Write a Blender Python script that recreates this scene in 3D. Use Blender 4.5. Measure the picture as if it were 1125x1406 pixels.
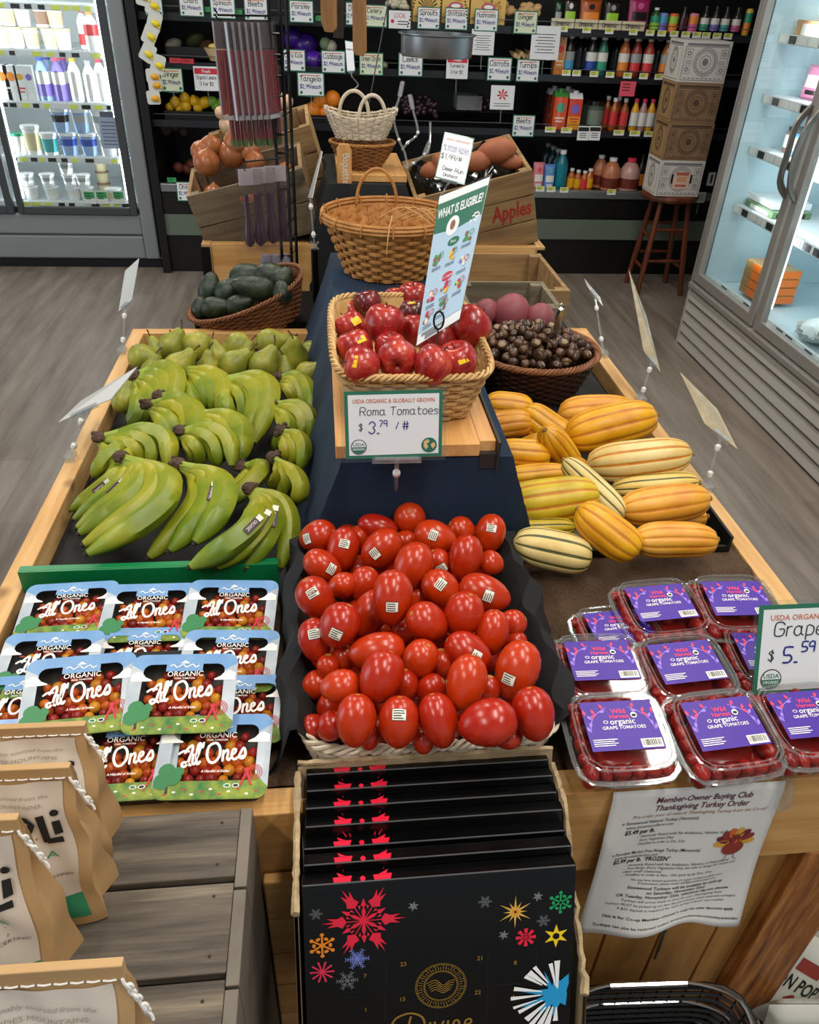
import bpy, math, random
from mathutils import Vector, Matrix
PI = math.pi
random.seed(7)
sc = bpy.context.scene
for o in list(bpy.data.objects): bpy.data.objects.remove(o)
C = sc.collection
# ------------------------------------------------------------------ camera
FPX, PITCH, YAW, ROLL, CAMZ = 1050.0, math.radians(34.8), math.radians(7.3), math.radians(2.65), 1.65
cF = Vector((math.sin(YAW)*math.cos(PITCH), math.cos(YAW)*math.cos(PITCH), -math.sin(PITCH)))
cR0 = Vector((math.cos(YAW), -math.sin(YAW), 0)); cU0 = cR0.cross(cF)
cR = cR0*math.cos(ROLL)+cU0*math.sin(ROLL); cU = cR.cross(cF)
cO = Vector((0, 0, CAMZ))
cam = bpy.data.cameras.new('camera'); camo = bpy.data.objects.new('camera', cam); C.objects.link(camo)
cam.sensor_fit = 'HORIZONTAL'; cam.sensor_width = 36; cam.lens = 36*FPX/1125; cam.clip_start = .02
camo.matrix_world = Matrix(((cR.x, cU.x, -cF.x, 0), (cR.y, cU.y, -cF.y, 0), (cR.z, cU.z, -cF.z, CAMZ), (0, 0, 0, 1)))
sc.camera = camo
# ------------------------------------------------------------------ world, lamps, exposure
w = bpy.data.worlds.new('world'); sc.world = w; w.use_nodes = True
w.node_tree.nodes['Background'].inputs[0].default_value = (.86, .93, 1, 1)
w.node_tree.nodes['Background'].inputs[1].default_value = .40
def area(name, loc, sx, sy, power, col, rot=(0, 0, 0)):
    l = bpy.data.lights.new(name, 'AREA'); l.shape = 'RECTANGLE'; l.size = sx; l.size_y = sy; l.energy = power; l.color = col
    o = bpy.data.objects.new(name, l); o.location = loc; o.rotation_euler = rot; C.objects.link(o); return o
for i, (x, y) in enumerate(((-1.3, 1.2), (.35, .45), (1.3, 1.5), (-.3, 3.0), (1.2, 3.4), (-1.8, 4.0), (-1.2, -.6), (1.3, -.6))):
    area('ceiling_lamp_light', (x, y, 2.95), .16, 1.15, 21, (1, .94, .86))
area('daylight', (-5.2, 1.6, 1.9), 3.5, 2.4, 60, (.78, .89, 1), (0, -PI/2, 0))
vs = sc.view_settings; vs.view_transform = 'Standard'; vs.look = 'None'; vs.gamma = 1; vs.use_curve_mapping = False
vs.exposure = 0.08
sc.cycles.transparent_max_bounces = 24
# ------------------------------------------------------------------ a pixel of the photo (1125x1406) -> a point on a real plane
def ray(u, v): return cF + cR*((u-562.5)/FPX) - cU*((v-703)/FPX)
def Z(u, v, z): d = ray(u, v); return cO + d*((z-cO.z)/d.z)
def Y(u, v, y): d = ray(u, v); return cO + d*(y/d.y)
def X(u, v, x): d = ray(u, v); return cO + d*(x/d.x)
def depth(p): return (Vector(p)-cO).dot(cF)
# ------------------------------------------------------------------ materials
MATS = {}
def nodes(name):
    m = bpy.data.materials.new(name); m.use_nodes = True; nt = m.node_tree
    return m, nt, nt.nodes['Principled BSDF']
def rgb(c):
    if isinstance(c, str):
        c = [int(c[i:i+2], 16)/255 for i in (0, 2, 4)]
        c = [x/12.92 if x <= .04045 else ((x+.055)/1.055)**2.4 for x in c]
    return (c[0], c[1], c[2], 1)
def coords(nt, scale=(1, 1, 1)):
    tc = nt.nodes.new('ShaderNodeTexCoord'); mp = nt.nodes.new('ShaderNodeMapping'); mp.inputs['Scale'].default_value = scale
    nt.links.new(tc.outputs['Object'], mp.inputs[0]); return mp.outputs[0]
def noise(nt, vec, scale, detail=4, rough=.55):
    n = nt.nodes.new('ShaderNodeTexNoise'); n.inputs['Scale'].default_value = scale; n.inputs['Detail'].default_value = detail; n.inputs['Roughness'].default_value = rough
    nt.links.new(vec, n.inputs['Vector']); return n.outputs['Fac']
def ramp(nt, fac, stops):
    r = nt.nodes.new('ShaderNodeValToRGB'); nt.links.new(fac, r.inputs[0]); el = r.color_ramp.elements
    while len(el) < len(stops): el.new(.5)
    for e, (p, c) in zip(el, stops): e.position = p; e.color = rgb(c)
    return r.outputs[0]
def mix(nt, fac, a, b, mode='MIX'):
    m = nt.nodes.new('ShaderNodeMix'); m.data_type = 'RGBA'; m.blend_type = mode
    for s, val in ((m.inputs[0], fac), (m.inputs[6], a), (m.inputs[7], b)):
        if hasattr(val, 'links'): nt.links.new(val, s)
        elif s == m.inputs[0]: s.default_value = val
        else: s.default_value = rgb(val)
    return m.outputs[2]
def bump(nt, b, h, strength, dist=.002):
    n = nt.nodes.new('ShaderNodeBump'); n.inputs['Strength'].default_value = strength; n.inputs['Distance'].default_value = dist
    nt.links.new(h, n.inputs['Height']); nt.links.new(n.outputs[0], b.inputs['Normal'])
def mat(name, col, rough=.5, metal=0, var=None, bmp=None, emit=0, coat=0, spec=.5, alpha=1, rnd=None):
    """var=(other colour, noise scale, amount)   bmp=(scale, strength)   rnd=(other colour) mixed per object"""
    if name in MATS: return MATS[name]
    m, nt, b = nodes(name); b.inputs['Roughness'].default_value = rough; b.inputs['Metallic'].default_value = metal
    b.inputs['Base Color'].default_value = rgb(col); b.inputs['Coat Weight'].default_value = coat; b.inputs['Specular IOR Level'].default_value = spec
    src = None
    if rnd:
        oi = nt.nodes.new('ShaderNodeObjectInfo'); src = mix(nt, oi.outputs['Random'], col, rnd)
    if var:
        f = noise(nt, coords(nt), var[1]); r = ramp(nt, f, [(.5-var[2]/2, (0, 0, 0)), (.5+var[2]/2, (1, 1, 1))])
        src = mix(nt, r, src if src else col, var[0])
    if src: nt.links.new(src, b.inputs['Base Color'])
    if bmp: bump(nt, b, noise(nt, coords(nt), bmp[0]), bmp[1])
    if emit: b.inputs['Emission Color'].default_value = rgb(col); b.inputs['Emission Strength'].default_value = emit
    MATS[name] = m; return m
def wood(name, c1, c2, c3, axis='X', scale=1.0, rough=.55, knots=True):
    m, nt, b = nodes(name); s = [14, 14, 14]; s['XYZ'.index(axis)] = 1.1
    v = coords(nt, [q*scale for q in s])
    f = noise(nt, v, 2.2, 6, .6); c = ramp(nt, f, [(.3, c1), (.52, c2), (.72, c3)])
    s2 = [90, 90, 90]; s2['XYZ'.index(axis)] = 3
    f2 = noise(nt, coords(nt, [q*scale for q in s2]), 3, 3); c = mix(nt, ramp(nt, f2, [(.35, (.0, .0, .0)), (.7, (.35, .35, .35))]), c, c1)
    if knots:
        vo = nt.nodes.new('ShaderNodeTexVoronoi'); vo.inputs['Scale'].default_value = 3.1; nt.links.new(coords(nt, (1.4, 1.4, 1.4)), vo.inputs['Vector'])
        c = mix(nt, ramp(nt, vo.outputs['Distance'], [(.03, (.8, .8, .8)), (.085, (0, 0, 0))]), c, [x*.45 for x in rgb(c1)[:3]])
    nt.links.new(c, b.inputs['Base Color']); b.inputs['Roughness'].default_value = rough
    bump(nt, b, f2, .25, .0015); MATS[name] = m; return m
def clear(name, tint=(1, 1, 1), rough=.05, ior=1.45, body=0.0, bodycol=(.9, .9, .9), gl=.8):
    if name in MATS: return MATS[name]
    m = bpy.data.materials.new(name); m.use_nodes = True; nt = m.node_tree; nt.nodes.clear()
    out = nt.nodes.new('ShaderNodeOutputMaterial'); t = nt.nodes.new('ShaderNodeBsdfTransparent'); g = nt.nodes.new('ShaderNodeBsdfGlossy')
    fr = nt.nodes.new('ShaderNodeLayerWeight'); fr.inputs[0].default_value = .5; mx = nt.nodes.new('ShaderNodeMixShader')
    f0 = ((ior-1)/(ior+1))**2; pw = nt.nodes.new('ShaderNodeMath'); pw.operation = 'POWER'; pw.inputs[1].default_value = 4.5; ma = nt.nodes.new('ShaderNodeMath'); ma.operation = 'MULTIPLY_ADD'; ma.inputs[1].default_value = (1-f0)*gl; ma.inputs[2].default_value = f0
    t.inputs[0].default_value = rgb(tint); g.inputs['Roughness'].default_value = rough
    nt.links.new(fr.outputs['Facing'], pw.inputs[0]); nt.links.new(pw.outputs[0], ma.inputs[0]); nt.links.new(ma.outputs[0], mx.inputs[0]); nt.links.new(t.outputs[0], mx.inputs[1]); nt.links.new(g.outputs[0], mx.inputs[2])
    last = mx
    if body:
        d = nt.nodes.new('ShaderNodeBsdfDiffuse'); d.inputs[0].default_value = rgb(bodycol); m2 = nt.nodes.new('ShaderNodeMixShader'); m2.inputs[0].default_value = body
        nt.links.new(mx.outputs[0], m2.inputs[1]); nt.links.new(d.outputs[0], m2.inputs[2]); last = m2
    nt.links.new(last.outputs[0], out.inputs[0]); MATS[name] = m; return m
# ------------------------------------------------------------------ mesh builder
def smooth_path(pts, k=4):
    P = [Vector(p) for p in pts]
    if len(P) < 3 or k < 2: return P
    out = []
    for i in range(len(P)-1):
        a, b, c, d = P[max(i-1, 0)], P[i], P[i+1], P[min(i+2, len(P)-1)]
        for j in range(k):
            t = j/k
            out.append(.5*((2*b)+(c-a)*t+(2*a-5*b+4*c-d)*t*t+(3*b-a-3*c+d)*t**3))
    out.append(P[-1]); return out
_zc = [0]
def zj(): _zc[0] = (_zc[0]+1) % 9; return _zc[0]*1.6e-5
class MB:
    def __init__(s): s.v = []; s.f = []; s.m = []; s.s = []
    def add(s, vs, fs, mi=0, M=None, sm=False):
        n = len(s.v); s.v += [(M @ Vector(p)) if M is not None else Vector(p) for p in vs]
        s.f += [[n+i for i in f] for f in fs]; s.m += [mi]*len(fs) if isinstance(mi, int) else mi; s.s += [sm]*len(fs); return s
    def hexa(s, p, mi=0, M=None):   # p: 4 bottom, 4 top, same order
        return s.add(p, [(3, 2, 1, 0), (4, 5, 6, 7), (0, 1, 5, 4), (1, 2, 6, 5), (2, 3, 7, 6), (3, 0, 4, 7)], mi, M)
    def box(s, a, b, mi=0, M=None):
        (x0, y0, z0), (x1, y1, z1) = a, b
        return s.hexa([(x0, y0, z0), (x1, y0, z0), (x1, y1, z0), (x0, y1, z0), (x0, y0, z1), (x1, y0, z1), (x1, y1, z1), (x0, y1, z1)], mi, M)
    def bar(s, a, b, w, h, mi=0, up=(0, 0, 1)):
        a = Vector(a); b = Vector(b); d = (b-a).normalized(); u = Vector(up); r = d.cross(u)
        r = r.normalized() if r.length > 1e-4 else Vector((1, 0, 0)); u = r.cross(d).normalized(); r = r*w/2; u = u*h/2
        return s.hexa([a-r-u, a+r-u, b+r-u, b-r-u, a-r+u, a+r+u, b+r+u, b-r+u], mi)
    def tube(s, pts, r, n=8, mi=0, M=None, cap=True, closed=False, flat=1.0):
        P = [Vector(p) for p in pts]; N = len(P); R = r if isinstance(r, (list, tuple)) else [r]*N
        vs = []; fs = []; prev = None
        for i, p in enumerate(P):
            if closed: d = P[(i+1) % N]-P[i-1]
            else: d = P[min(i+1, N-1)]-P[max(i-1, 0)]
            d = d.normalized() if d.length > 1e-9 else Vector((0, 0, 1))
            if prev is None:
                a = Vector((0, 0, 1)) if abs(d.z) < .9 else Vector((1, 0, 0)); x = a.cross(d).normalized()
            else:
                x = prev-d*prev.dot(d); x = x.normalized() if x.length > 1e-6 else prev
            prev = x; y = d.cross(x)
            for k in range(n):
                t = 2*PI*k/n; vs.append(p+(x*math.cos(t)+y*math.sin(t)*flat)*R[i])
        for i in range(N if closed else N-1):
            j = (i+1) % N
            for k in range(n): fs.append((i*n+k, i*n+(k+1) % n, j*n+(k+1) % n, j*n+k))
        if cap and not closed: fs.append(tuple(range(n-1, -1, -1))); fs.append(tuple(range((N-1)*n, N*n)))
        return s.add(vs, fs, mi, M, True)
    def lathe(s, prof, n=16, mi=0, M=None, rfun=None, sm=True, sx=1, sy=1):
        vs = []; fs = []; ms = []
        for i, (r, z) in enumerate(prof):
            for k in range(n):
                t = 2*PI*k/n; q = r*(rfun(t, z, i) if rfun else 1); vs.append((q*math.cos(t)*sx, q*math.sin(t)*sy, z))
        for i in range(len(prof)-1):
            for k in range(n):
                fs.append((i*n+k, i*n+(k+1) % n, (i+1)*n+(k+1) % n, (i+1)*n+k))
                ms.append(mi if isinstance(mi, int) else (mi(i, k) if callable(mi) else mi[i]))
        L = len(prof)-1
        if prof[0][0] > 1e-5: fs.append(tuple(range(n-1, -1, -1))); ms.append(ms[0])
        if prof[L][0] > 1e-5: fs.append(tuple(range(L*n, L*n+n))); ms.append(ms[-1])
        return s.add(vs, fs, ms, M, sm)
    def ball(s, c, r, n=12, mi=0, M=None):
        r = r if isinstance(r, (list, tuple)) else (r, r, r); k = max(4, n//2)
        T = Matrix.Translation(c) @ Matrix.Diagonal((r[0], r[1], r[2], 1)); T = M @ T if M is not None else T
        return s.lathe([(max(math.sin(PI*i/k), 0 if 0 < i < k else 1e-6), -math.cos(PI*i/k)) for i in range(k+1)], n, mi, T)
    def plane(s, w, h, mi=0, M=None, z=0, cx=0, cy=0):
        return s.add([(cx-w/2, cy-h/2, z), (cx+w/2, cy-h/2, z), (cx+w/2, cy+h/2, z), (cx-w/2, cy+h/2, z)], [(0, 1, 2, 3)], mi, M)
    def disc(s, c, r, n=14, mi=0, M=None, z=0, ry=None, r0=0):
        z += zj(); ry = r if ry is None else ry; pts = [(c[0]+r*math.cos(2*PI*k/n), c[1]+ry*math.sin(2*PI*k/n), z) for k in range(n)]
        if r0 <= 0: return s.add(pts, [tuple(range(n))], mi, M)
        q = r0/r; pts += [(c[0]+r0*math.cos(2*PI*k/n), c[1]+ry*q*math.sin(2*PI*k/n), z) for k in range(n)]
        return s.add(pts, [(k, (k+1) % n, n+(k+1) % n, n+k) for k in range(n)], mi, M)
    def poly(s, pts, mi=0, M=None, z=0): z += zj(); return s.add([(p[0], p[1], z) for p in pts], [tuple(range(len(pts)))], mi, M)
    def prism(s, pts, h, mi=0, M=None, z=0):
        n = len(pts); vs = [(p[0], p[1], z) for p in pts]+[(p[0], p[1], z+h) for p in pts]
        return s.add(vs, [tuple(range(n-1, -1, -1)), tuple(range(n, 2*n))]+[(k, (k+1) % n, n+(k+1) % n, n+k) for k in range(n)], mi, M)
    def ribbon(s, pts, wd, mi=0, M=None, z=0, k=3, caps=True):
        z += zj(); P = smooth_path([(p[0], p[1], 0) for p in pts], k); N = len(P); vs = []
        for i, p in enumerate(P):
            d = P[min(i+1, N-1)]-P[max(i-1, 0)]; d = d.normalized() if d.length > 1e-9 else Vector((1, 0, 0))
            nn = Vector((-d.y, d.x, 0))*wd/2; vs += [(p.x+nn.x, p.y+nn.y, z), (p.x-nn.x, p.y-nn.y, z)]
        s.add(vs, [(2*i, 2*i+1, 2*i+3, 2*i+2) for i in range(N-1)], mi, M)
        if caps:
            for p in (P[0], P[-1]): s.disc(p, wd/2, 8, mi, M, z)
        return s
    def build(s, name, mats, parent=None, at=None, ang=38, bevel=0, world=False):
        me = bpy.data.meshes.new(name); V = s.v
        if world and parent is not None:
            PM_ = parent.matrix_basis.copy(); q_ = parent.parent
            while q_ is not None: PM_ = q_.matrix_basis @ PM_; q_ = q_.parent
            I = PM_.inverted(); V = [I @ p for p in V]
        elif parent is None:
            if at is None:
                xs = [p.x for p in V]; ys = [p.y for p in V]; at = Vector(((min(xs)+max(xs))/2, (min(ys)+max(ys))/2, min(p.z for p in V)))
            V = [p-Vector(at) for p in V]
        me.from_pydata(V, [], s.f)
        for m in (mats if isinstance(mats, (list, tuple)) else [mats]): me.materials.append(m)
        me.polygons.foreach_set('material_index', s.m); me.polygons.foreach_set('use_smooth', s.s)
        me.update()
        if any(s.s): me.set_sharp_from_angle(angle=math.radians(ang))
        o = bpy.data.objects.new(name, me); C.objects.link(o)
        if parent is not None: o.parent = parent
        elif at is not None: o.location = at
        if bevel:
            b = o.modifiers.new('bevel', 'BEVEL'); b.width = bevel; b.segments = 2; b.limit_method = 'ANGLE'
        return o
def thing(name, label, cat, loc=(0, 0, 0), M=None, group=None):
    o = bpy.data.objects.new(name, None); o.empty_display_size = .02; C.objects.link(o)
    o.matrix_basis = M if M is not None else Matrix.Translation(loc)
    o['label'] = label; o['category'] = cat
    if group: o['group'] = group
    return o
def tag(o, label, cat, group=None, kind=None):
    o['label'] = label; o['category'] = cat
    if group: o['group'] = group
    if kind: o['kind'] = kind
    return o
def struct(o): o['kind'] = 'structure'; return o
KIDS = {}
def copy_thing(root, M, label=None, group=None):
    r = root.copy(); C.objects.link(r); r.matrix_basis = M
    if label: r['label'] = label
    if group: r['group'] = group
    for ch in root.children:
        c = ch.copy(); C.objects.link(c); c.parent = r
        for g in ch.children:
            d = g.copy(); C.objects.link(d); d.parent = c
    return r
def T(x, y=None, z=None): return Matrix.Translation(x if y is None else (x, y, z))
def RX(a): return Matrix.Rotation(math.radians(a), 4, 'X')
def RY(a): return Matrix.Rotation(math.radians(a), 4, 'Y')
def RZ(a): return Matrix.Rotation(math.radians(a), 4, 'Z')
def frame(o, x, y):   # matrix with columns x, y, x cross y at origin o
    x = Vector(x).normalized(); z = x.cross(Vector(y)).normalized(); y = z.cross(x)
    return Matrix(((x.x, y.x, z.x, o[0]), (x.y, y.y, z.y, o[1]), (x.z, y.z, z.z, o[2]), (0, 0, 0, 1)))
def along(d, o=(0, 0, 0), spin=0):  # local z looks along d
    return T(Vector(o)) @ Vector(d).to_track_quat('Z', 'Y').to_matrix().to_4x4() @ RZ(spin)
ORD = ['', 'second ', 'third ', 'fourth ', 'fifth ', 'sixth ', 'seventh ', 'eighth ', 'ninth ', 'tenth ', 'eleventh ', 'twelfth ']+['%dth ' % k for k in range(13, 40)]
def ranks(pts, rowgap):
    """where-phrases by rows (back to front) and order from the left"""
    idx = sorted(range(len(pts)), key=lambda i: pts[i][1]); rows = []; cur = [idx[0]]
    for i in idx[1:]:
        if pts[i][1]-pts[cur[0]][1] > rowgap: rows.append(cur); cur = [i]
        else: cur.append(i)
    rows.append(cur); out = ['']*len(pts); nr = len(rows)
    for r, row in enumerate(rows):
        row.sort(key=lambda i: pts[i][0]); n = len(row)
        rn = 'in the back row' if r == 0 else 'in the front row' if r == nr-1 else ('in the %srow from the %s' % ((ORD[r], 'back') if r < nr/2 else (ORD[nr-1-r], 'front')))
        for k, i in enumerate(row):
            cn = 'alone' if n == 1 else ('leftmost' if k == 0 else 'rightmost' if k == n-1 else ORD[k]+'from the left')
            out[i] = cn+' '+rn
    return out
# ------------------------------------------------------------------ lettering
_tc = {}
def text_geo(st, shear=0, bold=0):
    k = (st, shear, bold)
    if k in _tc: return _tc[k]
    cu = bpy.data.curves.new('t', 'FONT'); cu.body = st; cu.size = 1; cu.shear = shear; cu.offset = bold; cu.resolution_u = 2
    ob = bpy.data.objects.new('t', cu); me = ob.to_mesh()
    vs = [Vector(v.co) for v in me.vertices]; fs = [tuple(p.vertices) for p in me.polygons]
    ob.to_mesh_clear(); bpy.data.objects.remove(ob); bpy.data.curves.remove(cu)
    if vs:
        x0 = min(v.x for v in vs); x1 = max(v.x for v in vs)
    else: x0 = x1 = 0
    _tc[k] = (vs, fs, x0, x1); return _tc[k]
def text(mb, st, x, y, h, mi=0, M=None, z=0, align='C', shear=0, bold=0, wmax=None, rot=0, arc=0):
    vs, fs, x0, x1 = text_geo(st, shear, bold); k = h/.72; wd = (x1-x0)*k; kx = k
    if wmax: kx = k*wmax/wd if wd > 0 else k; wd = wmax
    ox = {'C': -wd/2, 'L': 0, 'R': -wd}[align]; c, s_ = math.cos(math.radians(rot)), math.sin(math.radians(rot))
    out = []
    for v in vs:
        a = ox+(v.x-x0)*kx; b = v.y*k
        if arc: b -= arc*(a*a)
        out.append((x+a*c-b*s_, y+a*s_+b*c, z))
    mb.add(out, fs, mi, M)
SF = {'A': "02 28 42;14 34", 'B': "02 08 38 47 36 05 35 44 43 32 02", 'C': "47 38 18 07 03 12 32 43", 'D': "02 08 28 46 44 22 02", 'E': "48 08 02 42;05 35", 'F': "48 08 02;05 35",
 'G': "47 38 18 07 03 12 32 43 45 25", 'H': "02 08;42 48;05 45", 'I': "22 28", 'J': "38 33 22 12 03", 'K': "02 08;48 05 42", 'L': "08 02 42", 'M': "02 08 25 48 42", 'N': "02 08 42 48",
 'O': "18 07 03 12 32 43 47 38 18", 'P': "02 08 38 47 46 35 05", 'R': "02 08 38 47 46 35 05;25 42", 'S': "47 38 18 07 16 34 43 32 12 03", 'T': "08 48;28 22", 'U': "08 03 12 32 43 48", 'V': "08 22 48",
 'W': "08 12 26 32 48", 'Y': "08 25 48;25 22", 'a': "35 26 16 05 03 12 22 33;36 33 42", 'b': "08 02 22 33 35 26 06", 'c': "35 26 16 05 03 12 22 33", 'd': "38 32 12 03 05 16 36", 'e': "04 34 35 26 16 05 03 12 32",
 'f': "38 28 17 12;05 25", 'g': "36 16 05 03 12 32;36 31 20 00", 'h': "08 02;05 16 26 35 32", 'i': "12 16;17 18", 'k': "08 02;26 04 32", 'l': "18 12", 'm': "06 02;05 16 25 22;25 36 45 42",
 'n': "06 02;05 16 26 35 32", 'o': "16 05 03 12 22 33 35 26 16", 'p': "00 06 26 35 33 22 02", 'r': "06 02;05 16 26", 's': "35 16 05 33 22 02", 't': "18 13 22 32;06 36", 'u': "06 03 12 22 33;36 32",
 'v': "06 12 26", 'w': "06 12 24 32 46", 'x': "06 32;02 36", 'y': "06 12 23;36 00", 'z': "06 36 02 32", '0': "18 07 03 12 22 33 37 28 18", '1': "17 28 22", '2': "07 18 28 37 36 02 42",
 '3': "07 18 28 37 36 25 34 33 22 12 03", '4': "08 04 44;38 32", '5': "38 08 05 25 34 33 22 02", '6': "38 05 03 12 22 33 34 25 05", '7': "08 38 12", '8': "18 07 16 34 33 22 12 03 04 36 37 28 18", '9': "35 05 07 18 28 37 32",
 '$': "37 28 18 07 16 34 33 22 12 03;29 21", '/': "02 28", '#': "12 18;32 38;04 44;06 46", '.': "02 12", '&': "42 07 18 27 04 12 32 44", '-': "05 25", ' ': ""}
def hand(mb, st, x, y, h, mi=0, M=None, z=0, wd=None, slant=0, adv=1.0, jit=0, k=2):
    sc_ = h/6; wd = wd or h*.1; cx = x; R = random.Random(len(st)*7+ord(st[0]))
    for ch in st:
        d = SF.get(ch, '05 25'); mxx = 1.2
        jy = R.uniform(-jit, jit)*h
        for stroke in d.split(';'):
            if not stroke: continue
            pts = [(int(q[0]), int(q[1])-2) for q in stroke.split()]; mxx = max(mxx, max(p[0] for p in pts))
            mb.ribbon([(cx+(p[0]+p[1]*slant)*sc_, y+jy+p[1]*sc_) for p in pts], wd, mi, M, z, k)
        cx += (mxx+1.3)*sc_*adv
    return cx-x
def hand_w(st, h, adv=1.0):
    t = 0
    for ch in st:
        pts = [int(q[0]) for stroke in SF.get(ch, '05 25').split(';') if stroke for q in stroke.split()]; t += (max(pts+[1.2])+1.3)*h/6*adv
    return t
def hand_c(mb, st, x, y, h, mi=0, M=None, z=0, wd=None, wmax=None, **kw):
    a = 1.0; wv = hand_w(st, h)
    k_ = min(1, wmax/wv) if wmax else 1
    D = Matrix.Diagonal((k_, 1, 1, 1)); M = M @ D if M is not None else D
    hand(mb, st, x/k_-wv/2, y, h, mi, M, z, wd, **kw)
# ================================================================== SETTING
pine = wood('pine', 'c08a4a', 'd8a765', 'e6bd80', 'X'); pineY = wood('pine_y', 'b98a50', 'd4a76c', 'e2bf8a', 'Y'); pineZ = wood('pine_z', 'a8763a', 'bf8a48', 'cf9e5c', 'Z')
legw = wood('leg_pine', '5e3110', 'a9682a', 'cf9450', 'Z', 2.6, knots=False)
grayw = wood('weathered_wood', '3a352f', '645b50', '8a7e6c', 'X', 1.7, .8); graywY = wood('weathered_wood_y', '57504a', '746a5f', '8d8271', 'Y', 1.3, .7)
cratew = wood('crate_wood', '75593a', '94764c', 'ac8c5e', 'X', 1.2, .65)
boardw = wood('board_wood', 'c68a4c', 'dba564', 'e8b878', 'Y', 1.0, .4)
black = mat('black_plastic', '0b0b0c', .45); blackmetal = mat('black_metal', '08080a', .35, .4)
def floor_mat():
    m, nt, b = nodes('plank_floor'); v = coords(nt, (1, 1, 1))
    mp = nt.nodes.new('ShaderNodeMapping'); mp.inputs['Rotation'].default_value = (0, 0, PI/2); nt.links.new(v, mp.inputs[0])
    br = nt.nodes.new('ShaderNodeTexBrick'); nt.links.new(mp.outputs[0], br.inputs['Vector']); br.inputs['Scale'].default_value = 1
    br.inputs['Brick Width'].default_value = 1.2; br.inputs['Row Height'].default_value = .17; br.inputs['Mortar Size'].default_value = .0012
    br.inputs['Color1'].default_value = rgb('766b61'); br.inputs['Color2'].default_value = rgb('90857a'); br.inputs['Mortar'].default_value = rgb('50483f'); br.offset = .37
    f = noise(nt, coords(nt, (9, .9, 1)), 1.6, 7, .65); c = mix(nt, ramp(nt, f, [(.32, (.0, .0, .0)), (.68, (1, 1, 1))]), mix(nt, .62, br.outputs[0], '564c43'), mix(nt, .5, br.outputs[0], '9d9388'))
    nt.links.new(c, b.inputs['Base Color']); b.inputs['Roughness'].default_value = .38; bump(nt, b, noise(nt, coords(nt, (60, 4, 1)), 2, 4), .25, .001); return m
mb = MB(); mb.box((-6, -2.5, -.05), (6, 7.2, 0)); struct(mb.build('floor', floor_mat()))
mb = MB(); mb.box((-6, -2.5, 3.1), (6, 7.2, 3.2)); struct(mb.build('ceiling', mat('ceiling_paint', '8d8b86', .9)))
wallm = mat('wall_paint', 'b8b4aa', .8, bmp=(60, .05))
mb = MB(); mb.box((-6, 6.9, 0), (6, 7.0, 3.1)); struct(mb.build('wall_back', wallm))
mb = MB(); mb.box((3.3, -2.5, 0), (3.4, 6.9, 3.1)); struct(mb.build('wall_right', wallm))
# ================================================================== THE FRONT PRODUCE BIN
burlap = mat('burlap', '3d2c1e', .95, var=('5c452f', 300, .4), bmp=(380, 1.0))
liner = mat('black_liner', '0c0c0e', .7)
def make_bin(label, y0, y1, x0=-.52, x1=.757, zt=.84, front_panel=True, posts=None):
    t = thing('produce_bin', label, 'produce bin', ((x0+x1)/2, (y0+y1)/2, 0))
    W = dict(parent=t, world=True, bevel=.002)
    m = MB(); m.box((x0+.035, y0, .665), (x1-.035, y0+.036, zt)); m.build('front_rail', pine, **W)
    m = MB(); m.box((x0+.0, y1-.034, .665), (x1, y1, zt)); m.build('back_rail', pine, **W)
    m = MB(); m.box((x0, y0, .665), (x0+.0345, y1-.0345, zt)); m.build('side_rail', pineY, **W)
    m = MB(); m.box((x1-.0345, y0, .665), (x1, y1-.0345, zt)); m.build('side_rail', pineY, **W)
    m = MB()
    if front_panel:
        x = x0+.09
        while x < x1-.12:
            m.box((x+.002, y0+.026, .09), (min(x+.092, x1-.1), y0+.036, .665)); x += .094
    m.box((x0+.04, y0+.036, .08), (x1-.04, y0+.05, .665)); m.build('front_panel', pineZ, **W)
    for sx in (x0, x1-.102):
        for sy in (y0-.0, y1-.102):
            m = MB(); m.box((sx, sy, 0), (sx+.102, sy+.102, .664)); m.build('leg', posts or legw, **W)
    for sx in (x0+.02, x1-.035):
        m = MB(); m.box((sx, y0+.105, .2), (sx+.015, y1-.105, .664)); m.build('side_panel', pineY, **W)
    m = MB(); m.box((x0+.036, y0+.051, .62), (x1-.036, y1-.036, .64)); m.build('bottom_board', liner, **W)
    return t
make_bin('pine produce bin in front holding bananas, squash and packed tomatoes', .545, 2.064)
# burlap over the front half
def sheet(name, x0, x1, y0, y1, nx, ny, zf, m, label, cat, thick=.0, parent=None):
    b = MB(); vs = []; fs = []
    for j in range(ny+1):
        for i in range(nx+1):
            x = x0+(x1-x0)*i/nx; y = y0+(y1-y0)*j/ny; vs.append((x, y, zf(x, y)))
    for j in range(ny):
        for i in range(nx): k = j*(nx+1)+i; fs.append((k, k+1, k+nx+2, k+nx+1))
    b.add(vs, fs, 0, None, True); o = b.build(name, m, parent, world=parent is not None)
    if thick: s = o.modifiers.new('solid', 'SOLIDIFY'); s.thickness = thick
    if label: tag(o, label, cat)
    return o
def burl_z(x, y):
    if y > .945 and x < -.03: return .79
    z = .826+.004*math.sin(x*31+y*9)+.003*math.sin(y*47+x*13)
    z += .030*math.exp(-((y-1.02-.03*math.sin(x*7))/.035)**2)*(1 if x > .2 or -.28 < x < -.1 else .0)*(.7+.3*math.sin(x*23))
    z += .016*math.exp(-((y-.955-.02*math.sin(x*9))/.02)**2)*(x > .3)
    if -.1 < x < -.02: z += .012*math.sin((x+.1)/.08*PI)
    return z
sheet('burlap_sheet', -.482, .718, .584, 1.14, 150, 80, burl_z, burlap, 'brown burlap cloth lining the front half of the pine bin', 'cloth', .003)
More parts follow.
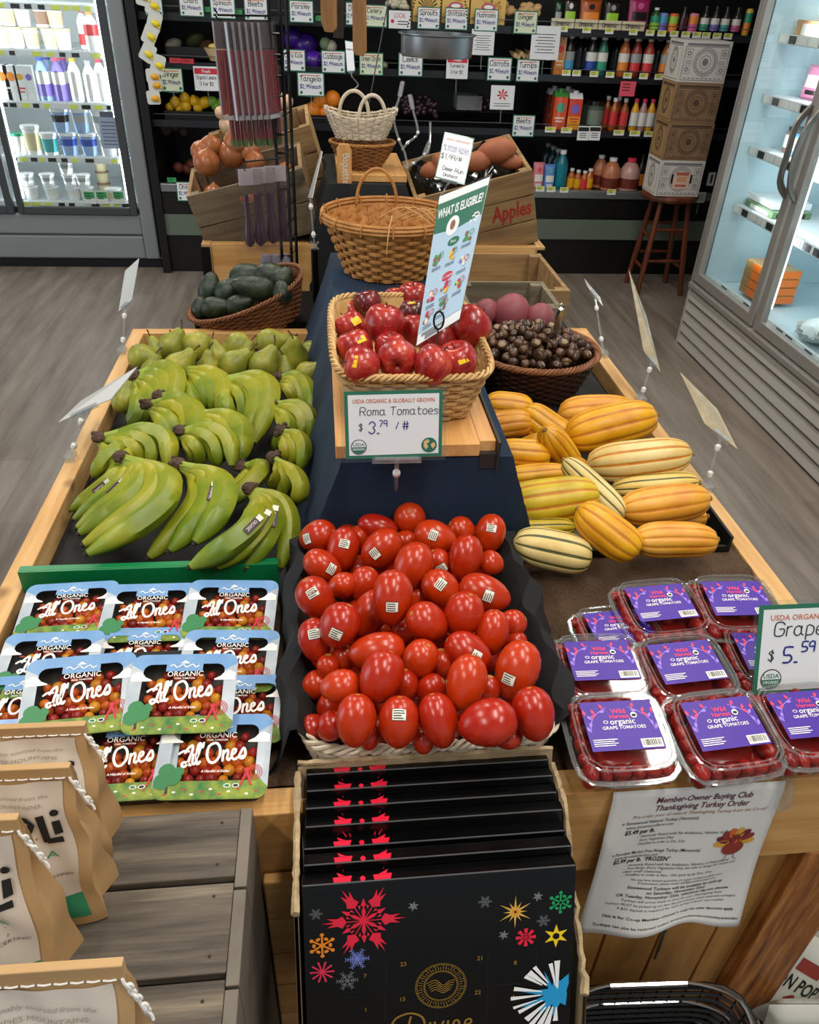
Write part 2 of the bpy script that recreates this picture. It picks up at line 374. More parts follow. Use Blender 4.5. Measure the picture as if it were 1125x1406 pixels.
# deep black liners under the bananas and the squash
mb = MB(); mb.box((-.483, .96, .642), (-.075, 2.025, .80)); tag(mb.build('display_riser', liner, bevel=.004), 'black riser under the bananas and pears in the bin', 'riser')
mb = MB(); mb.box((.34, 1.16, .642), (.72, 1.62, .815)); tag(mb.build('display_riser', liner, bevel=.004), 'black riser under the delicata squash in the bin', 'riser')
mb = MB(); mb.box((.34, 1.63, .642), (.72, 2.02, .80)); tag(mb.build('display_riser', liner, bevel=.004), 'black riser under the chestnut basket in the bin corner', 'riser')
def traylip(x, y): return 0
m = MB(); m.box((.40, 1.015, .83), (.70, 1.14, .836)); m.box((.40, 1.01, .836), (.70, 1.015, .85)); m.box((.70, 1.01, .83), (.705, 1.14, .87))
tag(m.build('shallow_tray', black), 'black shallow tray poking out under the squash front', 'tray')
green = mat('green_plastic', '0a7a45', .35)
m = MB(); a = Z(48, 783, .875); b_ = Z(386, 776, .875)
m.box((-.483, a.y-.004, .832), (b_.x-.005, a.y+.0, .875)); m.box((-.483, a.y, .869), (b_.x-.005, a.y+.012, .875))
tag(m.build('shelf_divider', green, bevel=.001), 'green plastic divider strip below the front bananas', 'divider')
# ================================================================== CENTRE RISER UNDER BLUE CLOTH
def cloth_mat():
    m, nt, b = nodes('denim_cloth'); f = noise(nt, coords(nt, (1, 1, .3)), 8, 5)
    c = ramp(nt, f, [(.3, '081a2c'), (.6, '0f2b45'), (.8, '17395a')]); nt.links.new(c, b.inputs['Base Color']); b.inputs['Roughness'].default_value = .85
    bump(nt, b, noise(nt, coords(nt), 500, 2), .4, .001); return m
denim = cloth_mat()
m = MB(); m.box((.035, 1.03, .641), (.285, 2.02, 1.035)); m.box((.06, 2.075, .5), (.26, 2.2, 1.0)); 
ris = tag(m.build('display_box', black), 'black display box hidden under the blue cloth', 'display box')
def loft(sections, mi=0):
    b = MB(); n = len(sections[0]); vs = [p for s in sections for p in s]
    fs = [(j*n+i, j*n+i+1, (j+1)*n+i+1, (j+1)*n+i) for j in range(len(sections)-1) for i in range(n-1)]
    b.add(vs, fs, mi, None, True); return b
secs = []
NY = 44
for j in range(NY+1):
    t = j/NY; y = 1.012+1.078*t; s = []
    zl = 1.042-.0*t; lo = .80
    fl = .055+.015*math.sin(y*11); fr = .05+.012*math.sin(y*8+1)
    if y < 1.1: fr += .03*(1.1-y)/.1*.5
    for k in range(9):
        q = k/8; s.append((-.068-.0+.09*q**.8+.006*math.sin(y*26+q*3)*(1-q)+(.0 if y < 1.9 else .0), y, lo+(zl-lo)*q))
    for k in range(1, 11): s.append((.022+(.29-.022)*k/10, y, zl))
    for k in range(1, 9):
        q = k/8; s.append((.29+fr*q+.006*math.sin(y*22+q*2)*q, y, zl-(zl-lo)*q))
    secs.append(s)
# front drop: continue the sheet down the front edge, flaring toward the tomatoes
front = []
for j in range(1, 13):
    q = j/12; s = []
    for i, p in enumerate(secs[0]):
        cx = (p[0]-.135); zz = min(p[2], 1.042-(1.042-.82)*q)
        fold = .010*math.sin(cx*60+1.3)*q+.004*math.sin(cx*150)*q
        s.append((.135+cx*(1+.10*q), 1.012-.004*q+fold*.45, zz))
    front.append(s)
cl = loft(list(reversed(front))+secs).build('blue_cloth', denim)
s_ = cl.modifiers.new('solid', 'SOLIDIFY'); s_.thickness = .002; s_.offset = -1
tag(cl, 'dark blue cloth draped over the centre riser behind the roma tomatoes', 'cloth')
# wooden board on top
t = thing('display_board', 'light wooden display board under the apple basket on blue cloth', 'board', (.14, 1.2, 1.043))
BZ = 1.045
m = MB(); m.box((.012, 1.01, BZ), (.235, 1.47, BZ+.022)); m.box((.235, 1.02, BZ), (.262, 1.47, BZ+.022)); m.build('board_plate', boardw, t, world=True, bevel=.0015)
m = MB(); m.box((.2625, 1.005, BZ-.022), (.2665, 1.47, BZ+.026)); m.box((.236, 1.0095, BZ-.022), (.2625, 1.0195, BZ+.004), 0); m.build('edge_trim', mat('trim_dark', '2a2724', .5), t, world=True)
BT = BZ+.022
# ================================================================== WICKER
def wick(name, c1, c2): return mat(name, c1, .6, var=(c2, 45, .5), bmp=(120, .3))
w_tan = wick('wicker_tan', 'b98d50', 'd8b47c'); w_brown = wick('wicker_brown', '5a3419', '7d4e2a'); w_dark = wick('wicker_dark', '27140d', '472718'); w_honey = wick('wicker_honey', '9a6128', 'c58d49')
w_white = wick('wicker_white', 'b9aa92', 'dccfb8'); w_red = wick('wicker_redbrown', '6b3f22', '8f5a34')
def weave(shape, H, rows, r, per=44, sub=4, z0=0):
    """shape(t, h) -> (x, y); horizontal strands woven in and out of stakes"""
    b = MB(); n = per*sub
    for j in range(rows):
        h = (j+.5)/rows; pts = []
        for i in range(n):
            t = 2*PI*i/n; x, y = shape(t, h); L = math.hypot(x, y) or 1; off = r*.85*math.cos(PI*i/sub+PI*(j % 2)); pts.append((x*(1+off/L), y*(1+off/L), z0+H*h))
        b.tube(pts, r*1.0, 5, 0, closed=True, cap=False)
    for i in range(per):
        t = 2*PI*(i)/per+PI/per*1
        b.tube([(*shape(t, h), z0+H*h) for h in (0, .25, .5, .75, 1)], r*.9, 4, 0, cap=False)
    return b
def braid(b, shape, h, z, r, turns=46, n=3):
    N = turns*6
    for k in range(n):
        pts = []
        for i in range(N):
            t = 2*PI*i/N; x, y = shape(t, h); L = math.hypot(x, y) or 1; ph = turns*t/2+2*PI*k/n; pts.append((x*(1+r*math.cos(ph)/L), y*(1+r*math.cos(ph)/L), z+r*.8*math.sin(ph)))
        b.tube(pts, r*.62, 5, 0, closed=True, cap=False)
def rrect(t, a, b, p=5):
    c, s = math.cos(t), math.sin(t); k = (abs(c)**p+abs(s)**p)**(-1/p); return (a*c*k, b*s*k)
def floor_disc(b, shape, z, n=32, mi=0):
    b.add([(*shape(2*PI*i/n, 0), z) for i in range(n)], [tuple(range(n))], mi)
def inner_wall(b, shape, H, mi, z0=0, sc_=.97, n=40):
    vs = []; 
    for h in (0, .5, 1):
        for i in range(n): x, y = shape(2*PI*i/n, h); vs.append((x*sc_, y*sc_, z0+H*h))
    b.add(vs, [(j*n+i, j*n+(i+1) % n, (j+1)*n+(i+1) % n, (j+1)*n+i) for j in range(2) for i in range(n)], mi, None, True)
# ---- apple basket (rectangular tray) on the board
def ap_shape(t, h): return rrect(t, .098+.027*h, .150+.032*h, 6)
ABX, ABY = .137, 1.235
t = thing('wicker_basket', 'tan rectangular wicker basket full of red apples on the wooden board', 'basket', (ABX, ABY, BT+.002))
b = weave(ap_shape, .088, 11, .0032, 46, 4); inner_wall(b, ap_shape, .088, 0); floor_disc(b, ap_shape, .004); b.build('woven_body', w_tan, t)
b = MB(); braid(b, ap_shape, 1.02, .09, .0045, 60); b.build('rim', w_tan, t)
# ---- big handled basket behind
P = Vector((.165, 1.93, 1.045))
def wk(t, h): r = .105+.05*h; return (r*math.cos(t)*1.02, r*math.sin(t)*.95)
t = thing('wicker_basket', 'big round honey-brown basket with hoop handle behind the apples', 'basket', P+Vector((0, 0, .0)))
b = MB(); NR = 13; NS = 30
for j in range(NR):
    h = (j+.5)/NR; pts = []; n = NS*4
    for i in range(n):
        tt = 2*PI*i/n; x, y = wk(tt, h); off = .0045*math.cos(PI*i/4+PI*(j % 2)); L = math.hypot(x, y); pts.append((x*(1+off/L), y*(1+off/L), .13*h))
    n_ = len(pts); vs = []; fs = []
    for p in pts: vs += [(p[0], p[1], p[2]-.0046), (p[0]*1.012, p[1]*1.012, p[2]), (p[0], p[1], p[2]+.0046), (p[0]*.99, p[1]*.99, p[2])]
    for i in range(n_):
        k = (i+1) % n_
        for q in range(4): fs.append((i*4+q, k*4+q, k*4+(q+1) % 4, i*4+(q+1) % 4))
    b.add(vs, fs, 0, None, True)
for i in range(NS): tt = 2*PI*i/NS; b.tube([(*wk(tt, h), .13*h) for h in (0, .5, 1)], .004, 5, flat=.4)
floor_disc(b, wk, .004); inner_wall(b, wk, .13, 0, sc_=.985); b.build('woven_body', w_honey, t)
b = MB()
for dz, rr in ((.126, .004), (.134, .0055), (.142, .004)): b.tube([(*[q*1.035 for q in wk(2*PI*i/60, 1)], dz) for i in range(60)], rr, 6, closed=True, cap=False)
for i in range(14): tt = 2*PI*i/14+.2; x, y = [q*1.035 for q in wk(tt, 1)]; b.tube([(x*1.03, y*1.03, .12), (x*1.05, y*1.05, .135), (x, y, .149), (x*.95, y*.95, .135), (x*.96, y*.96, .12)], .0022, 5)
b.build('rim', w_honey, t)
def hoop(b, x0, x1, y, z, H, r=.0045): b.tube([(x0+(x1-x0)*(.5-.5*math.cos(PI*i/20)), y, z+H*math.sin(PI*i/20)) for i in range(21)], r, 7)
b = MB(); hoop(b, -.075, .028, .125, .13, .085, .004); b.build('handle', w_honey, t)
b = MB(); R = random.Random(3)
for k in range(5):
    b.tube(smooth_path([(-.03+.02*k, -.02, .13), (.03+.02*k, -.06-.01*k, .165+.01*R.random()), (.1, -.09, .13+.01*k)], 4), .0013, 4)
b.tube(smooth_path([(.0, -.07, .15), (-.015, -.165, .14), (-.02, -.17, .09)], 4), .0013, 4)
b.build('raffia_strand', w_tan, t)
# ---- avocado basket, tipped toward the camera, behind the bin
def av(t, h): return ((.115+.055*h)*math.cos(t)*1.0, (.075+.035*h)*math.sin(t))
def D_(u, v, d): return cO+ray(u, v)*d
AVR = RY(-21) @ RX(9); AVM = T(D_(336, 402, 2.13)) @ AVR @ T(0, 0, -.108)
m = MB(); m.box((-.36, 2.10, .825), (-.03, 2.36, .845)); m.box((-.35, 2.11, 0), (-.33, 2.13, .825)); m.box((-.06, 2.11, 0), (-.04, 2.13, .825)); m.box((-.35, 2.32, 0), (-.33, 2.34, .825)); m.box((-.06, 2.32, 0), (-.04, 2.34, .825))
tag(m.build('display_stand', blackmetal), 'black stand holding the avocado basket behind the pine bin', 'stand')
t = thing('wicker_basket', 'reddish brown round basket of avocados tipped forward behind the bin', 'basket', M=AVM)
b = weave(av, .105, 15, .0034, 40, 4); inner_wall(b, av, .105, 0); floor_disc(b, av, .004); b.build('woven_body', w_red, t)
b = MB(); braid(b, av, 1.02, .108, .0045, 50); b.build('rim', w_red, t)
# ---- chestnut basket
def cb(t, h): return ((.105+.05*h**.8)*math.cos(t), (.10+.046*h**.8)*math.sin(t))
CB = Vector((.512, 1.735, .802))
t = thing('wicker_basket', 'dark brown round basket heaped with chestnuts in the bin corner', 'basket', CB)
b = weave(cb, .115, 15, .0038, 42, 4); inner_wall(b, cb, .115, 0); floor_disc(b, cb, .004); b.build('woven_body', w_dark, t)
b = MB(); braid(b, cb, 1.03, .117, .006, 44, 4); b.build('rim', w_red, t)
# ================================================================== ROMA TOMATOES
def tray_sh(t, h): return rrect(t, .150+.016*h, .196+.014*h, 7)
TB = Vector((.119, .793, .829)); 
t = thing('wicker_tray', 'white woven rectangular tray holding the loose roma tomatoes', 'tray', TB)
b = weave(tray_sh, .066, 8, .0033, 50, 4); inner_wall(b, tray_sh, .066, 0); floor_disc(b, tray_sh, .004); b.build('woven_body', w_white, t)
b = MB(); braid(b, tray_sh, 1.02, .07, .0045, 64); b.build('rim', w_white, t)
# black cloth lining the tray, hanging over both long sides
prof = [(-.196, -.02, .0), (-.192, .03, 0), (-.180, .086, 0), (-.166, .092, 0), (-.150, .07, 0), (-.136, .024, 0), (-.07, .016, 0), (0, .014, 0), (.07, .016, 0), (.136, .024, 0), (.150, .07, 0), (.166, .092, 0), (.180, .086, 0), (.194, .03, 0), (.199, -.02, 0)]
secs = []
for j in range(37):
    y = -.192+.384*j/36; s = []
    for i, (x, z, _) in enumerate(prof):
        e = abs(x) > .15; wv = (.007*math.sin(y*38+i)+.005*math.sin(y*71+i*2)) if e else 0
        zz = z+(wv*.6 if e else 0)
        if e and abs(x) > .17: zz = TB.z and max(zz, .004)
        s.append((x+wv, y, zz))
    secs.append(s)
o = loft([[Vector(p)+TB for p in s] for s in secs]).build('black_cloth', mat('black_cloth', '0d0e12', .9, bmp=(300, .3)))
s_ = o.modifiers.new('solid', 'SOLIDIFY'); s_.thickness = .0015
tag(o, 'black cloth lining the white tray and hanging over its sides', 'cloth')
def tomato_mat():
    m, nt, b = nodes('roma_skin'); oi = nt.nodes.new('ShaderNodeObjectInfo')
    c = mix(nt, oi.outputs['Random'], 'a31a05', 'b93406'); f = noise(nt, coords(nt), 22, 3)
    c = mix(nt, ramp(nt, f, [(.5, (0, 0, 0)), (.8, (.5, .5, .5))]), c, 'c9430f'); nt.links.new(c, b.inputs['Base Color'])
    b.inputs['Roughness'].default_value = .27; b.inputs['Coat Weight'].default_value = .1; b.inputs['Coat Roughness'].default_value = .12; return m
romaM = tomato_mat(); scarM = mat('tomato_scar', 'a86a2c', .7); stickM = mat('sticker_white', 'e8e6d8', .5); stickG = mat('sticker_ink', '24382c', .6)
def roma(seed, fat):
    R = random.Random(seed); prof = [(1e-4, -1.0), (.10, -.985), (.3, -.93), (.55, -.79), (.78, -.55), (.93, -.25), (1, .05), (.97, .35), (.86, .6), (.64, .82), (.38, .95), (.15, .985), (.05, .96), (1e-4, .955)]
    a, p = R.uniform(.01, .035), R.uniform(0, 6)
    b = MB(); b.lathe([(r, z) for r, z in prof], 24, 0, rfun=lambda t, z, i: 1+a*math.cos(3*t+p)*(1-abs(z))); return b
romas = []
for i in range(4):
    b = roma(i, 1); romas.append(b)
# crop coordinates (x, y), half length, half width (crop px), axis angle in picture (deg, 0 = along x, 90 = up), end-on amount, sticker, layer
RT = [(150, 152, 60, 56, 20, .5, 1, 0), (243, 202, 82, 56, 75, .1, 1, 0), (372, 118, 72, 46, 170, .1, 0, 0), (490, 92, 56, 56, 90, .9, 0, 0), (384, 196, 80, 62, 40, .1, 1, 1), (586, 156, 78, 58, 160, .1, 1, 1),
 (682, 128, 50, 45, 150, .3, 0, 0), (787, 142, 70, 52, 80, .2, 1, 0), (170, 260, 72, 52, 150, .2, 1, 0), (500, 262, 88, 66, 65, .1, 0, 2), (597, 250, 52, 46, 120, .3, 1, 0), (694, 232, 84, 58, 80, .1, 0, 1), (790, 250, 45, 42, 150, .3, 0, 0),
 (144, 380, 70, 64, 120, .4, 1, 1), (240, 332, 52, 44, 20, .2, 0, 0), (320, 325, 62, 52, 60, .2, 0, 0), (426, 378, 98, 70, 88, .05, 1, 3), (608, 344, 76, 60, 140, .15, 1, 1), (767, 360, 94, 64, 160, .05, 1, 1), (344, 436, 88, 62, 60, .1, 0, 0),
 (556, 468, 74, 66, 150, .6, 0, 2), (686, 442, 82, 68, 70, .4, 0, 2), (232, 480, 82, 70, 65, .15, 1, 2), (790, 508, 84, 58, 75, .1, 0, 1), (862, 474, 56, 48, 20, .3, 0, 0), (142, 534, 78, 58, 100, .15, 1, 0), (368, 572, 100, 64, 8, .05, 0, 1),
 (526, 606, 68, 62, 60, .6, 0, 1), (706, 578, 90, 64, 150, .15, 1, 1), (606, 620, 52, 48, 90, .3, 0, 0), (884, 645, 108, 76, 70, .05, 1, 1), (232, 704, 72, 58, 10, .2, 0, 1), (383, 670, 98, 76, 68, .05, 0, 2), (697, 694, 104, 70, 76, .05, 0, 2),
 (470, 700, 60, 50, 90, .3, 0, 0), (565, 710, 56, 48, 30, .3, 0, 0), (292, 830, 94, 70, 86, .05, 0, 1), (450, 836, 92, 70, 88, .1, 1, 1), (596, 830, 98, 68, 104, .05, 0, 1), (776, 838, 104, 82, 12, .05, 0, 2), (946, 806, 96, 74, 100, .05, 0, 1),
 (776, 720, 56, 44, 80, .3, 0, 0), (244, 600, 50, 42, 80, .3, 0, -1), (470, 500, 46, 42, 90, .3, 0, -1), (200, 850, 52, 50, 60, .3, 0, -1), (540, 905, 48, 40, 90, .3, 0, -1), (340, 890, 50, 40, 90, .3, 0, -1), (850, 890, 52, 42, 10, .3, 0, -1), (520, 385, 50, 44, 90, .3, 0, -1), (880, 545, 46, 40, 90, .3, 0, -1), (190, 630, 44, 40, 90, .3, 0, -1), (470, 172, 46, 40, 10, .3, 0, -1), (300, 160, 44, 40, 90, .3, 0, -1), (430, 250, 44, 38, 90, .3, 0, -1), (590, 520, 44, 40, 90, .3, 0, -1)]
Rg = random.Random(12)
for gy in range(9):
    for gx in range(7):
        if gx > 5 and gy < 4: continue
        RT.append((150+gx*115+38*(gy % 2)+Rg.uniform(-14, 14)+(gy-4)*(4 if gx > 3 else -1), 175+gy*86+Rg.uniform(-12, 12), 56, 48, Rg.uniform(0, 180), .25, 0, -2.6))
wh = ranks([(a[0], a[1]) for a in RT], 60)
tom_meshes = {}
for i, (cx, cy, la, lb, ang, eo, stk, lay) in enumerate(RT):
    u, v = 380+cx/2.679, 680+cy/2.679
    zz = .932+.016*lay+.012*math.sin(min(max((v-710)/320, 0), 1)*PI)
    p = Z(u, v, zz); k = depth(p)/FPX/2.679*1.07; la *= k; lb *= k
    la = max(la, lb*1.12)
    view = (p-cO).normalized(); a = math.radians(ang); d = cR*math.cos(a)+cU*math.sin(a); d = (d*math.sqrt(1-eo*eo)+view*(-eo)).normalized()
    if eo > .3: la = lb*1.28
    M = along(d, p, spin=i*77 % 360) @ Matrix.Diagonal((lb, lb, la, 1))
    o = thing('roma_tomato', '%s roma tomato, %s' % ('stickered' if stk else 'plain red', wh[i]), 'tomato', M=T(p), group='roma tomatoes in the black-lined tray')
    b = MB(); src = romas[i % 4]; M0 = T(-p) @ M
    b.add([M0 @ q for q in src.v], src.f, 0, None, True); b.build('fruit', romaM, o)
    b = MB(); top = M0 @ Vector((0, 0, .958)); dirn = (M0 @ Vector((0, 0, 1.2))-top).normalized()
    b.disc((0, 0), .0042, 9, 0, along(dirn, top+dirn*.0006)); b.build('stem_scar', scarM, o)
    if stk:
        # sticker on the camera-facing side, offset toward one end
        n0 = (-view + d*.45*(1 if i % 2 else -1)+cR*.25*((i % 3)-1)).normalized(); cen = Vector((0, 0, 0))
        Mi = M0.inverted(); q = (Mi.to_3x3() @ n0).normalized(); bb = MB(); Rr = random.Random(i)
        ux = Vector((0, 0, 1)).cross(q).normalized(); uy = q.cross(ux); sw, sh = .0105, .008
        def sp(aa, bb_, off):
            w_ = (q+ux*aa/lb+uy*bb_/la).normalized(); wp = M0 @ w_; nn = (M0.inverted().transposed().to_3x3() @ w_).normalized(); return wp+nn*off
        def patch(x0, y0, x1, y1, mi, off, N=5):
            vs = [sp(x0+(x1-x0)*a_/N, y0+(y1-y0)*c_/N, off) for c_ in range(N+1) for a_ in range(N+1)]
            bb.add(vs, [(c_*(N+1)+a_, c_*(N+1)+a_+1, (c_+1)*(N+1)+a_+1, (c_+1)*(N+1)+a_) for c_ in range(N) for a_ in range(N)], mi, None, True)
        patch(-sw*.8, -sh*.9, sw*.8, sh*.9, 1, .0009); patch(-sw*.72, -sh*.8, sw*.72, sh*.8, 0, .0012)
        for r_ in range(4): patch(-sw*.6, -sh*.62+r_*sh*.36, sw*(.2+.4*Rr.random()), -sh*.62+r_*sh*.36+sh*.16, 1, .0015, 2)
        bb.build('sticker', [stickM, stickG], o)
# ================================================================== APPLES
def apple_mat(name, c1, c2, c3):
    m, nt, b = nodes(name); f = noise(nt, coords(nt, (14, 14, 4)), 4, 6, .65); oi = nt.nodes.new('ShaderNodeObjectInfo')
    c = ramp(nt, f, [(.35, c1), (.55, c2), (.74, c3)]); sp = noise(nt, coords(nt), 260, 1)
    c = mix(nt, ramp(nt, sp, [(.68, (0, 0, 0)), (.74, (.4, .4, .4))]), c, 'd9a071')
    nt.links.new(c, b.inputs['Base Color']); b.inputs['Roughness'].default_value = .3; b.inputs['Coat Weight'].default_value = .2; return m
appleR = apple_mat('apple_red', '7d0f12', 'a6201c', 'c8583a'); appleD = apple_mat('apple_dark', '3d0a12', '5e1018', '8b1c22')
stemM = mat('fruit_stem', '4a3218', .8); yel = mat('yellow_sticker', 'f5c400', .5); calyx = mat('calyx', '3a2a14', .9)
AP = [(-.03+1, 0)]
def apple_mb(): 
    b = MB(); prof = [(1e-4, -.74), (.12, -.80), (.3, -.90), (.5, -.88), (.75, -.66), (.93, -.3), (1, .08), (.96, .42), (.8, .74), (.55, .9), (.32, .9), (.14, .8), (.05, .66), (1e-4, .6)]
    b.lathe(prof, 26, 0, rfun=lambda t, z, i: 1+.022*math.cos(5*t)*(1 if z < 0 else .4)); return b
def fruit(name, cat, label, grp, body, M, mats, stem=True, sticker=None, cal=True, r=1, stemlen=.35):
    o = thing(name, label, cat, M=M, group=grp); b = MB(); b.add(body.v, body.f, 0, T(0, 0, 0) @ Matrix.Scale(r, 4), True); b.build('fruit', mats[0], o)
    if stem:
        b = MB(); b.tube([(0, 0, .62*r), (.03*r, 0, .8*r), (.1*r, .03*r, (.75+stemlen)*r)], [.035*r, .03*r, .05*r], 6); b.build('stem', stemM, o)
    if cal: b = MB(); b.disc((0, 0), .1*r, 8, 0, T(0, 0, -.81*r) @ RX(180)); b.build('calyx', calyx, o)
    if sticker is not None:
        b = MB(); th, ph, w_, h_ = sticker; vs = []; N = 5; d0 = Vector((math.cos(ph)*math.cos(th), math.cos(ph)*math.sin(th), math.sin(ph))); ux = Vector((0, 0, 1)).cross(d0).normalized(); uy = d0.cross(ux)
        vs = []
        for c_ in range(N+1):
            for a_ in range(N+1):
                q = (d0+ux*(a_/N-.5)*w_/r+uy*(c_/N-.5)*h_/r).normalized(); vs.append(q*r*.995+q*.0016)
        b.add(vs, [(c_*(N+1)+a_, c_*(N+1)+a_+1, (c_+1)*(N+1)+a_+1, (c_+1)*(N+1)+a_) for c_ in range(N) for a_ in range(N)], 0, None, True); b.build('sticker', yel, o)
    return o
am = apple_mb()
# photo px centre, px radius, layer, dark, stem direction (picture angle), facing(-1 stem away .. 1 toward), sticker angle offsets in picture or None
APL = [(485, 430, 20, 0, 0, 60, .2, None), (528, 446, 28, 2, 0, 80, .4, (-8, 22)), (505, 418, 20, 1, 1, 100, .3, None), (567, 410, 22, 1, 0, 90, .5, None), (545, 412, 18, 0, 0, 90, .3, (0, 12)), (567, 432, 20, 1, 1, 90, .4, (-2, 14)),
 (482, 450, 22, 1, 0, 120, .2, (8, 10)), (488, 478, 25, 1, 0, 110, .3, (8, 14)), (497, 502, 26, 2, 0, 170, .2, (-12, 6)), (546, 492, 28, 2, 0, 270, .85, None), (536, 478, 22, 1, 0, 90, .5, None), (596, 502, 28, 2, 0, 60, .3, None), (628, 497, 28, 2, 0, 100, .6, (8, 4)),
 (573, 455, 24, 1, 0, 90, .2, None), (600, 470, 26, 1, 0, 70, .2, None), (645, 449, 29, 2, 0, 45, .1, None), (618, 478, 20, 0, 0, 90, .2, None)]
wh = ranks([(a[0], a[1]) for a in APL], 24)
def viewframe(p, pic, fac):
    view = (p-cO).normalized(); a = math.radians(pic); d = (cR*math.cos(a)+cU*math.sin(a))*math.sqrt(max(0, 1-fac*fac))-view*fac
    return d.normalized(), view
for i, (u, v, r, lay, dk, pic, fac, st) in enumerate(APL):
    zz = BT+.058+.022*lay; p = Z(u, v, zz); rr = r*depth(p)/FPX; d, view = viewframe(p, pic, fac); M = along(d, p, i*50); sk = None
    if st:
        n0 = (-view+cR*st[0]/r*1.0+cU*st[1]/r*1.0).normalized(); q = M.to_3x3().inverted() @ n0; sk = (math.atan2(q.y, q.x), math.asin(max(-1, min(1, q.z))), .018, .013)
    fruit('apple', 'apple', '%s%s apple, %s' % ('stickered ' if st else '', 'maroon' if dk else 'red', wh[i]), 'apples in the tan rectangular basket', am, M, [appleD if dk else appleR], sticker=sk, r=rr, stem=fac < .8)
for i, (u, v, r) in enumerate(((516, 345, 18), (546, 344, 15), (556, 352, 16))):
    p = Z(u, v, 1.10); rr = r*depth(p)/FPX; fruit('apple', 'apple', ['large red apple at the left inside the hoop-handled basket', 'small red apple in the middle of the hoop-handled basket', 'dark red apple at the right inside the hoop-handled basket'][i], 'apples in the hoop-handled basket', am, along((.3*i-.2, .3, 1), p), [appleR if i < 2 else appleD], r=rr)
# ================================================================== AVOCADOS
def avo_mat():
    m, nt, b = nodes('avocado_skin'); f = noise(nt, coords(nt), 30, 4); c = ramp(nt, f, [(.35, '141d14'), (.6, '24351f'), (.8, '43532a')]); nt.links.new(c, b.inputs['Base Color'])
    b.inputs['Roughness'].default_value = .38; bump(nt, b, noise(nt, coords(nt), 260, 2), .6, .002); return m
avoM = avo_mat()
avb = MB(); avb.lathe([(1e-4, -1), (.35, -.95), (.66, -.78), (.86, -.5), (.93, -.15), (.88, .2), (.74, .5), (.58, .75), (.42, .95), (.22, 1.08), (1e-4, 1.12)], 18, 0)
AV = [(340, 381, 27, 20, 10, 0), (372, 378, 24, 18, 0, 0), (388, 384, 18, 16, 60, 0), (288, 397, 22, 16, 80, 1), (315, 400, 22, 18, 40, 1), (350, 395, 30, 18, 170, 2), (296, 422, 22, 15, 5, 1), (275, 424, 16, 13, 90, 0), (328, 418, 22, 14, 20, 0), (388, 402, 16, 14, 100, 0)]
for i, (u, v, l, r, a, lay) in enumerate(AV):
    p = AVM @ Vector((0, 0, .1+.010*lay)); nA = AVR.to_3x3() @ Vector((0, 0, 1)); dd_ = ray(u, v); p = cO+dd_*((p-cO).dot(nA)/dd_.dot(nA)); k = depth(p)/FPX; l *= k; r *= k; d, view = viewframe(p, a, .25)
    o = thing('avocado', '%s avocado, %s' % ('dark green' if i % 2 else 'blackish green', ranks([(q[0], q[1]) for q in AV], 13)[i]), 'avocado', M=along(d, p, i*40), group='avocados in the tipped basket')
    b = MB(); b.add(avb.v, avb.f, 0, Matrix.Diagonal((r*1.05, r*1.05, l*.95, 1)), True); b.build('fruit', avoM, o)
    b = MB(); b.tube([(0, 0, l*1.05), (0, 0, l*1.12)], .003, 6); b.build('stem_button', stemM, o)
# ================================================================== PEARS
def pear_mat():
    m, nt, b = nodes('pear_skin'); f = noise(nt, coords(nt), 18, 5); c = ramp(nt, f, [(.3, '656f1e'), (.52, '8d8f2c'), (.72, 'b3a83c')]); sp = noise(nt, coords(nt), 420, 1)
    c = mix(nt, ramp(nt, sp, [(.62, (0, 0, 0)), (.7, (.55, .55, .55))]), c, '6b5a20'); oi = nt.nodes.new('ShaderNodeObjectInfo'); c = mix(nt, ramp(nt, oi.outputs['Random'], [(.4, (0, 0, 0)), (1, (.45, .45, .45))]), c, '9a9424')
    nt.links.new(c, b.inputs['Base Color']); b.inputs['Roughness'].default_value = .42; return m
pearM = pear_mat()
pb = MB(); pb.lathe([(1e-4, -.8), (.1, -.86), (.35, -.93), (.7, -.78), (.93, -.4), (1, -.05), (.93, .3), (.74, .62), (.55, .9), (.45, 1.15), (.36, 1.38), (.2, 1.52), (.06, 1.5), (1e-4, 1.46)], 20, 0, rfun=lambda t, z, i: 1+.03*math.cos(2*t+z))
# body centre px, radius px, neck picture angle, facing
PR = [(195, 490, 20, -10, .1, 1), (236, 475, 20, 60, .3, 1), (272, 475, 22, 160, .1, 1), (246, 505, 24, 50, .3, 2), (210, 510, 18, 80, .3, 1), (327, 475, 20, 200, .1, 1), (322, 500, 22, 40, .3, 2), (362, 501, 22, 60, .2, 2), (371, 470, 21, 10, .1, 2), (403, 490, 23, 90, .7, 2), (287, 505, 18, 90, .4, 1), (338, 488, 16, 70, .4, 0), (427, 482, 16, 0, .2, 0), (218, 482, 16, 120, .3, 0), (300, 488, 16, 110, .3, 0), (422, 512, 18, 30, .3, 1), (172, 550, 20, 80, .2, 0), (393, 512, 18, 100, .4, 0)]
wh = ranks([(q[0], q[1]) for q in PR], 13)
for i, (u, v, r, a, fac, lay) in enumerate(PR):
    p = Z(u, v, .855+.014*lay); rr = r*depth(p)/FPX*.92; d, view = viewframe(p, a, fac)
    o = thing('pear', 'green speckled pear, %s' % wh[i], 'pear', M=along(d, p, i*60), group='green pears at the back of the bin')
    b = MB(); b.add(pb.v, pb.f, 0, Matrix.Scale(rr, 4), True); b.build('fruit', pearM, o)
    b = MB(); b.tube([(0, 0, rr*1.4), (rr*.1, 0, rr*1.75), (rr*.35, 0, rr*2.1)], [.0016, .0013, .0022], 5); b.build('stem', stemM, o)
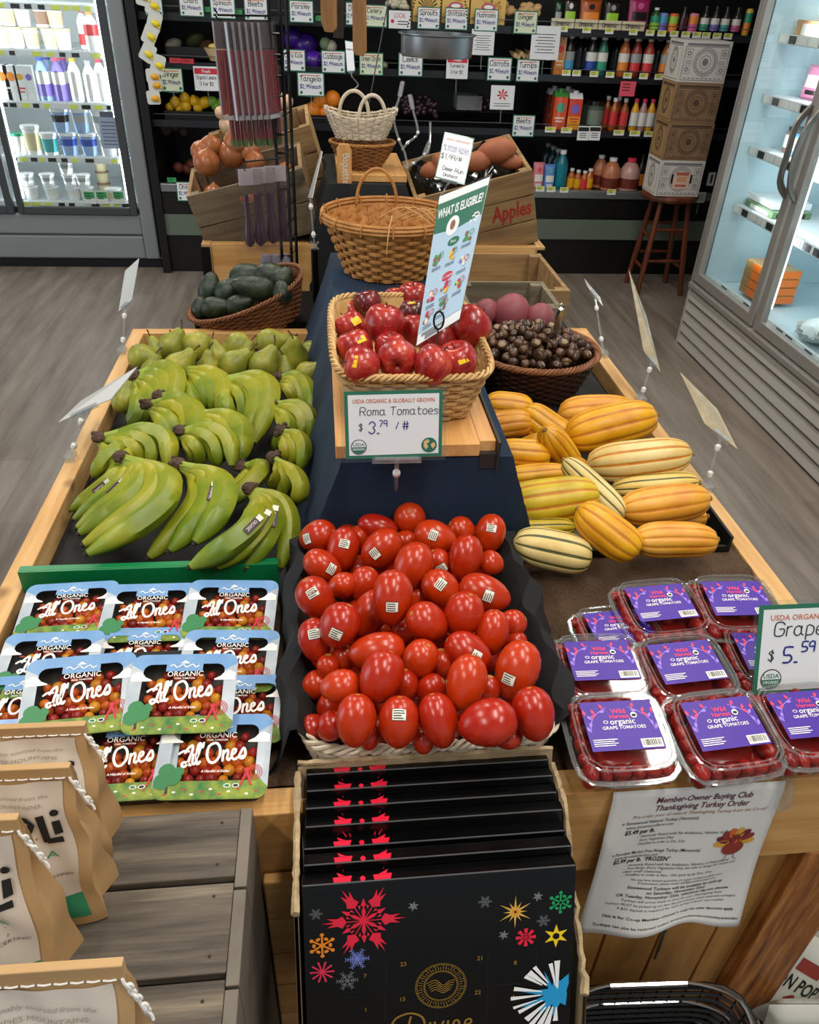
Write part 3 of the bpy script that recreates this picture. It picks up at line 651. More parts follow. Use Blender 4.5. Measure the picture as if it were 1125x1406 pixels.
# ================================================================== BANANAS
def ban_mat():
    m, nt, b = nodes('banana_peel'); f = noise(nt, coords(nt), 9, 3); oi = nt.nodes.new('ShaderNodeObjectInfo')
    c = ramp(nt, f, [(.3, '4f6c12'), (.5, '75881a'), (.7, 'a39e26')]); c = mix(nt, ramp(nt, oi.outputs['Random'], [(.3, (0, 0, 0)), (1, (.55, .55, .55))]), c, 'aaa024')
    sp = noise(nt, coords(nt), 160, 2); c = mix(nt, ramp(nt, sp, [(.7, (0, 0, 0)), (.74, (.6, .6, .6))]), c, '5b4a16')
    nt.links.new(c, b.inputs['Base Color']); b.inputs['Roughness'].default_value = .4; return m
banM = ban_mat(); banN = mat('banana_neck', '7f9a2c', .5, var=('9aa53c', 20, .5)); crownM = mat('banana_crown', '3a2a20', .85, var=('5e4636', 60, .5), bmp=(150, .8)); tipM = mat('banana_tip', '2c2016', .85)
bst = mat('banana_sticker', '4a3344', .5)
def bez(a, b, c, d, t): return a*(1-t)**3+b*3*t*(1-t)**2+c*3*t*t*(1-t)+d*t**3
def banana(parent, p0, p1, p2, p3, R0, up, sticker=False):
    N = 16; pts = [bez(p0, p1, p2, p3, i/N) for i in range(N+1)]; b = MB(); vs = []; fs = []; ms = []; n = 10
    rad = []
    for i in range(N+1):
        t = i/N
        r = .36+(1-.36)*min(1, max(0, (t-.1)/.2))**.8 if t < .3 else 1
        if t > .78: r = 1-(1-.30)*((t-.78)/.22)**2.4
        rad.append(R0*r)
    prev = up
    for i, p in enumerate(pts):
        d = (pts[min(i+1, N)]-pts[max(i-1, 0)]).normalized(); x = (prev-d*prev.dot(d)).normalized(); prev = x; y = d.cross(x)
        for k in range(n):
            a = 2*PI*k/n; q = rad[i]*(1+.07*math.cos(5*a)); vs.append(p+(x*math.cos(a)+y*math.sin(a))*q)
    for i in range(N):
        for k in range(n): fs.append((i*n+k, i*n+(k+1) % n, (i+1)*n+(k+1) % n, (i+1)*n+k)); ms.append(1 if i < 2 else 0)
    fs.append(tuple(range(n-1, -1, -1))); ms.append(1); fs.append(tuple(range(N*n, N*n+n))); ms.append(2)
    b.add(vs, fs, ms, None, True); d = (pts[N]-pts[N-1]).normalized(); b.tube([pts[N], pts[N]+d*.006], [R0*.24, R0*.16], 7, 2)
    bo = b.build('banana', [banM, banN, tipM], parent, ang=60)
    if sticker:
        i = 9; d = (pts[i+1]-pts[i-1]).normalized(); nn = (cO+0*cO-(parent.location+pts[i])).normalized(); nn = (nn-d*nn.dot(d)).normalized(); x = nn.cross(d)
        M = frame(pts[i]+nn*(R0*1.08), d, x) if False else Matrix(((d.x, x.x, nn.x, 0), (d.y, x.y, nn.y, 0), (d.z, x.z, nn.z, 0), (0, 0, 0, 1)))
        M.translation = pts[i]+nn*(R0*1.09); s = MB(); vs = []; W_, H_ = .036, .012
        for q, zo in ((0, 0),):
            for a_ in range(5):
                for c_ in (-.5, .5):
                    yy = c_*H_; vs.append((W_*(a_/4-.5), yy, -(yy*yy)/(2*R0)*1.0-abs(a_/4-.5)**2*.003+.0004))
        s.add(vs, [(2*a_, 2*a_+2, 2*a_+3, 2*a_+1) for a_ in range(4)], 0, M)
        s.plane(.010, .010, 1, M @ T(-.016, 0, .0006)); text(s, 'ORGANIC', .004, -.003, .006, 1, M, .0007, wmax=.024); s.build('sticker', [bst, stickM], bo)
# crown px, finger A (bulge px, tip px), finger B (bulge px, tip px), count, crown z, layer, stickers
BN = [((184, 515), (250, 500), (232, 572), (190, 560), (178, 586), 5, 1, 0), ((252, 506), (310, 520), (300, 568), (262, 545), (272, 562), 5, 1, 0), ((307, 520), (385, 520), (350, 612), (310, 560), (322, 575), 5, 2, 0), ((382, 518), (420, 520), (428, 570), (400, 540), (398, 556), 4, 1, 0),
 ((202, 555), (270, 555), (262, 622), (225, 590), (236, 612), 4, 2, 0), ((218, 543), (255, 545), (258, 580), (240, 560), (246, 576), 3, 1, 0), ((266, 566), (340, 580), (325, 640), (290, 600), (285, 615), 4, 2, 0), ((373, 554), (425, 560), (425, 600), (390, 590), (368, 620), 4, 2, 0),
 ((247, 591), (310, 590), (318, 640), (262, 620), (262, 640), 5, 3, 0), ((136, 600), (225, 590), (228, 640), (140, 640), (122, 652), 5, 3, 0), ((387, 591), (420, 605), (412, 645), (395, 620), (392, 636), 3, 2, 0), ((167, 627), (252, 672), (120, 760), (150, 660), (98, 700), 6, 4, 1),
 ((245, 637), (320, 670), (268, 745), (285, 680), (205, 765), 3, 4, 1), ((376, 628), (415, 660), (404, 690), (388, 650), (370, 668), 3, 3, 0), ((344, 671), (400, 700), (385, 780), (355, 720), (262, 778), 4, 4, 1), ((330, 640), (372, 640), (305, 700), (340, 660), (290, 690), 3, 0, 1), ((180, 610), (150, 620), (128, 655), (165, 640), (130, 690), 2, 2, 0)]
ban_lab = ['behind the slanting price sign at the left wall', 'in the back row, second from the left', 'biggest in the back row, beside the far middle', 'in the back row against the blue cloth', 'with a broad dark crown, left of centre', 'mostly hidden behind the broad dark crown', 'in the middle of the pile', 'against the blue cloth, second from the back',
 'small and green in the centre, above the lone pair', 'yellowish, by the left wall above the frontmost bunch', 'small, against the blue cloth, third from the back', 'frontmost and largest, in the left corner with stickers', 'front centre with two long fingers, next to the corner bunch', 'small with reddish crown against the blue cloth', 'front right, lying above the green divider', 'buried low at the right with sticker rows', 'low two-finger one tucked by the left wall']
for i, (c, mA, tA, mB, tB, n, lay, stk) in enumerate(BN):
    zc = .875+.012*lay; c3 = Z(*c, zc); o = thing('banana_bunch', 'green banana bunch '+ban_lab[i], 'bananas', c3, group='green banana bunches in the bin')
    R_ = random.Random(i)
    for f in range(n):
        t = f/(n-1) if n > 1 else 0
        t = min(1, max(0, t+R_.uniform(-.5, .5)/n)) if n > 2 else t
        mu = (mA[0]*(1-t)+mB[0]*t, mA[1]*(1-t)+mB[1]*t); tu = (tA[0]*(1-t)+tB[0]*t, tA[1]*(1-t)+tB[1]*t)
        drop = .013*(f if i != 14 else n-1-f) if n > 3 else .02*f
        zm = zc+.012-drop*.6; zt_ = max(.829, zc-.03-drop)
        q = c3+Vector((.006*(f-(n-1)/2)*0, 0, -.004*f)); pm = Z(*mu, max(zm, .832)); pt = Z(*tu, zt_)
        L = (pm-q).length+(pt-pm).length; R0 = min(.0215, max(.0150, L*.094))
        # cubic through the bulge point
        h1 = q+(pm-q)*.75+(pm-(q+pt)/2)*.35; h2 = pt+(pm-pt)*.75+(pm-(q+pt)/2)*.35
        banana(o, q-c3, h1-c3, h2-c3, pt-c3, R0, Vector((0, 0, 1)), stk and f >= n-2-(i == 14))
    b = MB(); d = (c3-Z(*mA, zc)).normalized(); b.tube([Vector((0, 0, 0))-d*.010, d*.004, d*.012], [.013, .0125, .010], 8, flat=.8); b.ball((0, 0, 0), (.015, .013, .012), 9); [b.ball(Vector((R_.uniform(-.011, .011), R_.uniform(-.011, .011), R_.uniform(-.004, .008))), R_.uniform(.004, .007), 6) for _ in range(7)]; b.build('crown', crownM, o)
# ================================================================== DELICATA SQUASH
def squash_mb(L, R, ribs, seed):
    b = MB(); n = ribs*9; prof = []; K = 18; Rn = random.Random(seed); bend = Rn.uniform(-.06, .06)
    for i in range(K+1):
        t = i/K; z = (t-.5)*2*L; e = 1-abs(2*t-1)**3.6; r = R*(max(e, 0)**.5)*(1-.10*(t-.5)); prof.append((max(r, 1e-4), z))
    vs = []; fs = []; ms = []
    for i, (r, z) in enumerate(prof):
        for k in range(n):
            a = 2*PI*k/n; q = r*(.93+.07*abs(math.sin(ribs*a/2))**.6) if i not in (0, K) else r; vs.append((q*math.cos(a)+bend*(z/L)**2*R*2, q*math.sin(a), z-(.0 if 0 < i < K else .0)))
    for i in range(K):
        for k in range(n): fs.append((i*n+k, i*n+(k+1) % n, (i+1)*n+(k+1) % n, (i+1)*n+k)); ms.append(1 if (k % 9) in (0, 8) else 0)
    b.add(vs, fs, ms, None, True); return b
def sq_mat(name, c1, c2, c3): 
    m, nt, b = nodes(name); f = noise(nt, coords(nt), 14, 5); c = ramp(nt, f, [(.3, c1), (.52, c2), (.75, c3)]); nt.links.new(c, b.inputs['Base Color']); b.inputs['Roughness'].default_value = .42
    bump(nt, b, noise(nt, coords(nt), 70, 3), .25, .002); return m
sqY = sq_mat('squash_yellow', 'c98508', 'e0a210', 'eab524'); sqG = sq_mat('squash_gold', 'c9801a', 'dc9a2a', 'e8b050'); sqC = sq_mat('squash_cream', 'd8b050', 'e4c66c', 'e9d086'); sqP = sq_mat('squash_pale', 'cfae58', 'ddc580', 'e8d79c'); sqL = sq_mat('squash_lime', 'b59a18', 'cdb023', 'dcbc2c')
stO = mat('groove_orange', 'b4680f', .5, var=('cf8a1c', 30, .4)); stG = mat('groove_green', '2d3a1c', .5, var=('6d6a30', 16, .3)); stY = mat('groove_yellow', 'b07c0c', .5)
# centre px, half length px, half width px, picture angle of axis, end-on, body, groove, layer, label
SQ = [(698, 560, 34, 20, 172, .1, sqY, stO, 1, 'yellow, farthest left at the back'), (700, 582, 30, 18, 8, .1, sqG, stO, 2, 'small golden, second at the far left edge'), (750, 590, 42, 24, 128, .15, sqY, stY, 1, 'yellow slanted in the back between two groups'), (820, 566, 52, 22, 2, .05, sqG, stO, 1, 'orange-blushed, topmost along the back right'), (840, 585, 62, 28, 14, .05, sqY, stO, 3, 'largest bright yellow at the back right'),
 (768, 618, 24, 20, 125, .7, sqY, stO, 2, 'small end-on with its ribbed tip toward us'), (718, 624, 38, 20, 176, .05, sqY, stO, 2, 'yellow at the left edge, third row'), (878, 632, 70, 26, 7, .05, sqP, stO, 3, 'long pale cream with orange seams on the right'), (900, 668, 58, 18, 5, .05, sqC, stG, 1, 'cream with dark green stripes under the pale one'), (815, 670, 55, 17, 122, .05, sqP, stG, 4, 'narrow cream green-striped one standing steeply in the middle'),
 (735, 655, 46, 17, 6, .05, sqY, stO, 1, 'yellow at the left, just above the biggest lime-yellow'), (758, 688, 64, 30, 8, .05, sqL, stO, 3, 'biggest lime-yellow by the blue cloth'), (913, 693, 60, 25, 8, .05, sqG, stO, 3, 'golden orange-seamed at the right edge'), (834, 730, 50, 26, 128, .1, sqY, stO, 4, 'yellow slanted at the front middle'), (927, 741, 56, 23, 0, .05, sqG, stO, 3, 'golden, frontmost on the right in the black tray'), (758, 755, 54, 26, 168, .05, sqP, stG, 2, 'pale green-striped at the front left on burlap'), (745, 725, 44, 14, 2, .05, sqL, stG, 1, 'half-hidden lime-yellow above the front pale one'), (782, 640, 26, 16, 150, .3, sqG, stO, 0, 'small orange one peeking from under the middle'), (930, 712, 40, 16, 4, .05, sqG, stO, 0, 'buried golden one between the two right front ones'), (735, 610, 28, 14, 30, .2, sqG, stO, 0, 'buried golden one at the left')]
for i, (u, v, l, r, a, eo, body, groove, lay, lab) in enumerate(SQ):
    base = .855 if v < 700 else .86; p = Z(u, v, base+.016*lay); k = depth(p)/FPX; l *= k*1.05; r *= k*1.10; d, view = viewframe(p, a, eo)
    if eo > .5: l = r*2.2
    # keep long squash lying: limit steepness
    if abs(d.z) > .35 and eo < .5: d.z = math.copysign(.35, d.z); d.normalize()
    o = thing('delicata_squash', 'delicata squash, '+lab, 'squash', M=along(d, p, 15+i*25), group='delicata squash in the bin')
    q = squash_mb(l, r, 9+(i % 3), i); q.build('fruit', [body, groove], o, ang=80)
    b = MB(); b.tube([(0, 0, l*.97), (0, 0, l+.0015)], [.006, .004], 7); b.build('stem', mat('squash_stem', '8a6a2c', .8), o)
# ================================================================== CHESTNUTS
chM = mat('chestnut_shell', '20120b', .33, var=('3f2617', 25, .5), rnd=('6b4a33', 0, 0)[0], coat=.15); chT = mat('chestnut_scar', '9b8468', .8)
def chest():
    b = MB(); b.lathe([(1e-4, -.62), (.5, -.6), (.85, -.42), (1, -.1), (.9, .25), (.6, .58), (.25, .8), (1e-4, .95)], 10, lambda i, k: 1 if i == 0 else 0, sx=1.05, sy=.85); return b
src = chest(); bb = MB(); bb.add(src.v, src.f, src.m, Matrix.Scale(.0150, 4), True)
ch0 = None; R = random.Random(5); pts = []
for lvl, (rad, zz) in enumerate(((.138, .925), (.115, .94), (.085, .953), (.05, .963))):
    tries = 0; put = []
    while tries < 900:
        a = R.uniform(0, 2*PI); q = rad*math.sqrt(R.random()); x, y = CB.x+q*math.cos(a), CB.y+q*math.sin(a)*.93; tries += 1
        if all((x-px)**2+(y-py)**2 > .0245**2 for px, py in put): put.append((x, y)); pts.append((x, y, zz+R.uniform(-.004, .004)))
for i, (x, y, z) in enumerate(pts):
    M = T(x, y, z) @ Matrix.Rotation(R.uniform(0, 6.28), 4, 'Z') @ Matrix.Rotation(R.uniform(0, 2.6), 4, 'X') @ Matrix.Scale(R.uniform(.85, 1.12), 4)
    if ch0 is None:
        ch0 = bb.build('chestnut', [chM, chT], at=Vector((0, 0, 0)), ang=60); tag(ch0, 'shiny dark brown chestnut heaped in the dark round basket', 'chestnut', 'chestnuts in the dark basket'); ch0.matrix_basis = M
    else: c = ch0.copy(); C.objects.link(c); c.matrix_basis = M
# metal scoop handle
m = MB(); a = D0 = Z(762, 462, .965); b_ = Y(771, 424, a.y-.02)
chrome = mat('steel', 'b8b8b8', .22, 1)
t = thing('scoop', 'steel scoop standing in the chestnuts', 'scoop', a)
d = (b_-a).normalized(); m.tube([a-d*.01, a+d*.015, b_-d*.012, b_], [.004, .008, .0085, .006], 10); m.tube([b_+Vector((.006*math.cos(q*.7), 0, .006+.006*math.sin(q*.7))) for q in range(9)], .0015, 5, closed=True, cap=False); m.build('handle', chrome, t, world=True)
m = MB(); m.tube([a-d*.01, a-d*.02, a-d*.05], [.006, .02, .024], 12); m.build('bowl', chrome, t, world=True)
# ================================================================== FLAT PACKS OF SNACKING TOMATOES (printed film over a tray)
film = clear('clear_film', (.93, .95, .95), .06, 1.45)
tray_b = mat('pack_tray', '2a2522', .5); sky = mat('print_sky', '5e8fc4', .4, var=('7fa6cf', 30, .5), coat=.1); cloudM = mat('print_white', 'eef0ee', .4); greyp = mat('print_pale', '98a5b2', .4, var=('c3ccd2', 25, .5), coat=.1)
grass = mat('print_grass', '2c6f2e', .45, var=('8f9c2e', 55, .3)); bush = mat('print_bush', '2c7c47', .45); cherryR = mat('print_red', 'c4213a', .45); printW = mat('print_lettering', 'fbf7f0', .5); printB = mat('print_brown', 'a34a22', .5)
chr_o = [mat('cherry_orange', 'd8701c', .25, rnd='b5451c'), mat('cherry_red', 'a3261c', .25, rnd='7a1f1a'), mat('cherry_yellow', 'e09a28', .25, rnd='c97a20')]
PWd, PHt, PTh = .134, .108, .032
def pack_outline(w, h, r, n=5):
    pts = []
    for cx, cy, a0 in ((w/2-r, h/2-r, 0), (-w/2+r, h/2-r, 90), (-w/2+r, -h/2+r, 180), (w/2-r, -h/2+r, 270)):
        for k in range(n+1): a = math.radians(a0+90*k/n); pts.append((cx+r*math.cos(a), cy+r*math.sin(a)))
    return pts
LIL = {'L': [(.05, .62), (.16, .80), (.34, .92), (.36, .70), (.26, .40), (.17, .12), (.02, .0), (-.08, .12), (.06, .2), (.30, .04)], 'sw': [(-.22, .60), (-.02, .70), (.20, .66)],
 'i': [(.42, .50), (.38, .2), (.44, .06), (.52, .14)], 'l': [(.55, .30), (.72, .85), (.66, .98), (.58, .80), (.54, .3), (.60, .05), (.70, .14)], 'ap': [(.84, .98), (.80, .78)],
 'O': [(1.32, .92), (1.08, .80), (1.0, .42), (1.12, .10), (1.34, .06), (1.54, .30), (1.56, .66), (1.42, .90), (1.26, .90)], 'n': [(1.72, .52), (1.68, .08)], 'n2': [(1.70, .36), (1.86, .54), (1.92, .44), (1.88, .16), (1.96, .08), (2.02, .16)],
 'e': [(2.06, .28), (2.24, .40), (2.24, .54), (2.12, .50), (2.08, .22), (2.20, .08), (2.38, .18)], 's': [(2.40, .22), (2.60, .56), (2.68, .30), (2.60, .10), (2.44, .12), (2.56, .2)]}
def fillpack(b, o, seed):
    R = random.Random(seed)
def make_pack():
    o = thing('tomato_pack', 'x', 'tomato pack'); b = MB()
    outer = pack_outline(PWd, PHt, .014); top = .0
    b.prism(outer, -.0012, 0, z=top)
    n = len(outer); lo = [(x*.86, y*.84) for x, y in outer]
    vs = [(x*.93, y*.92, -.001) for x, y in outer]+[(x, y, -PTh) for x, y in lo]
    b2 = MB(); b2.add(vs, [(k, n+k, n+(k+1) % n, (k+1) % n) for k in range(n)]+[tuple(range(2*n-1, n-1, -1))], 0, None, True)
    b2.add([(x*.9, y*.88, -.0185) for x, y in outer], [tuple(range(n))]); b2.build('tray', tray_b, o)
    # printed frame round a clear window
    iw, ih = PWd*.76, PHt*.66; wy = .004
    win = [(iw/2*(1 if abs(x) < 9 else 1)*(x/(PWd/2)), wy+ih/2*(y/(PHt/2))) for x, y in outer]
    f = MB(); vs = [(x, y, .0002) for x, y in outer]+[(x, y, .0002) for x, y in win]
    fs = []; ms = []
    for k in range(n):
        fs.append((k, (k+1) % n, n+(k+1) % n, n+k)); ym = (outer[k][1]+outer[(k+1) % n][1])/2; xm = abs(outer[k][0]+outer[(k+1) % n][0])/2
        ms.append(0 if ym > PHt*.3 else (2 if ym < -PHt*.3 else 1))
    f.add(vs, fs, ms)
    f.plane(.046, .012, 0, z=.0004, cy=wy+ih/2-.004)
    for sx in (-1, 1): f.poly([(sx*PWd/2*.97, .016), (sx*PWd/2*.97, .026), (sx*(PWd/2-.010), .030), (sx*(PWd/2-.016), .027), (sx*(PWd/2-.020), .022), (sx*(PWd/2-.028), .018), (sx*(PWd/2-.028), .0165)][::sx], 3, z=.0006)
    R = random.Random(4); yb = -PHt/2
    pts = [(-PWd/2+.012, yb+.001), (PWd/2-.012, yb+.001), (PWd/2-.001, yb+.012)]+[(PWd/2-.001-(PWd-.002)*k/16, yb+.0165+.0025*math.sin(k*1.3)) for k in range(17)]+[(-PWd/2+.001, yb+.012)]
    f.poly(pts, 2, z=.0005)
    for q in range(11): x = -PWd/2+.016+q*.0105; f.disc((x, yb+.006+.003*(q % 3)), .0022, 6, 3 if q % 2 else 5, z=.0007, ry=.0012)
    for bx, by, br in ((-.052, -.020, .010), (-.044, -.027, .010), (-.056, -.032, .010), (-.038, -.020, .006)): f.disc((bx, by), br, 12, 4, z=.0008)
    f.poly([(-.051, -.047), (-.0475, -.047), (-.0485, -.033), (-.0505, -.033)], 6, z=.0009)
    text(f, 'ORGANIC', .002, .0225, .0072, 5 if False else 3, z=.0006); text(f, 'PEARL TOMATOES', .002, .0185, .0022, 3, z=.0006, bold=.01)
    hand_c(f, 'Ruby Bloom', 0, .0345, .0055, 3, z=.0008, wd=.0009, slant=.2) if False else f.ribbon([(-.018+.004*k, .037+.0022*math.sin(k*2.1)) for k in range(10)], .0012, 3, None, .0008)
    f.poly([(-.006, .0405), (0, .045), (.006, .0405)], 3, z=.0008)
    k_ = .0285; cr, sr = math.cos(.10), math.sin(.10)
    for nm, st in LIL.items():
        f.ribbon([(-.034+(p[0]*cr-p[1]*sr)*k_*.95-.0, -.0145+(p[0]*sr+p[1]*cr)*k_) for p in st], .0031 if nm in 'OLl' else .0028, 3, None, .0009, 4)
    text(f, 'A Handful of Smiles', .004, -.0215, .0030, 3, z=.0009, shear=.15, bold=.012)
    for rr in (.0095, .0072, .0049): f.disc((.050, -.022), rr, 20, 5, z=.0010, r0=rr-.0008)
    for sx in (-1, 1): f.poly([(.040, -.020), (.0425, -.020), (.0425+sx*.006, -.038), (.040+sx*.006, -.038)], 5, z=.0012)
    f.disc((.0412, -.019), .0030, 10, 5, z=.0013)
    for x in (.020, .030): f.disc((x, -.038), .0042, 14, 3, z=.0008, ry=.0026); f.disc((x, -.038), .0032, 12, 4 if x < .025 else 6, z=.001, ry=.0018)
    f.build('printed_label', [sky, greyp, grass, printW, bush, cherryR, mat('print_dark', '25282a', .5)], o)
    w_ = MB(); w_.add([(x, y, -.0004) for x, y in win], [tuple(range(n))], 0); w_.build('clear_window', film, o)
    R = random.Random(9); rw = []
    for row in range(6):
        for c_ in range(7):
            x = (c_-3)*.0142+R.uniform(-.002, .002)+(row % 2)*.005; y = -.026+row*.0112+R.uniform(-.0015, .0015)
            if row > 3 and R.random() < .45: continue
            if abs(x) > .051: continue
            q = MB(); q.ball((x, y, -.0105-.0012*row), R.uniform(.0062, .0082), 10); q.build('cherry_tomato', chr_o[R.choice((0, 0, 1, 1, 2))], o)
    return o
pk = make_pack()
# centre px, top z, yaw, tip (deg, + leans toward viewer), label
PK = [((93, 836), .866, 2, 6, 'leftmost of the back row, under the green divider'), ((204, 840), .868, -1, 10, 'second of the back row, below the green divider'), ((317, 836), .872, -4, 12, 'third of the back row, beside the brown burlap'),
 ((66, 911), .868, 0, 8, 'left in the second row, by the pine rail'), ((192, 902), .858, -2, 5, 'in the second row, lower half hidden by two packs'), ((314, 906), .864, -4, 6, 'right end of the second row'),
 ((22, 972), .866, 2, 3, 'far left, peeking out above the paper bags'), ((322, 972), .864, -3, 4, 'tucked behind the raised pack, showing only its right part'),
 ((108, 953), .905, 4, 16, 'raised left one of the two stacked on top'), ((249, 951), .905, -2, 16, 'raised right one of the two stacked on top'),
 ((166, 1042), .872, 0, 8, 'front row, half covered by the paper bag'), ((294, 1037), .876, -3, 12, 'rightmost of the front row behind the grey crate'), ((40, 1040), .872, 0, 8, 'front row, hidden behind the back paper bag')]
for i, (c, z, yaw, tip, lab) in enumerate(PK):
    M = T(Z(*c, z)) @ RZ(yaw) @ RX(tip); l = 'printed film pack of small tomatoes, '+lab; g = 'flat packs of mixed cherry tomatoes'
    if i == 0: pk.matrix_basis = M; pk['label'] = l; pk['group'] = g
    else: copy_thing(pk, M, l, g)
m = MB(); m.box((-.44, .74, .83), (-.19, .80, .862)); tag(m.build('display_riser', liner), 'black riser propping up the two raised tomato packs', 'riser')
# ================================================================== CLAMSHELLS OF GRAPE TOMATOES
pet = clear('clear_plastic', (.96, .97, .97), .04, 1.55); petr = clear('clear_plastic_rim', (.90, .92, .92), .08, 1.9, .06)
purple = mat('label_purple', '3a1290', .45, var=('42189a', 20, .4), coat=0); lilac = mat('label_lilac', '9a7be0', .5); coral = mat('label_coral', 'f0405c', .5); inkK = mat('ink_black', '141416', .6); inkB = mat('ink_blue', '1c2483', .5)
grapeM = mat('grape_tomato_skin', '7a0f0c', .25, rnd='9c1c12')
CW, CD, CH = .132, .122, .050
def make_clam():
    o = thing('tomato_clamshell', 'x', 'tomato clamshell'); n = 28
    def ring(k, w, d, z, p=5): return [(*rrect(2*PI*i/n, w/2, d/2, p), z) for i in range(n)]
    def shell(rings): 
        b = MB(); b.add([p for r in rings for p in r], [(j*n+i, j*n+(i+1) % n, (j+1)*n+(i+1) % n, (j+1)*n+i) for j in range(len(rings)-1) for i in range(n)], 0, None, True); return b
    b = shell([ring(0, CW*.84, CD*.82, .001), ring(0, CW*.86, CD*.84, .004), ring(0, CW*.93, CD*.92, CH*.66)]); b.add(ring(0, CW*.84, CD*.82, .001), [tuple(range(n))]); b.build('container_base', pet, o)
    b = shell([ring(0, CW*.93, CD*.92, CH*.66), ring(0, CW*.90, CD*.89, CH*.93), ring(0, CW*.86, CD*.85, CH)]); b.add(ring(0, CW*.86, CD*.85, CH), [tuple(range(n))]); b.build('container_lid', pet, o)
    b = shell([ring(0, CW*.93, CD*.92, CH*.66), ring(0, CW, CD, CH*.66), ring(0, CW, CD, CH*.61), ring(0, CW*.925, CD*.915, CH*.61)])
    b.tube([(*rrect(2*PI*i/n, CW/2, CD/2, 5), CH*.635) for i in range(n)], .0016, 5, closed=True, cap=False)
    b.tube([(*rrect(2*PI*i/n, CW*.43, CD*.425, 5), CH) for i in range(n)], .0016, 5, closed=True, cap=False)
    b.tube([(*rrect(2*PI*i/n, CW*.395, CD*.39, 5), CH+.0006) for i in range(n)], .0009, 4, closed=True, cap=False); b.build('rim', petr, o)
    f = MB(); z = CH+.0012; f.plane(.090, .066, 0, z=z, cy=.006)
    def leaf(x, y, a, L, mi): c, s = math.cos(a), math.sin(a); f.poly([(x, y), (x+L*.5*c-L*.25*s, y+L*.5*s+L*.25*c), (x+L*c, y+L*s), (x+L*.5*c+L*.25*s, y+L*.5*s-L*.25*c)][::-1], mi, z=z+.0004)
    for sx in (-1, 1):
        f.ribbon([(sx*.040, -.002), (sx*.036, .012), (sx*.028, .022), (sx*.014, .030)], .0009, 1, None, z+.0003)
        for k, (x, y, a, mi) in enumerate(((.040, .004, 2.0, 1), (.035, .014, .9, 1), (.036, .016, 2.4, 2), (.030, .021, 1.2, 2), (.024, .024, 2.9, 1), (.018, .028, 1.1, 2), (.041, -.002, 1.3, 1), (.042, .020, 1.4, 2))):
            leaf(sx*x, y, a if sx > 0 else PI-a, .0085, mi)
    text(f, 'Wild', 0, .0215, .0066, 2, z=z+.0005, bold=.012); text(f, 'Harvest', 0, .0150, .0056, 2, z=z+.0005, bold=.012)
    text(f, 'organic', .002, .0070, .0078, 3, z=z+.0005, bold=.004); text(f, 'GRAPE TOMATOES', .002, .0005, .0044, 3, z=z+.0005, bold=.006, wmax=.054)
    f.disc((-.019, .0105), .0030, 12, 3, z=z+.0005, ry=.0022, r0=.0022)
    f.disc((.0185, .0185), .0040, 14, 3, z=z+.0005); f.disc((.0185, .0180), .0030, 12, 4, z=z+.0007, ry=.0020)
    for q in range(4): f.plane(.030-.004*(q % 2), .0010, 3, z=z+.0005, cx=-.026-.002*(q % 2), cy=-.0125-.0026*q)
    f.plane(.026, .0115, 3, z=z+.0005, cx=.030, cy=-.0195); R = random.Random(2); x = .019
    while x < .0405: w_ = R.choice((.0005, .0009, .0013)); f.plane(w_, .0080, 4, z=z+.0007, cx=x, cy=-.0188); x += w_+R.choice((.0006, .001))
    f.build('paper_label', [purple, lilac, coral, printW, inkK], o)
    R = random.Random(8)
    for row in range(6):
        for c_ in range(6):
            edge = row in (0, 5) or c_ in (0, 5)
            x = (c_-2.5)*.0205; y = (row-2.5)*.0185
            if not edge and R.random() < .75: continue
            q = MB(); rr = R.uniform(.0088, .0102); zz = CH*.66+.002+R.uniform(-.003, .002) if not edge else CH*.60+R.uniform(-.003, .003)
            q.ball((0, 0, 0), (rr, rr, rr*1.3), 10, 0, T(x*.93, y*.93, zz) @ RZ(R.uniform(0, 180)) @ RX(R.uniform(60, 110))); q.build('grape_tomato', grapeM, o)
    for c_ in range(6):
        q = MB(); q.ball((0, 0, 0), (.0095, .0095, .0125), 10, 0, T((c_-2.5)*.0185, -.046, .016) @ RX(20)); q.build('grape_tomato', grapeM, o)
    m = MB(); m.box((-.046, -.040, .004), (.046, .044, .020)); m.ball((0, 0, .018), (.045, .040, .008), 16); m.build('tomato_layer', grapeM, o)
    return o
cl0 = make_clam()
CLS = [((852, 872), .845, 4, 0, 'low one, mostly hidden behind the back left clamshell'), ((908, 838), .868, 4, 6, 'back row, left of the pair, fully visible'), ((1012, 832), .872, -2, 7, 'back row right, with a bright glare on its lid'),
 ((1058, 905), .850, -3, 4, 'second row right, mostly behind the hand-lettered price sign'), ((826, 918), .858, -1, 5, 'second row left, beside the black tomato cloth'), ((943, 920), .862, 4, 6, 'second row middle, between two others'),
 ((1112, 992), .862, 2, 6, 'front row right, behind the sign stem'), ((853, 1008), .868, 0, 9, 'front row left, next to the white tomato tray'), ((995, 1005), .870, 4, 9, 'front row middle, above the turkey notice')]
for i, (c, z, yaw, tip, lab) in enumerate(CLS):
    M = T(Z(*c, z+CH*.8)) @ RZ(yaw) @ RX(tip) @ T(0, 0, -CH*.8); l = 'clear clamshell of grape tomatoes, '+lab; g = 'clamshells of grape tomatoes'
    p = M.translation
    if i == 0: cl0.matrix_basis = M; cl0['label'] = l; cl0['group'] = g
    else: copy_thing(cl0, M, l, g)
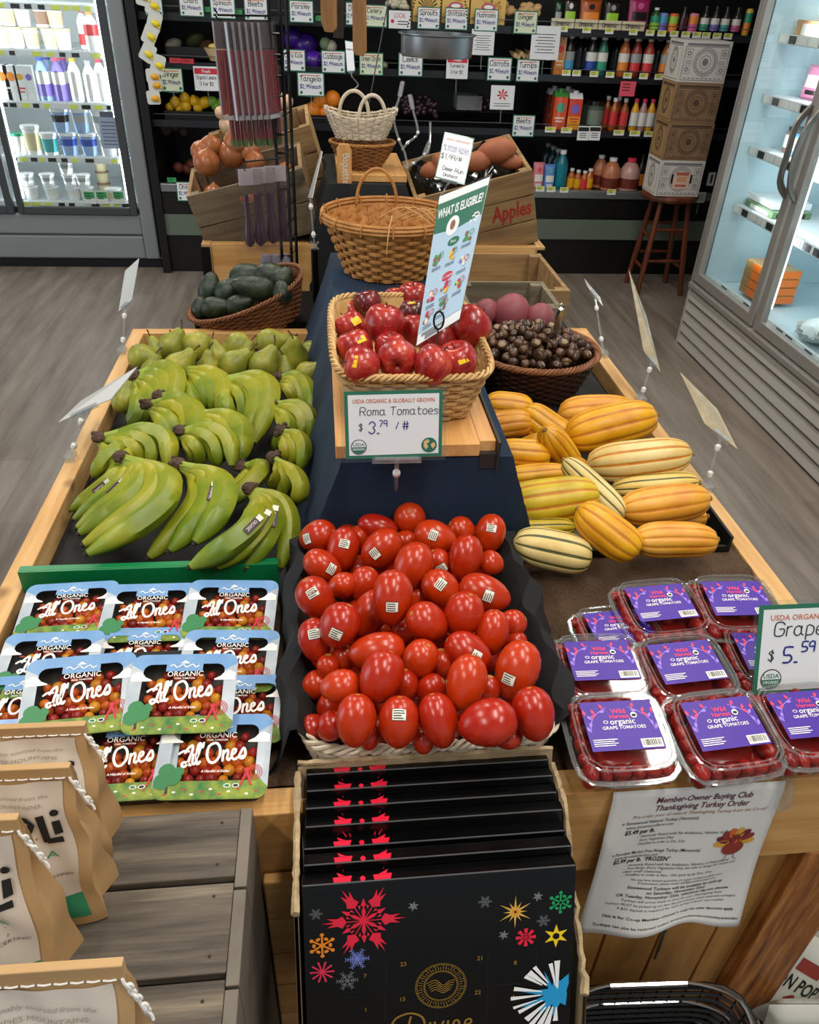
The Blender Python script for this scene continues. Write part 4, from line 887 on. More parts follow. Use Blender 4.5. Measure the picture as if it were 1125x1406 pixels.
# ================================================================== SIGNS AND SIGN HOLDERS
paperM = mat('sign_paper', 'dfe3e6', .6, coat=.06); sgreen = mat('sign_green', '1f6b52', .45, coat=.3); sorange = mat('sign_orange', 'c9795e', .6); lam = clear('laminate', (.92, .95, .95), .1, 1.5); hold = clear('clear_acrylic', (.90, .92, .93), .06, 1.7, .10); whitepl = mat('white_plastic', 'e4e4e0', .35)
def usda(f, x, y, r, M=None, z=.001):
    f.disc((x, y), r, 26, 2, M, z); f.disc((x, y), r*.9, 26, 0, M, z+.0002)
    pts = [(x+r*.88*math.cos(a), y+r*.88*math.sin(a)) for a in [PI+PI*k/14 for k in range(15)]]; f.poly(pts, 1, M, z+.0004)
    text(f, 'USDA', x, y+r*.12, r*.42, 1, M, z+.0004, bold=.02); text(f, 'ORGANIC', x, y-r*.42, r*.30, 0, M, z+.0006, wmax=r*1.5, bold=.02)
def sign_card(o, w, h, M, title=None, lines=(), globe=False, name='sign_card', border=.006, seal=True, ttl_al='C'):
    b = MB(); b.box((-w/2-.006, -h/2-.006, -.0008), (w/2+.006, h/2+.006, -.0002), 0, M); b.build('laminate_sleeve', lam, o, world=True)
    f = MB(); f.box((-w/2, -h/2, 0), (w/2, h/2, .0006), 1, M); f.plane(w-2*border, h-2*border, 0, M, .0009)
    if title: text(f, title, 0, h/2-border-h*.12, h*.06, 3, M, .0013, bold=.02, wmax=(w-2*border)*.9)
    if seal: usda(f, -w/2+border+h*.14, -h/2+border+h*.13, h*.115, M, .0013)
    if globe:
        gx, gy, gr = w/2-border-h*.14, -h/2+border+h*.13, h*.115
        f.disc((gx, gy), gr, 24, 1, M, .0013)
        for pl in ([(-.7, .5), (-.2, .8), (.1, .5), (-.3, .2), (-.1, -.2), (-.4, -.6), (-.7, -.1)], [(.2, .1), (.6, .4), (.85, .0), (.5, -.5), (.3, -.2)]): f.poly([(gx+a*gr, gy+b_*gr) for a, b_ in pl][::-1], 5, M, .0016)
    for ln in lines:
        st, x, y, hh, mi, wd = ln; hand(f, st, x, y, hh, mi, M, .0015, wd, slant=.06)
    f.build(name, [paperM, sgreen, inkK, sorange, inkB, mat('land_tan', 'd9b380', .6)], o, world=True); return
def clip_holder(o, base, top, tilt_dir=None, w=.075, clampdir=(1, 0, 0)):
    """clear clip on the rail at base, stem with two white ball joints up to the card clamp at top"""
    base = Vector(base); top = Vector(top); cd_ = Vector(clampdir).normalized()
    a = base+(top-base)*.25; b_ = base+(top-base)*.78
    m = MB(); m.tube([a, b_], .0028, 8); m.build('stem', hold, o, world=True)
    for q in (a, b_): 
        m = MB(); dd = (b_-a).normalized(); m.tube([q-dd*.007, q-dd*.003, q+dd*.004, q+dd*.007], [.0035, .006, .006, .0035], 10); m.build('joint', whitepl, o, world=True)
    m = MB(); m.tube([b_, top], .0035, 7); m.bar(top-cd_*w/2, top+cd_*w/2, .006, .008); m.bar(top-cd_*w*.45+Vector((0, 0, .004)), top+cd_*w*.45+Vector((0, 0, .004)), .010, .003); m.build('card_clamp', hold, o, world=True)
    m = MB(); m.tube([a, base], .004, 7); m.box((base.x-.010, base.y-.014, base.z-.018), (base.x+.010, base.y-.008, base.z+.006)); m.box((base.x-.010, base.y+.008, base.z-.010), (base.x+.010, base.y+.013, base.z+.006)); m.box((base.x-.010, base.y-.014, base.z+.002), (base.x+.010, base.y+.013, base.z+.008)); m.build('rail_clip', hold, o, world=True)
# Roma tomatoes sign
c = Y(541, 583, .968)
u_ = cU.copy(); upv = Vector((0, .22, 1)).normalized()
M = frame(c, Vector((1, .0, .015)), upv)
w_ = 134*depth(c)/FPX; 
def fit_h(c, up, v0, v1):   # card height whose edges project v0..v1 px apart
    lo, hi = .02, .4
    for _ in range(30):
        m_ = (lo+hi)/2; a, b_ = c+up*m_/2, c-up*m_/2
        pv = lambda p: 703-FPX*((p-cO).dot(cU))/((p-cO).dot(cF))
        if pv(b_)-pv(a) > v1-v0: hi = m_
        else: lo = m_
    return (lo+hi)/2
h_ = fit_h(c, upv, 538, 630)
o = thing('price_sign', 'green-bordered sign lettered Roma Tomatoes $3.79 in front of the board', 'sign', Z(545, 705, .905))
sign_card(o, w_, h_, M, 'USDA ORGANIC & GLOBALLY GROWN', [('Roma Tomatoes', -w_*.345, h_*.15, h_*.115, 2, .0010), ('$', -w_*.36, -h_*.07, h_*.09, 2, .0011), ('3.', -w_*.26, -h_*.12, h_*.17, 4, .0016), ('79', -w_*.15, -.002, h_*.09, 4, .0013), ('/', w_*.02, -h_*.06, h_*.10, 4, .0012), ('#', w_*.09, -h_*.07, h_*.12, 4, .0014)], globe=True, border=.005)
clip_holder(o, Z(543, 706, .90), M @ Vector((.004, -h_/2-.004, 0)), w=.072)
# Grape tomatoes sign
c = Z(1122, 890, .955); upv = Vector((.0, .42, 1)).normalized(); w_ = .212; h_ = fit_h(c, upv, 829, 952)
pL = c; M = frame(c, Vector((1, -.02, .02)), upv)
# left edge at px 1040
lx = -(c-Y(1040, 893, c.y)).x; M = frame(c+Vector((w_/2+lx, 0, 0)), Vector((1, -.02, .02)), upv)
o = thing('price_sign', 'large green-bordered sign lettered Grape $5.59 clipped to the right front rail', 'sign', Z(1092, 1075, .845))
sign_card(o, w_, h_, M, 'USDA ORGANIC & GLOBALLY GROWN', [('Grape Tomatoes', -w_/2+.0224, h_*.16, h_*.15, 2, .0016), ('$', -w_/2+.0172, -h_*.11, h_*.10, 2, .0015), ('5.', -w_/2+.0378, -h_*.14, h_*.17, 4, .0026), ('59', -w_/2+.062, -.003, h_*.11, 4, .0022)], globe=True, border=.006)
clip_holder(o, Vector((.560, .563, .845)), M @ Vector((-w_/2+.055, -h_/2-.002, 0)), w=.08)
m = MB(); m.tube([(.560, .540, .85), (.562, .532, .82), (.560, .536, .80)], [.012, .014, .009], 10, flat=.5); m.build('clip_spring', hold, o, world=True)
# back-turned signs on the side rails: (base px on rail, stem top px, card corner px list with heights)
def quad_sign(label, base, quadpx, dps, back=True, mi=0, clampd=(1, 0, 0), topi=(0, 1)):
    o = thing('price_sign', label, 'sign', base); P = [D_(q[0], q[1], d) for q, d in zip(quadpx, dps)]
    e1 = (P[1]-P[0]); nrm = (P[1]-P[0]).cross(P[3]-P[0]).normalized()*.0006
    f = MB(); f.hexa([P[0]-nrm, P[1]-nrm, P[2]-nrm, P[3]-nrm, P[0]+nrm, P[1]+nrm, P[2]+nrm, P[3]+nrm], mi); f.build('sign_card', [mat('card_back', 'cfd2cf', .4, coat=.4), mat('card_back_tan', 'b9a88c', .5, var=('9c8768', 40, .5))], o, world=True)
    b = MB(); k = 1.06; c = (P[0]+P[1]+P[2]+P[3])/4; Q = [c+(p-c)*k for p in P]; b.hexa([q-nrm*.3 for q in Q]+[q+nrm*.3 for q in Q]); b.build('laminate_sleeve', lam, o, world=True)
    clip_holder(o, base, (P[2]+P[3])/2, w=(P[2]-P[3]).length*.5, clampdir=(P[2]-P[3])); return o

r1 = depth(Z(168, 480, .845)); 
quad_sign('small clear price sign leaning on the left rail at the far corner', Z(168, 482, .845), [(172, 372), (191, 355), (181, 412), (163, 428)], [r1, r1-.06, r1-.06, r1])
r2 = depth(Z(97, 628, .845))
quad_sign('price sign tilted flat with glare over the left rail beside the bananas', Z(97, 628, .845), [(112, 550), (188, 504), (152, 548), (80, 580)], [r2+.10, r2+.02, r2-.06, r2-.02])
r3 = depth(Z(830, 478, .845))
quad_sign('thin edge-on price sign on the right rail beside the chestnuts', Z(829, 486, .845), [(803, 383), (824, 408), (828, 420), (806, 392)], [r3+.02, r3+.0, r3-.02, r3+.02])
r4 = depth(Z(880, 548, .845))
quad_sign('tall narrow price sign on the right rail, second from the back', Z(880, 548, .845), [(864, 372), (888, 435), (907, 511), (884, 482)], [r4+.03, r4+.03, r4-.03, r4-.02], True, 1)
r5 = depth(Z(970, 668, .845))
quad_sign('tan-backed price sign on the right rail nearest the squash front', Z(970, 668, .845), [(934, 511), (985, 562), (1013, 617), (968, 582)], [r5+.04, r5+.02, r5-.04, r5-.02], True, 1)
# ================================================================== ELIGIBILITY POSTER on a wire foot in the apple basket
yb = Z(600, 520, BT+.03).y
P = [D_(604, 270, 1.30), D_(673, 243, 1.16), D_(631, 438, 1.16), D_(572, 475, 1.22)]
nP = (P[0]-P[3]).cross(P[2]-P[3]); dd_ = ray(673, 243); P[1] = cO+dd_*((P[3]-cO).dot(nP)/dd_.dot(nP)); ex = (P[1]-P[0]); ey = (P[0]-P[3]); W2, H2 = ex.length, ey.length
o = thing('information_poster', 'tall laminated poster headed WHAT IS ELIGIBLE? standing over the apples', 'poster', Z(592, 505, BT+.05))
def quadmap(b, P, off=0.0):   # warp unit square (0..1, 0..1, z) onto quad P (TL, TR, BR, BL)
    nrm = (P[1]-P[0]).cross(P[0]-P[3]).normalized()
    out = []
    for p in b.v:
        x, y = p.x, p.y; q = (P[3]*(1-x)+P[2]*x)*(1-y)+(P[0]*(1-x)+P[1]*x)*y; out.append(q+nrm*(p.z))
    b.v = out; return b
b = MB(); b.box((-.03, -.02, -.0008), (1.03, 1.02, .0)); quadmap(b, P).build('laminate_sleeve', lam, o, world=True)
f = MB(); f.box((0, 0, 0), (1, 1, .0004), 0)
f.poly([(0, .70), (1, .70), (1, .94), (0, .94)][::1], 1, z=.0008); f.poly([(0, .07), (1, .07), (1, .73), (.5, .70), (0, .73)][::1], 2, z=.001)
MS = Matrix.Diagonal((1/W2, 1/H2, 1, 1))
text(f, 'WHAT IS ELIGIBLE?', W2*.5, H2*.83, H2*.065, 0, MS, .0014, bold=.03, wmax=W2*.92)
f.disc((W2*.42, H2*.735), H2*.055, 20, 0, MS, .0014, ry=H2*.07); f.disc((W2*.42, H2*.74), H2*.022, 12, 3, MS, .0017, ry=H2*.035)
f.disc((W2*.5, H2*.615), H2*.05, 18, 1, MS, .0014, ry=H2*.03); f.disc((W2*.5, H2*.375), H2*.05, 18, 4, MS, .0014, ry=H2*.03); text(f, 'Plus', W2*.5, H2*.605, H2*.022, 0, MS, .0017); text(f, 'Not eligible', W2*.5, H2*.366, H2*.018, 0, MS, .0017, wmax=W2*.3)
R = random.Random(6)
for x, y, cs in ((.2, .53, (5, 6, 3)), (.5, .52, (4, 6, 5)), (.8, .60, (3, 3, 6)), (.8, .42, (0, 7, 8)), (.5, .29, (3, 4, 5)), (.2, .28, (4, 7, 4)), (.8, .27, (5, 4, 6)), (.2, .15, (7, 4, 3)), (.5, .17, (3, 8, 6))):
    for k in range(7): f.disc((W2*(x+R.uniform(-.07, .07)), H2*(y+R.uniform(-.03, .035))), H2*R.uniform(.010, .018), 8, R.choice(cs), MS, .0014+.0002*k)
    f.disc((W2*(x+.09), H2*(y+.02)), H2*.02, 12, 4 if y < .45 else 6, MS, .003, r0=H2*.015)
    for q in range(2): f.plane(W2*.20, H2*.006, 9, MS, .0014, W2*x, H2*(y-.055-.013*q))
for q in range(5): f.plane(W2*(.5 if q < 2 else .3), H2*.005, 9 if q else 1, MS, .0014, W2*.35, H2*(.055-.011*q))
for k in range(6):
    for j in range(5): 
        if R.random() < .55: f.plane(W2*.03, H2*.012, 0, MS, .0014, W2*(.80+.03*k), H2*(.70+.014*j))
quadmap(f, P).build('sign_card', [mat('poster_white', 'e4e9ea', .4, coat=.3), mat('poster_green', '17684e', .45), mat('poster_blue', 'a9c4d8', .45), mat('poster_brown', '8a5a3a', .5), mat('poster_red', 'bb2f4a', .5), mat('poster_yellow', 'e0b83a', .5), mat('poster_leaf', '3f8a4a', .5), mat('poster_cream', 'e6d9c2', .5), mat('poster_lilac', '8a7aa8', .5), mat('poster_ink', '4a5560', .6)], o, world=True)
m = MB(); a = D_(592, 520, 1.16); b_ = D_(602, 452, 1.175); m.tube([a, b_], .0014, 6); rr = .014; cc = b_+Vector((0, 0, rr))
m.tube([cc+Vector((rr*.55*math.sin(2*PI*k/18), 0, -rr*math.cos(2*PI*k/18)*1.0)) for k in range(18)], .0017, 6, closed=True, cap=False); m.build('wire_stand', blackmetal, o, world=True)
# ================================================================== TURKEY ORDER NOTICE hanging on the rail
TL, TR = Vector((.338, .5425, .842)), Vector((.562, .5425, .842))
def paper_pt(x, y):   # x 0..1, y 0..1 (0 bottom)
    t = 1-y; side = abs(2*x-1)
    X_ = TL.x+(TR.x-TL.x)*x+.012*(t)*(x-.3)
    curl = max(0, t-.45)/.55
    yy = .5425-.026*t-.022*curl*curl*(1-side**2)-.006*math.sin(x*9+t*5)*t
    zz = .842-.296*t+.050*curl**2*(1-side**1.6)+.004*math.sin(x*14)*curl
    return Vector((X_, yy-.002*(t > 0), zz))
def warp_paper(b, zoff=1.0):
    out = []
    for p in b.v:
        q = paper_pt(p.x, p.y); dx = paper_pt(min(p.x+.01, 1), p.y)-paper_pt(max(p.x-.01, 0), p.y); dy = paper_pt(p.x, min(p.y+.01, 1))-paper_pt(p.x, max(p.y-.01, 0))
        out.append(q+dx.cross(dy).normalized()*p.z)
    b.v = out; return b
b = MB(); N = 26; vs = [(i/N, j/N, 0) for j in range(N+1) for i in range(N+1)]; b.add(vs, [(j*(N+1)+i, j*(N+1)+i+1, (j+1)*(N+1)+i+1, (j+1)*(N+1)+i) for j in range(N) for i in range(N)], 0, None, True)
o = warp_paper(b).build('paper_notice', mat('paper_white', 'dcdcda', .7)); s_ = o.modifiers.new('solid', 'SOLIDIFY'); s_.thickness = .0003
tag(o, 'white paper notice for a Thanksgiving turkey order hanging from the front rail', 'notice')
PW_, PH_ = .222, .28; MS = Matrix.Diagonal((1/PW_, 1/PH_, 1, 1)); f = MB(); zz = .0007
purp = 1
def tl(st, x, y, h, mi=0, al='L', bold=0, shear=0, wm=None): text(f, st, x*PW_, y*PH_, h*1.28, mi, MS, zz, al, shear, bold, wm)
tl('Member-Owner Buying Club', .54, .925, .0078, 1, 'C', .012, .2, .125); tl('Thanksgiving Turkey Order', .54, .875, .0078, 1, 'C', .012, .2, .122)
tl('Pre-order your all natural Thanksgiving Turkey from the Co-op!', .54, .838, .0044, 2, 'C', 0, .25, .176)
tl('o Stonewood Natural Turkey (Vermont)', .09, .800, .0046, 0, 'L', .004, .15, .100); tl('www.stonewoodfarm.com', .12, .772, .0042, 0, 'L', 0, .2, .062); tl('$5.49 per lb.', .12, .735, .0062, 0, 'L', .02, .1, .040)
for k, st in enumerate(('Humanely Raised with No Antibiotics, Nitrates, or Preservatives', 'Fed a Vegetarian Diet', 'Deadline to order is Oct. 31st')): tl('-  '+st, .20, .706-.027*k, .0040, 0, 'L', 0, .2, (.144, .050, .066)[k])
tl('o Ferndale Market Free-Range Turkey (Minnesota)', .08, .592, .0046, 0, 'L', .004, .15, .116); tl('www.ferndalemarket.com', .10, .565, .0042, 0, 'L', 0, .2, .058); tl('$2.99 per lb. *FROZEN*', .10, .532, .0062, 0, 'L', .02, .1, .076)
for k, st in enumerate(('Humanely Raised with No Antibiotics, Nitrates, or Preservatives', 'Free-Range (Fed a Vegetarian Diet, but able to forage for insects and', 'other small creatures)', 'Deadline to order is Nov. 15th (pick up by Nov. 21st)')): tl(('-  ' if k != 2 else '   ')+st, .18, .500-.024*k, .0038, 0, 'L', 0, .2, (.140, .150, .050, .120)[k])
tl('We may have limited quantities of organic turkeys available soon.', .52, .392, .0034, 0, 'C', 0, .2, .125); tl('If interested, please email deli@potsdamcoop.com', .52, .370, .0034, 0, 'C', 0, .2, .105)
for k, (st, wm) in enumerate((('Stonewood Turkeys will be available for pick-up', .130), ('on Saturday, November 22nd', .080), ('OR Tuesday, November 25th, whichever day you choose.', .155), ('Turkeys will arrive fresh in time for your Thanksgiving Feast.', .140), ('Turkeys MUST be picked up on the day you choose unless otherwise arranged.', .180), ('A $25 deposit is required for each turkey ordered - see a cashier.', .150))):
    tl(st, .52, .335-.030*k, .0046 if k < 3 else .0036, 0, 'C', .012 if k < 3 else 0, .15, wm)
tl("This is for Co-op Member-Owner's only! No other discounts apply.", .52, .120, .0044, 0, 'C', .012, .15, .182); tl('Turkeys can also be reserved online www.potsdamcoop.com/turkey-preorders', .52, .055, .0042, 0, 'C', .010, .15, .200)
# turkey drawing
n0 = len(f.v)
tx, ty = .80*PW_, .615*PH_
for k, a in enumerate((0, 26, 52, 78, 104, 130, 156, 180)):
    ar = math.radians(a); col = (4, 3, 5, 4, 6, 3, 5, 4)[k]; L = .021
    cx, cy = tx+math.cos(ar)*L*.62, ty+.004+math.sin(ar)*L*.62; f.add([(cx+math.cos(ar)*L*.42*math.cos(q)-math.sin(ar)*.0048*math.sin(q), cy+math.sin(ar)*L*.42*math.cos(q)+math.cos(ar)*.0048*math.sin(q), zz+.0003) for q in [2*PI*j/12 for j in range(12)]], [tuple(range(12))], col, MS)
f.v = f.v; f.disc((tx, ty-.004), .0115, 18, 3, MS, zz+.0008, ry=.0105); f.disc((tx, ty+.010), .0052, 14, 3, MS, zz+.0010, ry=.0070); f.disc((tx+.001, ty+.006), .0014, 8, 6, MS, zz+.0012, ry=.0034)
for sx in (-1, 1): f.ribbon([(tx+sx*.004, ty-.014), (tx+sx*.005, ty-.021), (tx+sx*.009, ty-.023)], .0007, 0, MS, zz+.0006); f.disc((tx+sx*.0017, ty+.012), .0011, 8, 0, MS, zz+.0012)
PVT = Vector((tx/PW_, ty/PH_, 0))
for i_ in range(n0, len(f.v)): q = f.v[i_]; f.v[i_] = Vector((PVT.x+(q.x-PVT.x)*1.3, PVT.y+(q.y-PVT.y)*1.3, q.z))
# cut long glyph faces finely enough for the curl: letters are small, so a plain warp is enough
lettering = warp_paper(f).build('printed_lettering', [inkK, mat('ink_plum', '5a1c34', .6), mat('ink_rust', 'a0714e', .6), mat('ink_turkey', '8e2f22', .6), mat('ink_gold', 'd9a23a', .6), mat('ink_maroon', '6b1430', .6), mat('ink_orange', 'd0612a', .6)], o, world=True)
# ================================================================== ADVENT CALENDARS IN THEIR CARDBOARD BOX
inkblk = mat('calendar_black', '050506', .22, spec=.35); cardE = mat('card_edge', '3a3632', .7); redF = mat('foil_red', 'e01f3d', .35); gold = mat('foil_gold', 'b08a3c', .35, .6); goldD = mat('foil_gold_dim', '5a4a28', .4, .5)
cols = [inkblk, redF, mat('print_orange', 'ee8a1c', .4), mat('print_yellow', 'f2cf1a', .4), mat('print_green', '169a5c', .4), mat('print_periwinkle', '7280cc', .4), mat('print_pink', 'e22f56', .4), mat('print_silver', '6f7478', .4), mat('print_snow', 'f2f4f4', .4), mat('print_cyan', '1a9ad6', .4), gold, goldD, mat('gold_star', 'd9a94a', .35), mat('emboss', '1b1b1e', .25)]
TILT = 24.0; CW2, CHt, CT = .291, .375, .0188
def fl(b, cx, cy, r, pts, mi, n=6, z=.0004, a0=0):   # n-fold petals from a polygon given in polar-ish (radial, lateral)
    for k in range(n):
        a = a0+2*PI*k/n; c, s = math.cos(a), math.sin(a); P = [(cx+r*(x*c-y*s), cy+r*(x*s+y*c)) for x, y in pts]; b.poly(P, mi, z=z)
def dotflake(b, x, y, r, mi, z=.0004):
    fl(b, x, y, r, [(.12, -.07), (.85, -.07), (.85, .07), (.12, .07)], mi, 6, z, PI/6)
    for k in range(6):
        a = PI/6+PI*k/3
        for q, rr, off in ((.9, .16, 0), (.55, .13, .26), (.55, .13, -.26)): b.disc((x+r*(q*math.cos(a)-off*math.sin(a)), y+r*(q*math.sin(a)+off*math.cos(a))), r*rr, 8, mi, z=z)
    b.disc((x, y), r*.22, 10, mi, z=z)
def fineflake(b, x, y, r, mi, z=.0004):
    for k in range(6):
        a = PI*k/3; c, s = math.cos(a), math.sin(a); b.ribbon([(x, y), (x+r*c, y+r*s)], r*.07, mi, None, z, 1, False)
        for q in (.4, .65, .88):
            for sg in (-1, 1): b.ribbon([(x+r*q*c, y+r*q*s), (x+r*(q+.16)*c-sg*r*.2*s, y+r*(q+.16)*s+sg*r*.2*c)], r*.05, mi, None, z, 1, False)
    for q in (.3, .6, .85): b.add([(x+r*q*math.cos(PI*k/3+PI/6)*.8, y+r*q*math.sin(PI*k/3+PI/6)*.8, z) for k in range(6)]+[(x+r*(q-.06)*math.cos(PI*k/3+PI/6)*.8, y+r*(q-.06)*math.sin(PI*k/3+PI/6)*.8, z) for k in range(6)], [(k, (k+1) % 6, 6+(k+1) % 6, 6+k) for k in range(6)], mi)
# local frame of a calendar: x right, y up the face, z out of the face; origin at the top left corner of the face
def cal_matrix(x, y, z): return T(x, y, z) @ RX(90-TILT)
F0 = cal_matrix(-.0385, .432, .881); F0n = (F0.to_3x3() @ Vector((0, 0, 1)))
def onface(u, v):
    d = ray(u, v); o_ = F0.translation; t = (o_-cO).dot(F0n)/d.dot(F0n); p = F0.inverted() @ (cO+d*t); return p.x, p.y
def K7(x, y): return onface(380+x/2.557, 1030+y/2.557)   # crop used for reading the art
def calendar(label, full):
    o = thing('advent_calendar', label, 'calendar', M=Matrix()); b = MB(); b.box((0, -CHt, -CT), (CW2, 0, 0)); b.build('box_body', inkblk, o, bevel=.0006); b = MB(); b.box((.001, -.0007, -.0006), (CW2-.001, .0004, .0004)); b.build('worn_edge_highlight', mat('scuff_highlight', '5a5a5c', .4), o)  # pale grey strip paints a highlight and bright scuffs along the top edge
    f = MB(); cx, cy = K7(306, 598); rx = abs(K7(455, 598)[0]-cx); 
    fl(f, cx, cy, rx, [(.42, -.035), (.50, -.16), (.62, -.10), (.86, -.12), (.70, -.03), (1.0, 0), (.70, .03), (.86, .12), (.62, .10), (.50, .16), (.42, .035)], 1, 6, .0004)
    fl(f, cx, cy, rx, [(.0, -.012), (.5, -.012), (.5, .012), (0, .012)], 1, 6, .0004); fl(f, cx, cy, rx, [(0, -.02), (.25, -.05), (.4, 0), (.25, .05), (0, .02)], 1, 6, .0004, PI/6)
    fl(f, cx, cy, rx, [(.42, -.06), (.55, -.02), (.6, 0), (.55, .02), (.42, .06), (.36, 0)], 1, 6, .0004, PI/6); fl(f, cx, cy, rx, [(.30, -.09), (.40, -.13), (.42, -.07)], 1, 6, .0004, PI/6); fl(f, cx, cy, rx, [(.30, .09), (.42, .07), (.40, .13)], 1, 6, .0004, PI/6)
    for (x, y) in ((232, 500), (378, 488)):    # tips of the big flake fold over onto the top face
        px, _ = K7(x, y); s = 1 if x > 300 else -1
        px = cx+s*rx*.47
        f.add([(px-.009, .0004, -.001), (px-.010, .0004, -.009), (px-s*.004-.0, .0004, -.0095), (px+s*.006, .0004, -.0165), (px+s*.004, .0004, -.010), (px+.010, .0004, -.010), (px+.008, .0004, -.001)], [(0, 1, 2, 3, 4, 5, 6)[::-1]], 1)
    f.add([(cx-.002, .0004, -.0005), (cx-.003, .0004, -.006), (cx, .0004, -.009), (cx+.003, .0004, -.006), (cx+.002, .0004, -.0005)], [(4, 3, 2, 1, 0)], 1)
    if full:
        s = rx/150
        x, y = K7(160, 685); dotflake(f, x, y, 47*s, 2); x, y = K7(283, 732); dotflake(f, x, y, 20*s, 5); fineflake(f, x, y, 42*s, 5)
        x, y = K7(160, 778); fl(f, x, y, 43*s, [(0, -.05), (1, -.09), (1, .09), (0, .05)], 6, 10)
        x, y = K7(248, 808); fineflake(f, x, y, 38*s, 7); x, y = K7(138, 575); fineflake(f, x, y, 22*s, 7); x, y = K7(732, 531); fineflake(f, x, y, 24*s, 7); x, y = K7(937, 598); fineflake(f, x, y, 24*s, 7)
        for q in ((480, 547), (917, 513), (797, 648)): x, y = K7(*q); fl(f, x, y, 21*s, [(0, -.12), (.45, -.2), (1, 0), (.45, .2), (0, .12)], 7, 6, .0004, .3)
        x, y = K7(838, 567); fl(f, x, y, 66*s, [(.08, -.09), (1, 0), (.08, .09)], 12, 6, .0004, .52); fl(f, x, y, 44*s, [(.1, -.14), (1, 0), (.1, .14)], 12, 6, .0005, 0); f.disc((x, y), 12*s, 12, 2, z=.0007, r0=7*s)
        x, y = K7(997, 533); dotflake(f, x, y, 44*s, 4); f.disc((x, y), 6*s, 10, 0, z=.0008)
        x, y = K7(875, 656); dotflake(f, x, y, 20*s, 1); fl(f, x, y, 38*s, [(.4, -.12), (.95, -.2), (1, 0), (.95, .2), (.4, .12)], 1, 8)
        x, y = K7(981, 651); fl(f, x, y, 48*s, [(.0, -.28), (.36, -.2), (1, 0), (.36, .2), (0, .28)], 3, 6, .0004, PI/2); f.disc((x, y), 13*s, 12, 0, z=.0008)
        # white and blue burst at the right edge
        x, y = K7(985, 850)
        pts = []
        for k, (a, r) in enumerate(((100, 95), (122, 42), (118, 130), (150, 48), (172, 165), (188, 60), (200, 175), (215, 62), (232, 150), (250, 60), (262, 120), (285, 55), (300, 80), (330, 50), (350, 45), (10, 42), (40, 66), (62, 105), (80, 60))):
            r = r*.84; ar = math.radians(a); pts.append((min(x+r*s*math.cos(ar), CW2-.0008), y+r*s*math.sin(ar)))
        f.poly(pts, 9, z=.0006)
        for a, r0, r1, w_ in ((92, 20, 138, 11), (103, 30, 132, 8), (127, 60, 150, 8), (138, 55, 148, 12), (146, 70, 150, 8), (168, 60, 168, 9), (182, 60, 176, 8), (196, 80, 172, 6), (205, 60, 160, 8), (222, 60, 155, 12), (233, 70, 160, 10), (244, 60, 150, 12), (255, 60, 140, 12), (268, 60, 120, 10)):
            ar = math.radians(a); c, q = math.cos(ar), math.sin(ar); w0 = w_*.25
            f.poly([(x+s*(r0*c+w0*q), y+s*(r0*q-w0*c)), (x+s*(r1*c+w_*q), y+s*(r1*q-w_*c)), (x+s*(r1*c-w_*q), y+s*(r1*q+w_*c)), (x+s*(r0*c-w0*q), y+s*(r0*q+w0*c))], 8, z=.0009)
        for st, q in (('23', (445, 757)), ('21', (713, 736)), ('8', (838, 752)), ('7', (311, 799)), ('22', (706, 856)), ('4', (830, 872)), ('15', (443, 880)), ('1', (313, 917))): x, y = K7(*q); text(f, st, x, y, .0052, 10, z=.0004, bold=.01)
        x, y = K7(577, 826)
        for rr in (94, 89, 64, 60): f.disc((x, y), rr*s, 40, 10, z=.0004, r0=(rr-2)*s)
        for k in range(48): a = 2*PI*k/48; f.ribbon([(x+68*s*math.cos(a), y+68*s*math.sin(a)), (x+(78+6*(k % 3))*s*math.cos(a+.02), y+(78+6*(k % 3))*s*math.sin(a+.02))], 2.4*s, 10, None, .0005, 1, False)
        for k in range(5): f.ribbon([(x-52*s+4*k*s, y+(14-9*k)*s), (x-20*s, y+(26-10*k)*s), (x+8*s, y+(2-8*k)*s), (x+30*s, y+(18-9*k)*s), (x+52*s-4*k*s, y+(20-9*k)*s)], 3*s, 10, None, .0005, 4, False)
        for (x0, y0, x1, y1) in ((385, 738, 240, 850), (420, 735, 545, 830), (590, 720, 740, 830), (770, 705, 910, 810), (240, 866, 380, 950), (420, 850, 560, 950), (590, 838, 740, 940), (770, 825, 850, 930)):
            a, b_ = K7(x0, y0), K7(x1, y1); xa, xb = sorted((a[0], b_[0])); ya, yb2 = sorted((a[1], b_[1]))
            f.plane(xb-xa, .0005, 13, z=.0003, cx=(xa+xb)/2, cy=yb2); f.plane(xb-xa, .0005, 13, z=.0003, cx=(xa+xb)/2, cy=ya); f.plane(.0005, yb2-ya, 13, z=.0003, cx=xb, cy=(ya+yb2)/2)
        x, y = K7(575, 962)
        D1 = [(-1.25, .45), (-1.45, .12), (-1.3, -.12), (-1.0, .12), (-.9, .62), (-1.1, .78), (-1.5, .70), (-1.75, .4)]
        sc2 = 95*s
        for st in ([(-1.9, .30), (-1.7, .62), (-1.2, .78), (-.75, .60), (-.62, .20), (-.85, -.30), (-1.3, -.5), (-1.6, -.42)], [(-1.15, .62), (-1.28, .1), (-1.5, -.42)], [(-.40, .28), (-.50, -.3)], [(-.22, .28), (-.14, -.3), (.12, .28)], [(.30, .28), (.24, -.3)], [(.45, -.3), (.52, .2), (.66, .28), (.74, .1), (.70, -.3)], [(.95, 0), (1.2, .12), (1.15, .28), (.98, .2), (.98, -.2), (1.2, -.3)]): f.ribbon([(x+px_*sc2, y+py_*sc2-.004) for px_, py_ in st], .0024, 10, None, .0006, 5)
    f.build('printed_art', cols, o); return o
